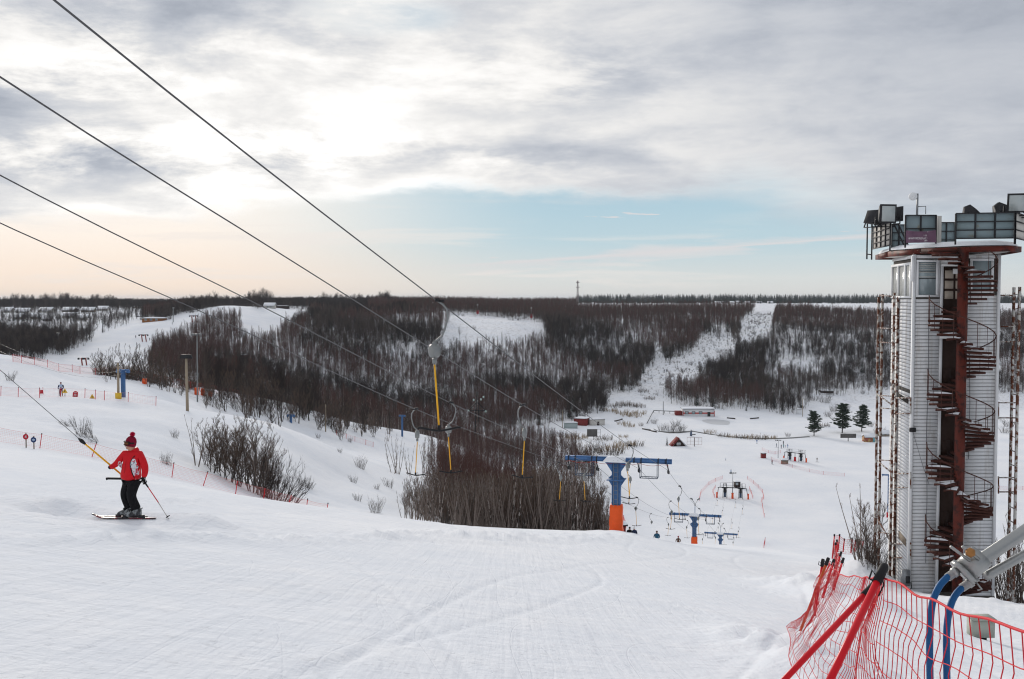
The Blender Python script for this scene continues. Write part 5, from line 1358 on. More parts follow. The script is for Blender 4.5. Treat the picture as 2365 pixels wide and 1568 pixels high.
# radio mast on the horizon
b = at(1334, 1900); r = empty('radio_mast', b, .4, 'lattice radio mast standing on the horizon above the forest', 'radio mast')
top = W(1334,648,1900).z-b.z; mb = MB()
for i in range(3): 
    a = i*2.09; mb.beam((2.6*cos(a),2.6*sin(a),0),(.9*cos(a),.9*sin(a),top),.5)
z = 0; k_ = 0
while z < top-3:
    q = 2.6-1.7*z/top
    for i in range(3):
        a, c_ = i*2.09, (i+1)*2.09; mb.beam((q*cos(a),q*sin(a),z),(q*cos(c_),q*sin(c_),z+3),.28)
    z += 3.4
mb.obj('lattice', mat('mast_grey', (.20,.16,.16), .7), r)
for z in (top*.72, top*.93): MB().box((0,0,z),(5,5,1.6)).obj('antenna_ring', mat('mast_grey', ()), r)
# dark power pylon in the valley wood
b = at(1102, 345); r = empty('power_pylon', b, .15, 'dark power line pylon with a triangular arm in the valley wood behind the t-bars', 'power pylon')
tz = W(1102,905,345).z-b.z; mb = MB()
for sx_ in (-1,1):
    for sy_ in (-1,1): mb.beam((sx_*.9,sy_*.9,0),(sx_*.25,sy_*.25,tz),.2)
z = 0
while z < tz-1.2:
    q = .9-.65*z/tz
    for sy_ in (-1,1): mb.beam((-q,sy_*q,z),(q,sy_*q,z+1.3),.1)
    z += 1.5
mb.obj('tower', black, r)
A1 = tz-4.7; MB().beam((-3.0,0,A1-1.6),(3.0,0,A1-1.9),.28).beam((-3.0,0,A1-1.6),(0,0,A1+1.3),.25).beam((3.0,0,A1-1.9),(0,0,A1+1.3),.25).obj('crossarm', black, r)
for x, z in ((-3,A1-1.8),(3,A1-2.1),(-1.2,tz-2.8),(1.3,tz-2.6),(2.2,tz-1.8)): MB().lathe([(.25,-.3),(.25,.3)], 8, (x,-.3,z)).obj('insulator', mat('insulator_green', (.45,.60,.56), .3), r)

# ---------------------------------------------------------------- valley buildings
def bld(px0, px1, ybase, ytop, l, label, dmin=350, **kw):
    p = hit((px0+px1)/2, ybase, dmin); s = p.y/F; w_ = (px1-px0)*s; h = (ybase-ytop)*s; hmin = kw.pop('hmin', 0)
    rh = kw.pop('rh', h*.3 if not kw.get('flat') else 0); kw.setdefault('snowh', .35)
    rz = kw.pop('rz', 0)
    return hut(p+Vector((0,l/2,0)), w_, l, max(hmin, h-rh-kw['snowh']), rz, label, rh=rh, **kw)
r = bld(1577,1650.5,961.5,942,6,'long white pond building with a pink red band and a flat snowy roof', 500, wallm=trimw, name='pond_building', cat='building', flat=True, over=.5, snowh=.5)
s_ = r.location.y/F; pinkp = mat('pink_red_paint', (.50,.12,.11), .8)
w_ = 73.5*s_
MB().box((0,-3.03,1.75),(w_,.08,.85)).obj('painted_band', pinkp, r)
for x in (-6.6,-2.9,1.0):
    f_ = MB().box((x,-3.09,2.0),(1.9,.10,1.5)).obj('window', darkst, r); MB().box((x,-3.15,2.0),(1.5,.04,1.1)).obj('pane', glass, f_)
for x in (-w_/2+.15, w_/2-.15): MB().box((x,-3.08,1.5),(.35,.12,3.2)).obj('corner_pilaster', pinkp, r)
MB().box((5.6,-3.09,1.2),(1.6,.1,2.4)).obj('door', darkst, r)
MB().box((-w_/2-1.9,.4,1.2),(3.6,4.5,2.8)).obj('side_porch', redhut, r)
a, b = hit(1509.6,953,500), hit(1572,957,500); r = empty('raised_pipe', a, 0, 'raised pipe on short posts running left from the pond building', 'pipe')
c = hit(1494,979,470)
part(MB().beam(a+Vector((0,0,1.2)), b+Vector((0,0,1.6)), .35), 'pipe', darkst, r); part(MB().beam(c+Vector((0,0,.3)), a+Vector((0,0,1.2)), .25), 'lower_pipe', darkst, r)
for u in np.linspace(0,1,6): q = a.lerp(b,u); part(MB().beam(q-Vector((0,0,.5)), q+Vector((0,0,1.3)), .22), 'support', darkst, r)
pole('utility_pole','dark utility pole left of the pond building','utility pole',1531.8,927,958,.35,darkst,500)
pole('utility_pole','pale utility pole at the forest edge above the leftmost pine','utility pole',1853.5,919,962,.32,conc,470)
pole('utility_pole','pale pole left of the grey container in the valley','utility pole',1299,947,988,.30,conc,400,head=lambda r, v: MB().beam(v+Vector((-.6,0,0)), v+Vector((.6,0,0)), .12).obj('crossarm', steel, r))
r = bld(1672,1681,930,909,1.6,'small brick chimney like pillar at the forest edge above the pond building', 480, wallm=woodg, flat=True, snowh=.4, name='brick_pillar', cat='pillar')
bld(1840,1851,957,944,1.5,'small white cabin box beside the pale utility pole', 470, wallm=trimw, flat=True, snowh=.3, name='white_cabin', cat='cabin')
bld(1896,1925,908,899,4,'collapsed shed with a snowy lean-to roof at the forest edge', 520, wallm=wood, rh=.8, name='ruined_shed', cat='shed')
bld(1303,1334,989.5,975,2.6,'pale grey container hut with a flat snowy roof, left end of the valley sheds', 330, wallm=mat('grey_green_metal', (.36,.42,.42), .6), name='container_hut', cat='container', flat=True, snowh=.35)
bld(1330,1360,983,965,7,'dark red shed with a long snowy roof, between the container and the white shed', 330, wallm=redhut, name='red_shed', cat='shed', flat=True, snowh=.4, rz=-.35)
bld(1360,1395,982.5,967,5,'white washed shed with a dark red door and a snowy roof', 330, wallm=palew, name='white_shed', cat='shed', flat=True, snowh=.4, rz=.25, door=(.3,1.2,2.0))
p = hit(1566,1029,330); s_ = p.y/F; r = empty('a_frame_hut', p, .1, 'dark red a-frame roof sticking out of the snow beside the small spruce', 'hut'); w2, hh = 16*s_, 17*s_
MB().add([(-w2,-2,-.3),(w2,-2,-.3),(0,-2,hh),(-w2,3,-.3),(w2,3,-.3),(0,3,hh)], [(0,1,2),(3,5,4),(0,3,4,1)]).obj('gable', wood, r)
MB().add([(0,-2.3,hh+.1),(-w2-.3,-2.3,-.2),(-w2-.3,3.2,-.2),(0,3.2,hh+.1),(0,-2.3,hh+.45),(-w2-.5,-2.3,0),(-w2-.5,3.2,0),(0,3.2,hh+.45)], [(0,1,2,3),(4,7,6,5),(0,4,5,1),(1,5,6,2),(2,6,7,3),(3,7,4,0)]).obj('roof_left', redhut, r)
MB().add([(0,-2.2,hh+.12),(w2+.3,-2.2,-.2),(w2+.3,3.2,-.2),(0,3.2,hh+.12),(0,-2.2,hh+.55),(w2+.6,-2.2,.1),(w2+.6,3.2,.1),(0,3.2,hh+.55)], [(0,3,2,1),(4,5,6,7),(0,1,5,4),(1,2,6,5),(2,3,7,6),(3,0,4,7)]).obj('snow_load', snow, r)
f_ = MB().box((-.3,-2.05,1.0),(1.7,.08,1.2)).obj('window', trimw, r); MB().box((-.3,-2.11,1.0),(1.3,.05,.8)).obj('pane', glass, f_)
def billboard(px0, px1, y0, y1, ybase, label, fill, dmin, nx=4, nz=2, m=darkst, fm_=None):
    p = hit((px0+px1)/2, ybase, dmin); s = p.y/F; w_ = (px1-px0)*s; z0, z1 = (ybase-y1)*s, (ybase-y0)*s
    r = empty('billboard', p, 0, label, 'billboard'); fr = MB()
    for i in range(nx+1): x = -w_/2+w_*i/nx; fr.beam((x,0,z0),(x,0,z1),.10)
    for j in range(nz+1): z = z0+(z1-z0)*j/nz; fr.beam((-w_/2,.01,z),(w_/2,.01,z),.10)
    fr.obj('frame', fm_ or m, r); MB().beam((0,.1,-.4),(0,.1,z1),.28).obj('post', m, r)
    for a, b in fill: MB().box((-w_/2+w_*(a+b)/2,-.08,(z0+z1)/2),(w_*(b-a),.05,z1-z0)).obj('panel', mat('board_grey', (.11,.105,.10), .7), r)
    return r
billboard(1356,1387,991,1008,1016,'dark grey billboard with an empty frame at its right end, among the reeds', [(0,.74)], 330, 4, 2)
billboard(1586.6,1621,1010,1027,1031,'empty pinkish billboard frame right of the a-frame hut', [], 330, 4, 2, fm_=mat('pinkish_steel', (.35,.22,.20), .7))
billboard(1941,1977,1001.7,1011,1019,'grey weathered billboard standing below the middle pine', [(0,1)], 330, 4, 1, fm_=steel)
r = bld(1998,2022,1021,1003,4,'tiny kiosk with patchwork coloured walls and a rounded snowy roof, left of the masts', 330, wallm=mat('patchwork', (.45,.30,.12), .7, col2=(.30,.10,.07), vscale=.8, lo=.48, hi=.52), name='kiosk', cat='kiosk', rh=1.0, snowh=.5)
MB().box((2.0,-2.05,1.0),(1.6,.1,1.9)).obj('turquoise_panel', mat('turquoise', (.16,.38,.42), .6), r)
bld(2033,2057,1008,995,5,'small brown house with two windows seen between the rusty masts', 330, wallm=woodg, name='small_house', cat='house', rh=1.2, wins=((-1,1.2,.8,.8),(1,1.2,.8,.8)))
p = hit(1596,1008,330); r = empty('water_pump', p, 0, 'blue pump standing on the stream bank above the a-frame hut', 'pump'); MB().box((0,0,1.4),(1.0,.9,2.2),None,.7).obj('housing', mat('machine_blue', ()), r); MB().beam((0,0,.8),(2.2,.3,1.0),.35).obj('outlet', darkst, r)
MB().beam((0,0,2.4),(0,0,3.3),.35).obj('stack', darkst, r)
for a, b, lb in (((1484,991),(1503,995),'long snow covered log lying left of the stream'),((1505,996),(1516,998.5),'short dark log at the right end of the snow covered one'),((1420,973.5),(1437,969),'slanting dark log near the white shed'),((1679,966),(1698,968),'dark log beside the frozen pond, right part'),((1733,968),(1752,966),'thin dark log right of the frozen pond')):
    A_, B_ = hit(*a,330), hit(*b,330); r = empty('log', A_, 0, lb, 'log'); part(MB().tube([A_+Vector((0,0,.25)), B_+Vector((0,0,.25))], .40, 7), 'trunk', bark, r); part(MB().tube([A_+Vector((0,.1,.62)), A_.lerp(B_,.8)+Vector((0,.1,.62))], .30, 7), 'snow_cover', snow, r, True)
# frozen pond; dark strip for the stream water, its bank's shade painted in
def sheet(name, pts, m, lift=.03, n_=1):
    c = sum((Vector(p) for p in pts), Vector())/len(pts); V = [Vector(p)+Vector((0,0,lift)) for p in pts]; cz = max(v.z for v in V)
    o = MB().add(V+[c+Vector((0,0,lift))], [(i,(i+1) % len(V),len(V)) for i in range(len(V))]).obj(name, m); o['kind'] = 'structure'; return o
pc = hit(1656,975,470); ice = mat('thin_ice', (.62,.63,.65), .35); zt_ = max(gz(pc.x+7*cos(a), pc.y+11*sin(a)) for a in np.linspace(0,6.28,24))
sheet('frozen_pond', [(pc.x+7*cos(a)*(1+.12*sin(3*a)), pc.y+11*sin(a)*(1+.15*cos(2*a)), gz(pc.x+7*cos(a), pc.y+11*sin(a))+.02) for a in np.linspace(0,2*pi,28)[:-1]], ice, .05)
stm = MB(); prev = None
for px, py in ((1510,991),(1520,996),(1545,999),(1565,999),(1600,996),(1640,1003),(1680,1008.5),(1720,1011),(1750,1013.5),(1790,1013),(1830,1011.5),(1870,1008.5)):
    p = hit(px, py, 330); w_ = 1.1 if 1520 < px < 1570 else .7; a, b = (p.x, p.y-w_*2.2, gz(p.x, p.y-w_*2.2)+.05), (p.x, p.y+w_*2.2, gz(p.x, p.y+w_*2.2)+.10)
    if prev: stm.add([prev[0], a, b, prev[1]], [(0,1,2,3)])
    prev = (a, b)
o = stm.obj('stream', mat('dark_water_bank_shade', (.035,.033,.03), .3)); o['kind'] = 'structure'
# sheds in the hollow at the left
bld(476,505,838,828,5,'low dark shed with a snowy roof, left end of the row below the birches', 330, wallm=redhut, name='dark_shed', cat='shed', flat=True)
bld(505,527,836,824.5,5,'middle shed of the row, with a thick white roof', 330, wallm=wood, name='dark_shed', cat='shed', flat=True, snowh=.7)
bld(527,566,833,819,6,'long dark red shed at the right end of the row in the hollow', 330, wallm=redhut, name='dark_shed', cat='shed', flat=True)
bld(498,519,856,838,5,'dark red gabled hut standing below the row of sheds', 330, wallm=redhut, name='gabled_hut', cat='hut', rh=1.8, rz=.7)
# chalets at the top of the far piste
bld(328,376,743,733,9,'orange timber chalet with a long snowy roof beside the far piste', 600, wallm=mat('orange_timber', (.36,.15,.055), .7, vary=.2), name='chalet', cat='chalet', flat=True, over=1.2, snowh=.7, wins=((-5,1.6,1.6,1.4),(-1,1.6,1.6,1.4),(3,1.6,1.6,1.4)))
bld(314,344,731,721,9,'dark chalet with a wide snowy gable, behind the orange chalet', 600, wallm=wood, name='chalet', cat='chalet', rh=2.6, over=1, snowh=.6)
bld(610,633,712,699,8,'pale two storey house with a snowy gable on the plateau right of the summit', 780, wallm=palew, name='house', cat='house', rh=2.2, over=.8, snowh=.5, wins=((-1.5,1.4,1.3,1.2),(1.8,1.4,1.3,1.2)))
bld(804,824,708,701,8,'low dark pavilion with a white hipped roof on the plateau', 780, wallm=redhut, name='pavilion', cat='pavilion', rh=1.2, over=1, snowh=.7)
bld(636,664,712,706,8,'long dark barn right of the pale plateau house', 780, wallm=wood, name='barn', cat='barn', flat=True, snowh=.3)
vil = [(89,119,722,712),(143,172,721,711),(187,214,721,711),(35,62,724,714),(6,24,722,713),(68,90,737,727),(143,170,735,727),(96,112,742,735),(310,330,712,703),(225,245,718,710),(30,48,738,730),(175,196,740,732)]
vl = ['pale house with a broad snowy roof right of the first dark conifers','wide snowy roofed house in the middle of the village','snowy roofed house at the right end of the village row','house with a low snowy roof near the left edge of the village','small white roofed house at the very left edge','low house half hidden behind the dark conifers','pale low house below the middle of the village','tiny snowed in hut beside the village road','white roofed house on the ridge above the dark chalet','grey house at the forest edge right of the village','low garden house between the dark conifers','pale shed above the dark wood, right of the village']
for (a, b, y0, y1), lb in zip(vil, vl): bld(a, b, y0, y1, 9, lb, 640, wallm=random.choice((palew, woodg, wood)), name='village_house', cat='house', rh=2.4, over=1.0, snowh=.8, hmin=2.4, group='village houses on the far left plateau', rz=U(-.4,.4), wins=((-1.5,1.2,1.2,1.1),(1.8,1.2,1.2,1.1)))
for i, (a, b, y0) in enumerate(((1652,1664,701),(1668,1676,700.5),(1686,1696,701),(1700,1710,700),(1722,1733,701),(1748,1760,700.5),(1774,1786,701))):
    bld(a, b, y0, y0-5.5, 8, ('leftmost','second','third','middle','fifth','sixth','rightmost')[i]+' white roofed house in the distant village on the right horizon', 1000, wallm=random.choice((palew, trimw)), name='village_house', cat='house', rh=2.2, over=.6, snowh=.9, group='white roofed houses on the right horizon')
# ---------------------------------------------------------------- near and middle vegetation
random.seed(44)
def bush(name, key, px, py, h_px, label, cat, group=None, dmin=55, d=None, lean=None, sxy=None, base_h=None):
    p = at(px, d) if d else hit(px, py, dmin)
    H0 = {'cls':5.2,'stm':5.4,'shr':2.4,'ree':1.8,'big':9,'oak':12.5,'brn':13,'bir':14,'thk':6.5,'spr':10,'pin':11}[key[:3]]
    s = h_px*p.y/F/H0
    return plant(name, key, p, s, label, cat, group, lean=lean, sxy=sxy, sink=.05)
G1 = 'bare trees behind the net in front of the mound'
for i, (px, py, h, key, ln, lb) in enumerate((
  (455,1093,140,'stm2',(0,-.10),'thin solitary stem at the left end of the tree cluster by the net'),
  (491,1098,125,'cls0',(0,-.18),'tree leaning left, second from the left in the cluster by the net'),
  (531,1124,165,'cls1',None,'tall many branched tree in the middle of the cluster by the net'),
  (551,1115,150,'cls2',(0,.05),'slender tree right behind the tallest tree of the cluster'),
  (584,1138,185,'cls1',(0,.06),'tallest broad tree at the right half of the cluster by the net'),
  (600,1151,160,'stm1',(0,.10),'upright stem touching the net at the right half of the cluster'),
  (612,1152,130,'cls2',(0,.25),'tree leaning right at the right end of the cluster'),
  (632,1160,120,'shr1',(0,.45),'low willow strongly leaning right beyond the cluster'),
  (655,1168,115,'shr1',(0,.6),'last willow of the cluster, lying over towards the right'),
  (515,1108,110,'cls0',(0,.0),'short bushy tree between the leaning tree and the tallest ones'))):
    bush('bare_tree' if key[:3] != 'shr' else 'willow_bush', key, px, py, h, lb, 'tree', G1, d=float(np.interp(px, (450,660), (84,78))), lean=ln)
sh = [(188,1003,42,(0,.15),'bare shrub on the slope above the yellow tow stick'),(205,1010,38,(0,.5),'bare shrub leaning right beside the one above the tow stick'),(222,1020,26,(0,.9),'flattened low shrub at the end of the row above the skier'),(168,995,34,(0,-.5),'shrub leaning left over the slope above the tow stick'),
 (24,879,27,None,'lone bare shrub on the far left mound, above the fence'),(404,1011,24,None,'tiny shrub right of the skier on the mound face'),(380,1070,32,(0,.1),'small shrub behind the net right of the red skier'),(703,1124,38,None,'small branching shrub on the slope right of the tree cluster'),
 (715,1128,26,(0,.4),'twiggy stub close to the small branching shrub'),(817,1115,22,None,'little shrub in the middle of the lower slope'),(827,1157,24,None,'forked little shrub low on the open slope'),(899,1126,28,(0,-.1),'thin shrub left of the big thicket'),(867,1184,44,None,'tall thin twig shrub low on the slope before the thicket'),
 (870,1130,16,None,'tiny twigs halfway up the slope before the thicket'),(808,1021,15,None,'small shrub on the snowy shelf below the rim'),(833,1082,34,None,'thin shrub beside the faint pink net'),(735,1012,14,None,'dark clump just beyond the mound crest'),(785,1045,14,None,'twigs right of the dark clump past the mound crest'),
 (760,1187,14,(0,.8),'fallen twigs low on the slope'),(775,1000,30,None,'shrub at the foot of the thin bare pole'),(392,1075,20,(0,.5),'drooping twigs behind the net')]
for px, py, h, ln, lb in sh: bush('bare_shrub', random.choice(('shr0','shr1','shr0')), px, py, h, lb, 'shrub', 'small bare shrubs on the snowy slopes', lean=ln, sxy=1.0, dmin=60 if py > 1000 else 90)
for i, (px, h, d, lb) in enumerate(((478,110,87,'low twiggy tree behind the left end of the cluster by the net'),(503,120,86,'twiggy tree filling the gap left of the tallest trees'),(540,150,88,'twiggy tree right behind the tall middle tree'),(566,150,85,'dense twiggy tree between the two tallest ones'),(592,160,87,'tall tree hidden behind the broad one of the cluster'),(608,135,86,'twiggy tree behind the right half of the cluster'),(622,115,82,'low spreading tree at the right foot of the cluster'))):
    bush('bare_tree', ('cls1','cls2')[i % 2], px, 0, h, lb, 'tree', G1, d=d)
# birches left of the thicket
for px, py, h, key, lb in ((908,1093,108,'stm0','leftmost of the pale stemmed birches left of the thicket'),(918,1094,100,'stm1','slender birch close beside the leftmost pale one'),(975,1098,112,'stm0','pale birch behind the low left t-bar'),(985,1100,90,'stm1','thin birch between the two low t-bars'),(1005,1104,104,'stm2','bushy birch right of the low left t-bar'),(1030,1112,112,'stm0','birch directly behind the second low t-bar'),(945,1098,80,'stm2','small birch halfway between the pale ones')):
    bush('birch_tree', key, px, py, h, lb, 'birch tree', 'birches left of the thicket', dmin=95)
# trees on the home side of the rim
rimt = [(256,868,44,'big0'),(246,869,30,'thk0'),(270,870,38,'cls1'),(316,873,34,'cls2'),(344,888,46,'cls2'),(372,893,52,'cls1'),(404,912,58,'big1'),(388,918,50,'stm1'),(352,890,40,'cls0'),(418,905,38,'cls2'),(520,950,62,'big1'),(505,945,46,'cls1'),(560,952,60,'big0'),(598,964,66,'big1'),(580,960,50,'cls2'),(624,970,54,'big0'),(646,985,70,'big1'),(690,978,64,'big0'),(714,972,72,'big0'),(738,976,60,'big1'),(760,985,56,'cls1'),(785,988,60,'big0'),(800,990,54,'cls2'),(668,972,50,'cls1'),(835,990,64,'stm2'),(850,993,54,'stm1'),(475,930,44,'cls1'),(540,945,40,'cls2'),(615,962,46,'cls1')]
wh = ['above the left mound, beside the concrete pole','low left of the tree beside the concrete pole','just right of the concrete pole','right of the blue pylon','right of the blue pylon, second tree','with ochre twigs left of the wooden lamp pole','large spreading, touching the wooden lamp pole on its left','thin, below the spreading one by the lamp pole','among the brush above the fence','right behind the wooden lamp pole','large, on the slope right of the orange pads','small, left of the large one past the orange pads','dark, third in the row beyond the orange pads','many stemmed, in the middle of the rim row','small, in the middle of the rim row','left of the first small blue pylon','leaning, right beside the small blue pylon base','right of the small blue pylon','tall, under the big dark spruce','dark, right of the big spruce','bushy, right of the thin bare pole','in the right part of the rim row','small, near the right end of the rim row','right behind the small blue pylon','thin stemmed, at the right end of the rim row','last slender one before the birches','low, just right of the orange pads','small and bushy, beyond the orange pads','low, between two larger ones of the rim row']
for (px, py, h, key), w_ in zip(rimt, wh): bush('bare_tree', key, px, py, h*1.25, 'bare tree '+w_, 'tree', 'bare trees along the rim of the home hill', d=float(np.interp(px, (250,365,436,522,575,639,722,805,869), (176,186,198,208,214,226,242,262,280)))-U(0,10) if py < 945 else None, dmin=140)
bush('spruce_tree','spr0',715,950,72,'big dark spruce standing alone above the rim','spruce',None,d=262,sxy=.75)
for px, yb, h, lb in ((1167,1027,22,'left one of three small dark spruces above the thicket'),(1183,1028,30,'middle and tallest of three small dark spruces above the thicket'),(1201,1026,24,'right one of three small dark spruces above the thicket')): bush('spruce_tree','spr1',px,yb,h+16,lb,'spruce','three spruces above the thicket',d=300,sxy=.8)
for px, py, h, key, lb in ((1880,1007,57,'pin0','leftmost and broadest of the three pines in the valley'),(1945,1000,68,'pin1','middle and tallest of the three pines in the valley'),(1990,996.5,60,'pin0','rightmost of the three pines, nearest to the rusty masts')): bush('pine_tree',key,px,py,h,lb,'pine tree','three pines in the valley',dmin=330,sxy=1.25)
bush('spruce_tree','spr1',1540.4,1029,24,'tiny spruce left of the a-frame hut','spruce',None,dmin=330,sxy=.8); bush('spruce_tree','spr1',1723.6,949,20,'small snowy spruce at the forest edge right of the pond building','spruce',None,dmin=480,sxy=.8)
for i, (px, py, h) in enumerate(((5,741,17),(22,742,19),(32,742,20),(52,742,20),(62,740,17),(90,741,16),(95,739,12),(134,738,17),(138,737,15),(72,741,13))):
    bush('spruce_tree','spr1',px,py,h,'dark village conifer, number '+('one','two','three','four','five','six','seven','eight','nine','ten')[i]+' from the left edge','spruce','dark conifers in the far left village',dmin=640,sxy=1.3)
# valley shrubs and reeds
vs = [(1310,1010,16,'ree1'),(1325,1045,24,'shr2'),(1345,1052,30,'shr2'),(1362,1050,26,'shr0'),(1378,1045,28,'shr0'),(1392,1050,24,'shr2'),(1410,1046,22,'ree1'),(1425,1038,18,'ree0'),(1445,1030,16,'ree0'),(1465,1030,15,'ree1'),(1320,1015,14,'ree0'),(1340,1012,14,'ree0'),(1395,1016,14,'ree1'),(1300,1035,30,'shr0'),(1332,1058,26,'shr1'),(1418,1056,20,'shr1'),(1435,955,12,'ree0'),(1450,960,12,'ree0'),(1465,962,12,'ree0'),(1477,956,11,'ree0'),(1420,940,12,'ree1'),(1440,936,12,'ree1'),(1455,938,12,'ree1'),(1475,940,11,'ree1'),(1410,950,10,'ree0'),(1452,985,10,'ree0'),(1440,980,10,'ree0'),(1500,922,9,'ree1'),(1480,984,10,'shr2'),(1528,994,16,'shr1'),(1548,996,18,'shr0'),(1563,996,18,'shr1'),(1575,995,14,'shr0'),(1510,978,12,'shr0'),(1640,1000,10,'ree0'),(1670,1008,10,'ree1'),(1690,1010,9,'ree0'),(1715,1012,11,'ree1'),(1735,1013,12,'ree0'),(1758,1014,12,'ree1'),(1780,1013,10,'ree0'),(1820,1008,10,'shr0'),(1903,985,10,'ree1'),(2010,985,14,'shr0'),(2030,1003,18,'shr0'),(1912,962,14,'shr0'),(1925,950,18,'shr1'),(1955,945,12,'shr0'),(1880,925,16,'shr1'),(1905,930,22,'shr0'),(1560,984,16,'shr0'),(1440,1010,8,'ree0'),(1466,890,10,'ree1'),(1486,905,9,'ree1'),(1552,870,10,'shr0'),(1575,860,12,'shr1'),(1595,842,10,'shr0'),(1630,825,10,'shr1'),(1660,815,10,'shr0'),(1730,760,8,'shr0'),(1750,750,8,'shr1'),(1740,772,9,'shr0'),(2330,985,20,'shr1'),(2320,1000,16,'shr0')]
for px, py, h, key in vs:
    nm = 'reed_clump' if key[:3] == 'ree' else 'bare_shrub'
    bush(nm, key, px, py, h*1.15, ('pale clump of dry reeds on the snowy valley floor' if nm == 'reed_clump' else 'low bare shrub on the snowy valley floor'), 'reeds' if nm == 'reed_clump' else 'shrub', 'dry reed clumps on the valley floor' if nm == 'reed_clump' else 'low shrubs on the valley floor', dmin=330, sxy=1.5)
# bushes by the far piste
for px, py, h, key, lb in ((238,768,12,'shr1','round bush at the foot of the upper pale light mast'),(150,812,26,'oak0','bare tree among the bushes at the left edge of the far piste'),(165,806,34,'oak1','taller bare tree at the left edge of the far piste'),(128,816,18,'thk0','bushy clump beside the lower pale light mast'),(180,803,24,'thk1','last bush of the row along the far piste'),(292,752,16,'oak0','small dark tree left of the orange chalet'),(75,832,14,'shr1','low bush at the bottom edge of the far piste'),(90,836,10,'shr0','small bush right of the low one at the piste edge'),(1062,783,34,'brn0','round topped bare tree on the plateau snowfield'),(1048,788,18,'thk0','low bush left of the round topped tree on the snowfield'),(1096,760,10,'shr0','tiny bush in the middle of the plateau snowfield')):
    bush('bare_tree' if h > 15 else 'bare_shrub', key, px, py, h, lb, 'tree' if h > 15 else 'shrub', None, dmin=420)
random.seed(51)
for i in range(96):
    px = U(470,905); d = float(np.interp(px, (436,522,575,639,722,805,869,905), (204,218,232,246,264,280,294,300)))-abs(random.gauss(0,1))*18; p = at(px, d); s_h = U(4.0,9.0)*(1 if px > 500 else .7)
    key = random.choice(('cls0','cls1','cls2','stm1','big0','big1','thk0')); H0 = {'cls':5.2,'stm':5.4,'big':9,'thk':6.5}[key[:3]]
    plant('bare_tree', key, p, s_h/H0, 'dark bare tree in the loose row growing down the near side of the rim', 'tree', 'loose row of bare trees on the near side of the rim')
for i in range(46):
    px = random.choice((U(225,330),U(300,470))); d = float(np.interp(px, (155,258,365,436,522), (171,181,192,205,222)))+U(-4,6); p = at(px, d)
    plant('brush', random.choice(('shr2','shr0','thk0','cls0','ree1')), p, U(.8,1.3) if px < 330 else U(.9,1.5), 'brown brush growing through the red net on the rim', 'brush', 'brush growing along the net on the rim', sxy=1.2)
# beside the tower
for px, py, h, key, lb, d in ((2000,1278,95,'shr0','bare bush growing out of the snow bank left of the rusty masts',41),(2018,1290,80,'shr0','bush right at the foot of the left rusty mast',40),(2035,1300,75,'shr1','tangled bush between the left masts and the tower',41.5),(2045,1310,60,'shr0','low tangled bush under the left wall of the tower',42.5),(1996,1292,240,'stm1','thin tree with drooping branches left of the rusty masts',47),(2012,1290,205,'cls0','wide twiggy bare tree behind the left rusty mast',48),(2328,1300,210,'stm2','thin bare trees behind the right rusty mast',50),(2352,1330,230,'stm1','thin bare tree at the right edge of the picture',47),(2340,1370,170,'shr1','bushes at the foot of the right rusty mast',44),(2362,1350,190,'shr0','bush at the right edge behind the mast',46),(2312,1330,120,'shr0','bush close to the right corner of the tower',48),(2385,1340,260,'stm2','bare tree just at the right border',50)):
    bush('bare_tree' if h > 180 else 'bare_bush', key, px, py, h, lb, 'tree' if h > 180 else 'bush', None, d=d, sxy=1.0)
# the thicket at the crest: the front stems as things, the rest as one mass
random.seed(12)
thick = []
def topline(px): return float(np.interp(px, (930,960,1010,1100,1200,1290,1340,1375,1400,1415), (1130,1100,1085,1088,1085,1060,1090,1120,1160,1200)))
for _ in range(500):
    px = U(934,1408); d = U(76,118) if px < 1300 else U(76,100); p = at(px, d); yb = proj(*p)[1]
    if px < 1120 and U(0,1) > .40+.6*(px-934)/186: continue
    h = (yb - topline(px) - U(-26,40))*d/F
    if h < 1.2: continue
    thick.append((p.y, p.x, p.z, random.choice(('stm0','stm1','stm2','stm2','stm1','stm0','cls2')), h/5.4, px, yb))
thick.sort(); front = thick[::3][:115]; fs = set(id(c) for c in front)
for y, x, z, key, s, px, py in front:
    e = plant('thicket_sapling', key, (x, y, z), s, 'slender bare many-stemmed sapling in the dense thicket left of the orange padded pylon', 'sapling', 'saplings of the thicket at the crest', sxy=1.0)
    HOLD.setdefault(key, list(e.children))
back = []
for _ in range(2600):
    px = U(985,1350); d = U(112,320); p = at(px, d); yb = proj(*p)[1]
    if px > 1290 and d > 200: continue
    if px < 1090 and U(0,1) > (px-985)/105+.12: continue
    back.append((p.y, p.x, p.z, random.choice(('bir0','bir1','bir2','bir3','thk2','thk2')), U(.32,.60), px, yb))
mid = [c for c in thick if id(c) not in fs]
mass('thicket', mid+back, 'dense red-brown mass of bare saplings behind the front stems of the thicket', 'thicket', sorted(set(c[3] for c in mid+back)))
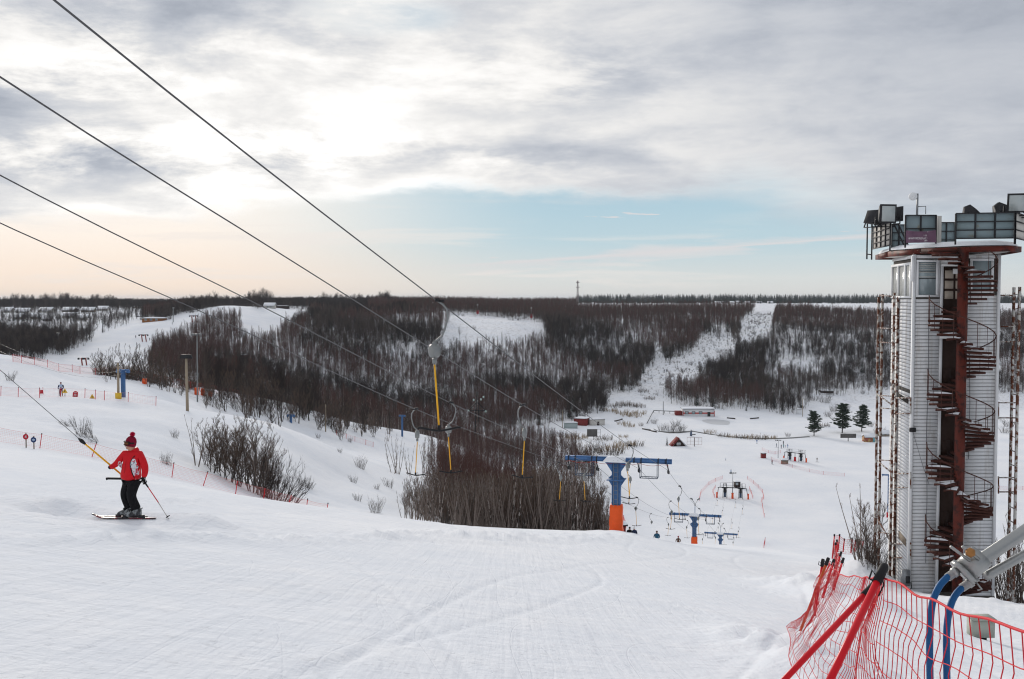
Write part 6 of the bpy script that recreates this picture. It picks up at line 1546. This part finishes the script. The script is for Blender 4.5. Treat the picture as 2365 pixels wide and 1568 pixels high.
# brush between the trunks of the hillside woods
random.seed(14)
und = []
for _ in range(14000):
    t = U(-.6,.62); y = sqrt(U(470**2, 900**2)); x = t*y; z = gz(x, y); px, py = proj(x, y, z)
    if acc_far(px, py, x, y): und.append((y, x, z, random.choice(('shr0','shr1','thk0','thk1')), U(.35,.9) , px, py))
for c_ in range(len(und)):
    y, x, z, k_, s, px, py = und[c_]; und[c_] = (y, x, z, k_, s*(1.6 if k_[:3] == 'shr' else .45), px, py)
for k_ in ('shr0','shr1','thk0','thk1','ree0'):
    if k_ not in HOLD:
        for e in bpy.data.objects:
            if e.type == 'EMPTY' and len(e.children) == 2 and e.children[0].data in TREES[k_]: HOLD[k_] = list(e.children); break
for _ in range(2600):
    t = U(.12,.30); y = sqrt(U(560**2, 1050**2)); x = t*y; z = gz(x, y); px, py = proj(x, y, z)
    if any(inside(px, py, c) for c in CLEAR[4:8]): und.append((y, x, z, random.choice(('shr0','shr1','thk0')), U(.3,.8), px, py))
und = [c for c in und if c[3] in HOLD]
mass('undergrowth', und, 'dark brush growing between the trunks of the hillside woods', 'undergrowth', sorted(set(c[3] for c in und)))
# distant blue conifer forest on the horizon
random.seed(15)
far = []
for _ in range(7000):
    px = U(-500,3000); d = U(2200,3600) if px > 1330 else U(1900,3000)
    if px < 1330 and U(0,1) < .5: continue
    p = at(px, d); far.append((p.y, p.x, p.z, 'spr1', U(1.8,2.7) if px > 1330 else U(1.0,1.6), px, 0))
mass('horizon_forest', far, 'dark blue conifer forest along the horizon', 'forest', ['spr1'])
sil = []
for _ in range(760):
    px = U(-60,1010); d = U(1150,1500); p = at(px, d)
    big = .5+.9*max(0, float(fbm(np.array(px/55.0), np.array(.3), 3, 60))+.35)
    sil.append((p.y, p.x, p.z, random.choice(('oak0','oak1','oak2','brn0')), U(.9,1.3)*big*1.25, px, 0))
mass('plateau_tree_line', sil, 'uneven line of bare treetops standing against the pale sky at the left', 'tree line', ['brn0','oak0','oak1','oak2'])

# ---------------------------------------------------------------- people
def skin_mesh(name, joints, edges, mats, matf, sub=1):
    """one continuous surface grown round a skeleton; the faces take their material from the nearest bone"""
    me = bpy.data.meshes.new(name); me.from_pydata([j[0] for j in joints], edges, []); o = bpy.data.objects.new(name, me); COL.objects.link(o)
    md = o.modifiers.new('skin', 'SKIN'); me.skin_vertices[0].data[0].use_root = True
    for v, j in zip(me.skin_vertices[0].data, joints): v.radius = (j[1], j[2] if len(j) > 2 else j[1])
    sb = o.modifiers.new('sub', 'SUBSURF'); sb.levels = sub; sb.render_levels = sub
    dg = bpy.context.evaluated_depsgraph_get(); nm = bpy.data.meshes.new_from_object(o.evaluated_get(dg)); nm.name = name
    bpy.data.objects.remove(o); bpy.data.meshes.remove(me)
    nm.materials.clear()
    for m_ in mats: nm.materials.append(m_)
    for p in nm.polygons:
        c = p.center; best, bi = 1e9, 0
        for ei, (a, b) in enumerate(edges):
            A_, B_ = Vector(joints[a][0]), Vector(joints[b][0]); ab = B_-A_; t = max(0, min(1, (c-A_).dot(ab)/max(1e-9, ab.length_squared))); dd = (A_+ab*t-c).length
            if dd < best: best, bi = dd, ei
        p.material_index = matf[bi]; p.use_smooth = True
    return nm
skinm = mat('skin', (.52,.28,.20), .6); hair = mat('hair', (.05,.03,.02), .8)
def person(p, rz, label, jacket, trousers, h=1.72, ski=True, board=False, bend=0, hat=None, skim=None, group=None, wide=1.0, poles=False):
    k_ = h/1.75; f_ = bend
    J = [((0,0,.98),.15*wide,.12*wide),((0,-.02-f_*.1,1.20),.15*wide,.11*wide),((0,-.04-f_*.25,1.42),.16*wide,.11*wide),((0,-.05-f_*.3,1.54),.06),((0,-.07-f_*.35,1.66),.10,.115),
         ((-.21,-.04-f_*.25,1.42),.075),((-.30,-.08-f_*.3,1.16),.06),((-.26,-.26-f_*.3,1.00),.045),((.21,-.04-f_*.25,1.42),.075),((.30,-.08-f_*.3,1.16),.06),((.26,-.26-f_*.3,1.00),.045),
         ((-.11,0,.88),.11),((-.14,-.10,.50),.085),((-.14,.02,.14),.07),((-.14,-.12,.06),.055),((.11,0,.88),.11),((.14,-.10,.50),.085),((.14,.02,.14),.07),((.14,-.12,.06),.055)]
    E = [(0,1),(1,2),(2,3),(3,4),(2,5),(5,6),(6,7),(2,8),(8,9),(9,10),(0,11),(11,12),(12,13),(13,14),(0,15),(15,16),(16,17),(17,18)]
    MF = [0,0,0,2,0,0,0,0,0,0,1,1,1,3,1,1,1,3]
    r = empty('person', p, rz, label, 'person', group); r.scale = (k_,)*3
    b = meshobj('body', skin_mesh('body', J, E, [jacket, trousers, skinm, black], MF), r, (0,0,.03))
    hc = (0, -.06-f_*.35, 1.70); MB().lathe([(.105,-.02),(.112,.03),(.09,.10),(.04,.14),(.0,.15)], 12, hc).obj('hat', hat or darkst, r, smooth=True)
    sm_ = skim or black
    if ski:
        for s in (-.14,.14): MB().box((s,-.1,.012),(.075,1.6,.02)).tube([(s,-.88,.015),(s,-1.0,.08)], .03, 5).obj('ski', sm_, r)
    if board: MB().box((0,-.05,.015),(1.5,.28,.025)).obj('snowboard', sm_, r)
    if poles:
        for s in (-1,1): MB().tube([(s*.27,-.28,1.08),(s*.38,.15,.02)], .012, 5).obj('ski_pole', steel, r)
    return r
cl = lambda n_, c: mat(n_, c, .75, vary=.15, vscale=8)
navy = cl('navy_cloth', (.02,.03,.07)); blk = cl('black_cloth', (.014,.014,.017)); lblue = cl('pale_blue_cloth', (.42,.52,.68)); maroon = cl('maroon_cloth', (.13,.012,.03)); teal = cl('teal_cloth', (.02,.09,.16)); oran = cl('orange_cloth', (.55,.14,.03)); whitec = cl('white_cloth', (.6,.6,.6)); mblue = cl('mid_blue_cloth', (.05,.13,.35)); dred = cl('dark_red_cloth', (.25,.02,.03)); khaki = cl('khaki_cloth', (.13,.11,.08)); turq = cl('turquoise_cloth', (.15,.4,.42)); brown = cl('brown_cloth', (.10,.05,.03))
r = person(at(141.3,128), .2, 'skier in a white vest with dark sleeves and maroon trousers on the left mound', lblue, maroon, 1.78, poles=True, hat=maroon, wide=1.05)
for s in (-1,1): MB().tube([(s*.22,-.04,1.46),(s*.31,-.08,1.16),(s*.26,-.26,1.0)], [.088,.075,.06], 8).obj('sleeve', navy, r, smooth=True)
p = at(1465,97); r = person(Vector((p.x,97,p.z)), pi+.2, 'person in a navy ski jacket and white bobble hat riding up beside the orange pad', navy, blk, 1.72, hat=trimw, wide=1.15, poles=True)
MB().ball((0,-.06,1.90), .06, 8).obj('bobble', trimw, r, smooth=True)
p = at(1453,97.6); person(Vector((p.x,97.6,p.z)), pi-.3, 'person in black riding up at the left of the navy jacket', blk, blk, 1.72, bend=.6, wide=1.15)
p = at(1517,103); r = person(p, pi, 'lone rider in a teal and black jacket with a yellow stick, on the tow track', teal, blk, 1.75, hat=brown, wide=1.15)
MB().tube([(-.1,-.3,1.0),(.16,-.32,.55)], .02, 6).obj('tow_stick', yellow, r)
p = at(1566.5,124); person(p, pi, 'rider whose head and shoulders just show over the crest', brown, blk, 1.72, hat=dred)
p = at(1640,172); person(p, pi, 'rider in dark clothes seen between the second and the farthest pylon', blk, blk, 1.75)
ppl = [(1748,1024,0,mblue,lblue,'skier in blue near the stream, left of the light mast',1),(1793,1033,1.2,teal,navy,'figure in dark teal bending left of the second station mast',1),(1809,1027,.5,blk,blk,'figure in black standing high behind the second station mast',0),(1804,1036,2.,blk,navy,'person in black at the foot of the second station mast',0),(1809.5,1035,2.5,turq,navy,'person in turquoise queueing at the second station',0),(1814,1034,1.5,dred,turq,'child in red and turquoise queueing at the second station',0),(1819,1034.5,2,mblue,lblue,'person in blue queueing at the second station',0),(1783,1072,.3,dred,blk,'skier in a dark red jacket below the second station',1),(1887,1067,2.8,khaki,whitec,'snowboarder with pale trousers right of the second station',0),(1676,1064,1,lblue,navy,'person sitting in pale blue on the open piste',0),(1688,1095,2.2,lblue,teal,'person in pale blue waiting beside the ticket hut',0)]
for px, py, rz, j, t_, lb, sk in ppl:
    r = person(hit(px, py, 240), rz, lb, j, t_, 1.75 if 'child' not in lb and 'sitting' not in lb else 1.15, ski=bool(sk), board='snowboarder' in lb)
for px, py, lb in ((316,797.5,'tiny dark skier low on the far piste, below the middle tow pylons'),(313.5,781,'tiny skier left of the middle tow pylons'),(346,787,'tiny skier right of the middle tow pylons'),(403,764.5,'tiny skier high on the far piste near the wood'),(397.6,750,'tiny skier near the upper left edge of the far piste'),(514,716,'tiny figure just below the summit of the far hill'),(1535,859,'left one of two walkers on the path through the clearing'),(1539,859,'right one of two walkers on the path through the clearing')):
    person(hit(px, py, 420), U(0,6), lb, blk, navy, 2.0, ski=False)

# ---------------------------------------------------------------- the skier in red on the tow
random.seed(9)
sp = at(304, 20.8); SK = empty('person', sp, 0, 'skier in a red jacket and pompom hat riding the tow, holding a ski pole', 'person')
Z0 = .05
redj = mat('red_jacket', (.60,.010,.018), .55, vary=.12, vscale=6, bump=.35, bscale=14)
pants = mat('black_trousers', (.006,.006,.008), .7, vary=.3, vscale=6, bump=.4, bscale=9)
glove = mat('black_glove', (.008,.008,.009), .7)
# body: one surface from the head to the feet
J = [((.0,.0,.78),.09),((.03,.0,1.05),.10),((.05,.0,1.28),.10),((.05,.0,1.37),.055),((.015,-.015,1.445),.080,.082),((.0,-.02,1.51),.094,.100),((.0,-.015,1.57),.075),
     ((-.12,-.02,1.33),.065),((-.27,-.08,1.10),.045),((-.40,-.17,1.04),.035),((.21,-.02,1.32),.065),((.32,-.04,1.03),.045),((.29,-.09,.78),.035),
     ((-.07,.06,.72),.10),((-.15,.03,.44),.07),((-.10,.08,.17),.055),((-.20,.07,.10),.045),((.09,-.04,.72),.10),((.02,-.10,.44),.075),((.11,-.06,.17),.055),((-.02,-.08,.10),.045)]
E = [(0,1),(1,2),(2,3),(3,4),(4,5),(5,6),(2,7),(7,8),(8,9),(2,10),(10,11),(11,12),(0,13),(13,14),(14,15),(15,16),(0,17),(17,18),(18,19),(19,20)]
meshobj('body', skin_mesh('body', J, E, [skinm, pants], [1,1,0,0,0,0,1,1,1,1,1,1,1,1,1,1,1,1,1,1], 2), SK, (0,0,Z0))
# jacket, loosely over torso and arms
J = [((.00,-.01,.745),.25,.205),((.00,-.01,.90),.225,.185),((.03,-.01,1.10),.20,.165),((.045,-.01,1.26),.17,.13),((.055,.0,1.355),.082,.075),((.058,.0,1.385),.075,.07),
     ((-.115,-.03,1.32),.095,.09),((-.20,-.06,1.21),.078),((-.28,-.09,1.10),.07),((-.345,-.14,1.07),.055),((-.385,-.165,1.05),.045),((.205,-.03,1.31),.10,.09),((.275,-.045,1.17),.085),((.325,-.05,1.02),.08),((.32,-.075,.90),.068),((.295,-.09,.82),.052)]
E = [(0,1),(1,2),(2,3),(3,4),(4,5),(3,6),(6,7),(7,8),(8,9),(9,10),(3,11),(11,12),(12,13),(13,14),(14,15)]
jm = skin_mesh('jacket', J, E, [redj], [0]*15, 2); jo = meshobj('jacket', jm, SK, (0,0,Z0))
prm = bpy.data.materials.new('printed_panel'); prm.use_nodes = True; n = NT(prm.node_tree); bb = n.n['Principled BSDF']; tc = n.node('ShaderNodeTexCoord').outputs['Object']
vo = n.node('ShaderNodeTexVoronoi'); n.l.new(tc, vo.inputs['Vector']); vo.inputs['Scale'].default_value = 16
f1 = n.step(n.noise(tc, 15, 4, .6), .54, .58); f2 = n.step(n.noise(tc, 23, 3, .6), .60, .63)
n.l.new(n.mix(f2, n.mix(f1, (.66,.68,.72), (.55,.05,.10)), (.04,.04,.08)), bb.inputs['Base Color']); bb.inputs['Roughness'].default_value = .6
def shell(pts, name, m, par=SK, off=(0,0,0)):
    """closed quilt patch through a grid of points, 6 mm thick"""
    R_ = len(pts); C_ = len(pts[0]); V = [Vector(p) for row in pts for p in row]; V2 = [v+Vector((0,.02,0)) for v in V]; n0 = len(V)
    Fs = [(j*C_+i, j*C_+i+1, (j+1)*C_+i+1, (j+1)*C_+i) for j in range(R_-1) for i in range(C_-1)]
    return MB().add(V+V2, Fs+[tuple(k_+n0 for k_ in f)[::-1] for f in Fs]).obj(name, m, par, (0,0,Z0), smooth=True)
from mathutils.bvhtree import BVHTree
bvh = BVHTree.FromPolygons([v.co[:] for v in jm.vertices], [p.vertices[:] for p in jm.polygons])
def drape(poly_rows, name, m, lift=.006):
    rows_ = []
    for row in poly_rows:
        o_ = []
        for (x, z) in row:
            h_ = None
            for _q in range(14):
                h_ = bvh.ray_cast(Vector((x, -1.5, z)), Vector((0,1,0)))[0]
                if h_ and h_.y < .04: break
                x -= .012*(1 if x > 0 else -1)
            y = (h_.y if h_ else -.05) - lift; o_.append((x, y, z))
        rows_.append(o_)
    return shell(rows_, name, m, jo, )
jrows = lambda L, k_=5: [[(a+(b-a)*i/(k_-1), z) for i in range(k_)] for a, b, z in L]
o = drape(jrows([(.16,.23,.735),(.14,.245,.80),(.11,.225,.90),(.07,.205,1.0),(.055,.185,1.10),(.06,.17,1.17),(.10,.15,1.235)]), 'side_panel', prm)
o.location = (0,0,0)
o = drape(jrows([(-.23,-.20,1.02),(-.22,-.185,1.10),(-.205,-.17,1.18)], 3), 'sleeve_panel', prm); o.location = (0,0,0)
o = drape(jrows([(.125,.14,.82),(.085,.105,.93),(.05,.066,1.05),(.045,.060,1.15),(.085,.10,1.24),(.13,.155,1.30)], 3), 'piping', glove, .009); o.location = (0,0,0)
o = drape(jrows([(-.10,-.094,.74),(-.075,-.069,.95),(-.045,-.039,1.15),(-.02,-.014,1.36)], 3), 'zip', mat('zip_red', (.22,.005,.01), .5), .008); o.location = (0,0,0)
MB().lathe([(.098,-.045),(.102,.0),(.092,.05)], 20, (.075,.01,1.375+Z0), (-.42,-.2,1)).obj('collar', redj, SK, smooth=True)
# trousers
J = [((0,0,.74),.12,.09),((-.07,.05,.68),.125,.115),((-.125,.03,.56),.105),((-.155,.02,.44),.095),((-.125,.05,.30),.088),((-.09,.08,.20),.095),((-.085,.085,.16),.09),((.085,-.04,.70),.135,.12),((.05,-.08,.56),.118),((.03,-.10,.44),.105),((.075,-.08,.30),.102),((.115,-.06,.19),.108),((.12,-.06,.15),.10)]
E = [(0,1),(1,2),(2,3),(3,4),(4,5),(5,6),(0,7),(7,8),(8,9),(9,10),(10,11),(11,12)]
meshobj('trousers', skin_mesh('trousers', J, E, [pants], [0]*12, 2), SK, (0,0,Z0))
bootm = mat('ski_boot', (.26,.28,.29), .35, .1, col2=(.05,.05,.055), vscale=9, lo=.45, hi=.55)
for (bx_, by_) in ((-.12,.075),(.08,-.075)):
    b_ = MB(); secs = [(-.20,.0,.09,.07),(-.16,.0,.10,.10),(-.06,.0,.10,.14),(.02,.0,.10,.20),(.10,.0,.10,.22),(.15,.0,.085,.19)]
    V = []
    for (x, y, w_, h_) in secs:
        for a in np.linspace(0, 2*pi, 11)[:-1]: V.append((bx_+x, by_+w_*.5*cos(a), Z0-.01+h_*.5+h_*.5*sin(a)))
    b_.add(V, [(i*10+j, i*10+(j+1) % 10, (i+1)*10+(j+1) % 10, (i+1)*10+j) for i in range(len(secs)-1) for j in range(10)]+[tuple(range(10))[::-1], tuple(range(50,60))])
    bo = b_.obj('ski_boot', bootm, SK, smooth=True)
    for x in (-.08,.0): MB().beam((bx_+x,by_-.057,Z0+.06),(bx_+x+.03,by_-.05,Z0+.14),.02,.015).obj('buckle', galv, bo)
    MB().tube([(bx_+.14,by_-.04,Z0+.15),(bx_+.20,by_-.05,Z0+.20)], .012, 6).obj('boot_strap', galv, bo)
for i, (x0, x1, y) in enumerate(((-.86,.30,.08),(-.72,.54,-.08))):
    mb = MB(); pts = [(x1,.012),(x1-.3,.012),(-.1,.014),(x0+.22,.014),(x0+.10,.03),(x0+.03,.06),(x0,.075)]; V = []
    for x, z in pts: V += [(x,y-.04,z),(x,y+.04,z),(x,y+.04,z+.014),(x,y-.04,z+.014)]
    mb.add(V, [(k_*4+j, k_*4+(j+1) % 4, (k_+1)*4+(j+1) % 4, (k_+1)*4+j) for k_ in range(len(pts)-1) for j in range(4)]+[(3,2,1,0),(24,25,26,27)])
    so2 = mb.obj('ski', mat('ski_top', (.05,.045,.05), .4, col2=(.20,.03,.05), vscale=7, lo=.52, hi=.56), SK)
    bx_ = (-.12,.08)[i]; MB().box((bx_+.16,y,.05),(.12,.07,.07)).box((bx_-.19,y,.045),(.10,.07,.05)).obj('binding', darkst, so2)
# hands: palm, four fingers and a thumb, closed round what they hold
def hand(c, ax, side, name='hand'):
    """fist round an axis ax at c; side points from the grip towards the palm"""
    ax = Vector(ax).normalized(); side = Vector(side); side = (side-ax*side.dot(ax)).normalized(); o_ = ax.cross(side); c = Vector(c); r_ = .034
    mb = MB(); mb.tube([c+side*.045-ax*.045, c+side*.045+ax*.045], [.024,.026], 8)
    for k_ in range(4):
        q = c+ax*(-.039+.026*k_); rr_ = r_*(1.0,1.06,1.02,.9)[k_]; mb.tube([q+side*.045+o_*.012, q+o_*rr_, q-side*rr_*.7+o_*rr_*.5, q-side*rr_*.95-o_*.012, q-o_*rr_*.8], [.0135,.013,.0125,.012,.010], 6)
    mb.tube([c+side*.045+ax*.04, c+ax*.055-o_*.030+side*.01, c+ax*.045-o_*.03-side*.028], [.015,.014,.011], 6)
    return mb.obj(name, glove, SK, smooth=True)
ts0, ts1 = Vector((-.965,-.12,1.60+Z0)), Vector((-.17,.17,.765+Z0))       # tow stick, top and foot
dirs = (ts1-ts0).normalized(); hc = ts0+dirs*((-.425-ts0.x)/dirs.x)
hand(hc, dirs, (.9,0,.1)); hand((.305,-.095,.755+Z0), (.45,0,-.9), (-.2,.3,.6))
MB().tube([(-.37,-.16,1.06+Z0), hc+Vector((.03,0,0))], [.045,.035], 8).obj('glove_cuff', glove, SK, smooth=True)
MB().tube([(.297,-.09,.83+Z0),(.305,-.095,.78+Z0)], [.05,.036], 8).obj('glove_cuff', glove, SK, smooth=True)
# head details: face looking left and a little to the camera
hx, hy, hz = .000, -.02, 1.525+Z0
fd = Vector((-.78,-.62,0)).normalized(); fs_ = Vector((.62,-.78,0))
HC = Vector((hx,hy,hz)); fp = lambda a, b, c: HC+fd*a+fs_*b+Vector((0,0,c))
MB().tube([fp(.082,0,-.005), fp(.104,0,-.032), fp(.084,0,-.045)], [.010,.014,.008], 8).obj('nose', skinm, SK, smooth=True)
MB().tube([fp(.082,-.024,-.066), fp(.090,0,-.068), fp(.082,.024,-.066)], .0065, 6).obj('mouth', mat('lips', (.40,.12,.10), .5), SK, smooth=True)
MB().ball(tuple(fp(.05,0,-.085)), .035, 8, (1,1,.7)).obj('chin', skinm, SK, smooth=True)
for s in (-1,1): MB().ball(tuple(fp(.078,s*.03,.006)), .009, 6).obj('eye', black, SK)
MB().ball(tuple(fp(-.015,.088,-.02)), .022, 8, (.6,.6,1.2)).obj('ear', skinm, SK, smooth=True)
hatm = mat('knit_hat', (.24,.008,.03), .9, vary=.3, vscale=40, bump=.8, bscale=120)
MB().lathe([(.103,-.075),(.110,-.03),(.112,.02),(.098,.075),(.066,.115),(.03,.135),(.005,.14)], 22, HC+Vector((.018,.004,.035)), (.16,.0,1)).obj('knit_hat', hatm, SK, smooth=True)
pm = MB(); pcn = HC+Vector((.055,.0,.205))
for _ in range(420): 
    v = Vector((random.gauss(0,1),random.gauss(0,1),random.gauss(0,1))).normalized(); pm.cone(pcn+v*.018, pcn+v*U(.05,.068), .006)
pm.obj('pompom', mat('pompom_red', (.62,.01,.06), .9), SK)
gm = mat('goggle_lens', (.16,.06,.02), .08, .3, vary=.4, vscale=12)
V = []; 
for j, z in enumerate((-.030,-.022,0,.022,.030)):
    for i in range(9):
        a = -1.15+2.3*i/8; rr_ = (.112 if j in (0,4) else .122); V.append(fp(rr_*cos(a)*.98, rr_*sin(a)*.95, z+.028))
V2 = [v-fd*.02 for v in V]
Fg = [(j*9+i, j*9+i+1, (j+1)*9+i+1, (j+1)*9+i) for j in range(4) for i in range(8)]
go_ = MB().add(V+V2, Fg+[tuple(k_+45 for k_ in f)[::-1] for f in Fg]).obj('goggles', gm, SK, smooth=True)
gr_ = MB()
for z in (-.006,.062): gr_.tube([fp(.122*cos(a), .118*sin(a), z) for a in np.linspace(-1.2,1.2,10)], .009, 6)
gr_.tube([fp(.06*1, s_, .028) for s_ in (.113,.116)], .02, 6)
gr_.obj('goggle_frame', black, go_, smooth=True)
MB().lathe([(.114,-.016),(.116,.016)], 22, HC+Vector((.012,.0,.035)), (.1,0,1)).obj('goggle_strap', black, go_, smooth=True)
# ski pole in the right hand of the picture
q = empty('ski_pole', sp+Vector((.80,-.05,.0)), 0, 'ski pole, red above and silver below, planted behind the skier in red', 'ski pole')
P0, P1 = Vector((.305,-.095,.76+Z0)), Vector((.80,-.05,.02)); R0 = Vector((.80,-.05,0)); u_ = (P1-P0)
MB().tube([P0-u_*.03-R0, P0+u_*.17-R0], [.022,.016], 8).ball(tuple(P0-u_*.03-R0), .027, 8).obj('grip', black, q, smooth=True)
MB().tube([P0+u_*.15-R0, P0+u_*.58-R0], .0105, 8).obj('upper_shaft', redm, q); MB().tube([P0+u_*.58-R0, P1-R0-Vector((0,0,.03))], [.0095,.006], 8).obj('lower_shaft', mat('pole_silver', (.5,.46,.42), .4, .5), q)
MB().lathe([(.045,-.006),(.05,.006),(.012,.02)], 12, P0+u_*.965-R0, -u_).obj('basket', black, q)
MB().tube([P0-R0+Vector((0,0,.02)), P0-R0+Vector((.03,-.03,.07)), P0-R0+Vector((.05,-.02,.0)), P0-R0+Vector((.02,0,-.03))], .005, 5).obj('strap', trimw, q)
# the t-bar the skier rides on
q = empty('tow_bar', sp+ts1, 0, 'yellow tow stick with a black crossbar, held by the skier in red', 't-bar'); L_ = lambda v: Vector(v)-ts1
MB().tube([L_(ts0), L_(ts1)], .0185, 10).obj('stick', yellow, q, smooth=True)
MB().lathe([(.012,-.10),(.030,-.05),(.042,-.01),(.032,.05),(.022,.09)], 12, L_(ts0), dirs).obj('grip_end', black, q, smooth=True)
MB().tube([(-.41,-.02,-.005),(-.37,-.02,.004),(-.1,0,-.004),(.0,0,-.01),(.12,0,-.01),(.38,.02,.0)], [.031,.025,.024,.026,.024,.024], 10).obj('crossbar', black, q, smooth=True)
rc = ropept(3, 12.6); cp0 = sp+ts0; t_ = MB(); 
t_.tube([cp0-q.location, (cp0.lerp(rc,.5))-q.location-Vector((0,0,.10)), rc-q.location], .006, 6); t_.obj('tow_cord', cable_m, q)

# ---------------------------------------------------------------- air
hz_ = bpy.data.materials.new('haze_air'); hz_.use_nodes = True; n = NT(hz_.node_tree); n.n.clear()
pv = n.node('ShaderNodeVolumePrincipled'); pv.inputs['Color'].default_value = (.80,.88,1.0,1); pv.inputs['Density'].default_value = .000045; pv.inputs['Anisotropy'].default_value = .2
mo = n.node('ShaderNodeOutputMaterial'); n.l.new(pv.outputs[0], mo.inputs['Volume'])
if HAZE:
    zlo = float(ZG.min())-2; hb = MB().box((0,0,(zlo+40)/2),(2*17000,2*17000,40-zlo)).obj('haze', hz_); hb['kind'] = 'stuff'
print('N objects', len(bpy.data.objects))
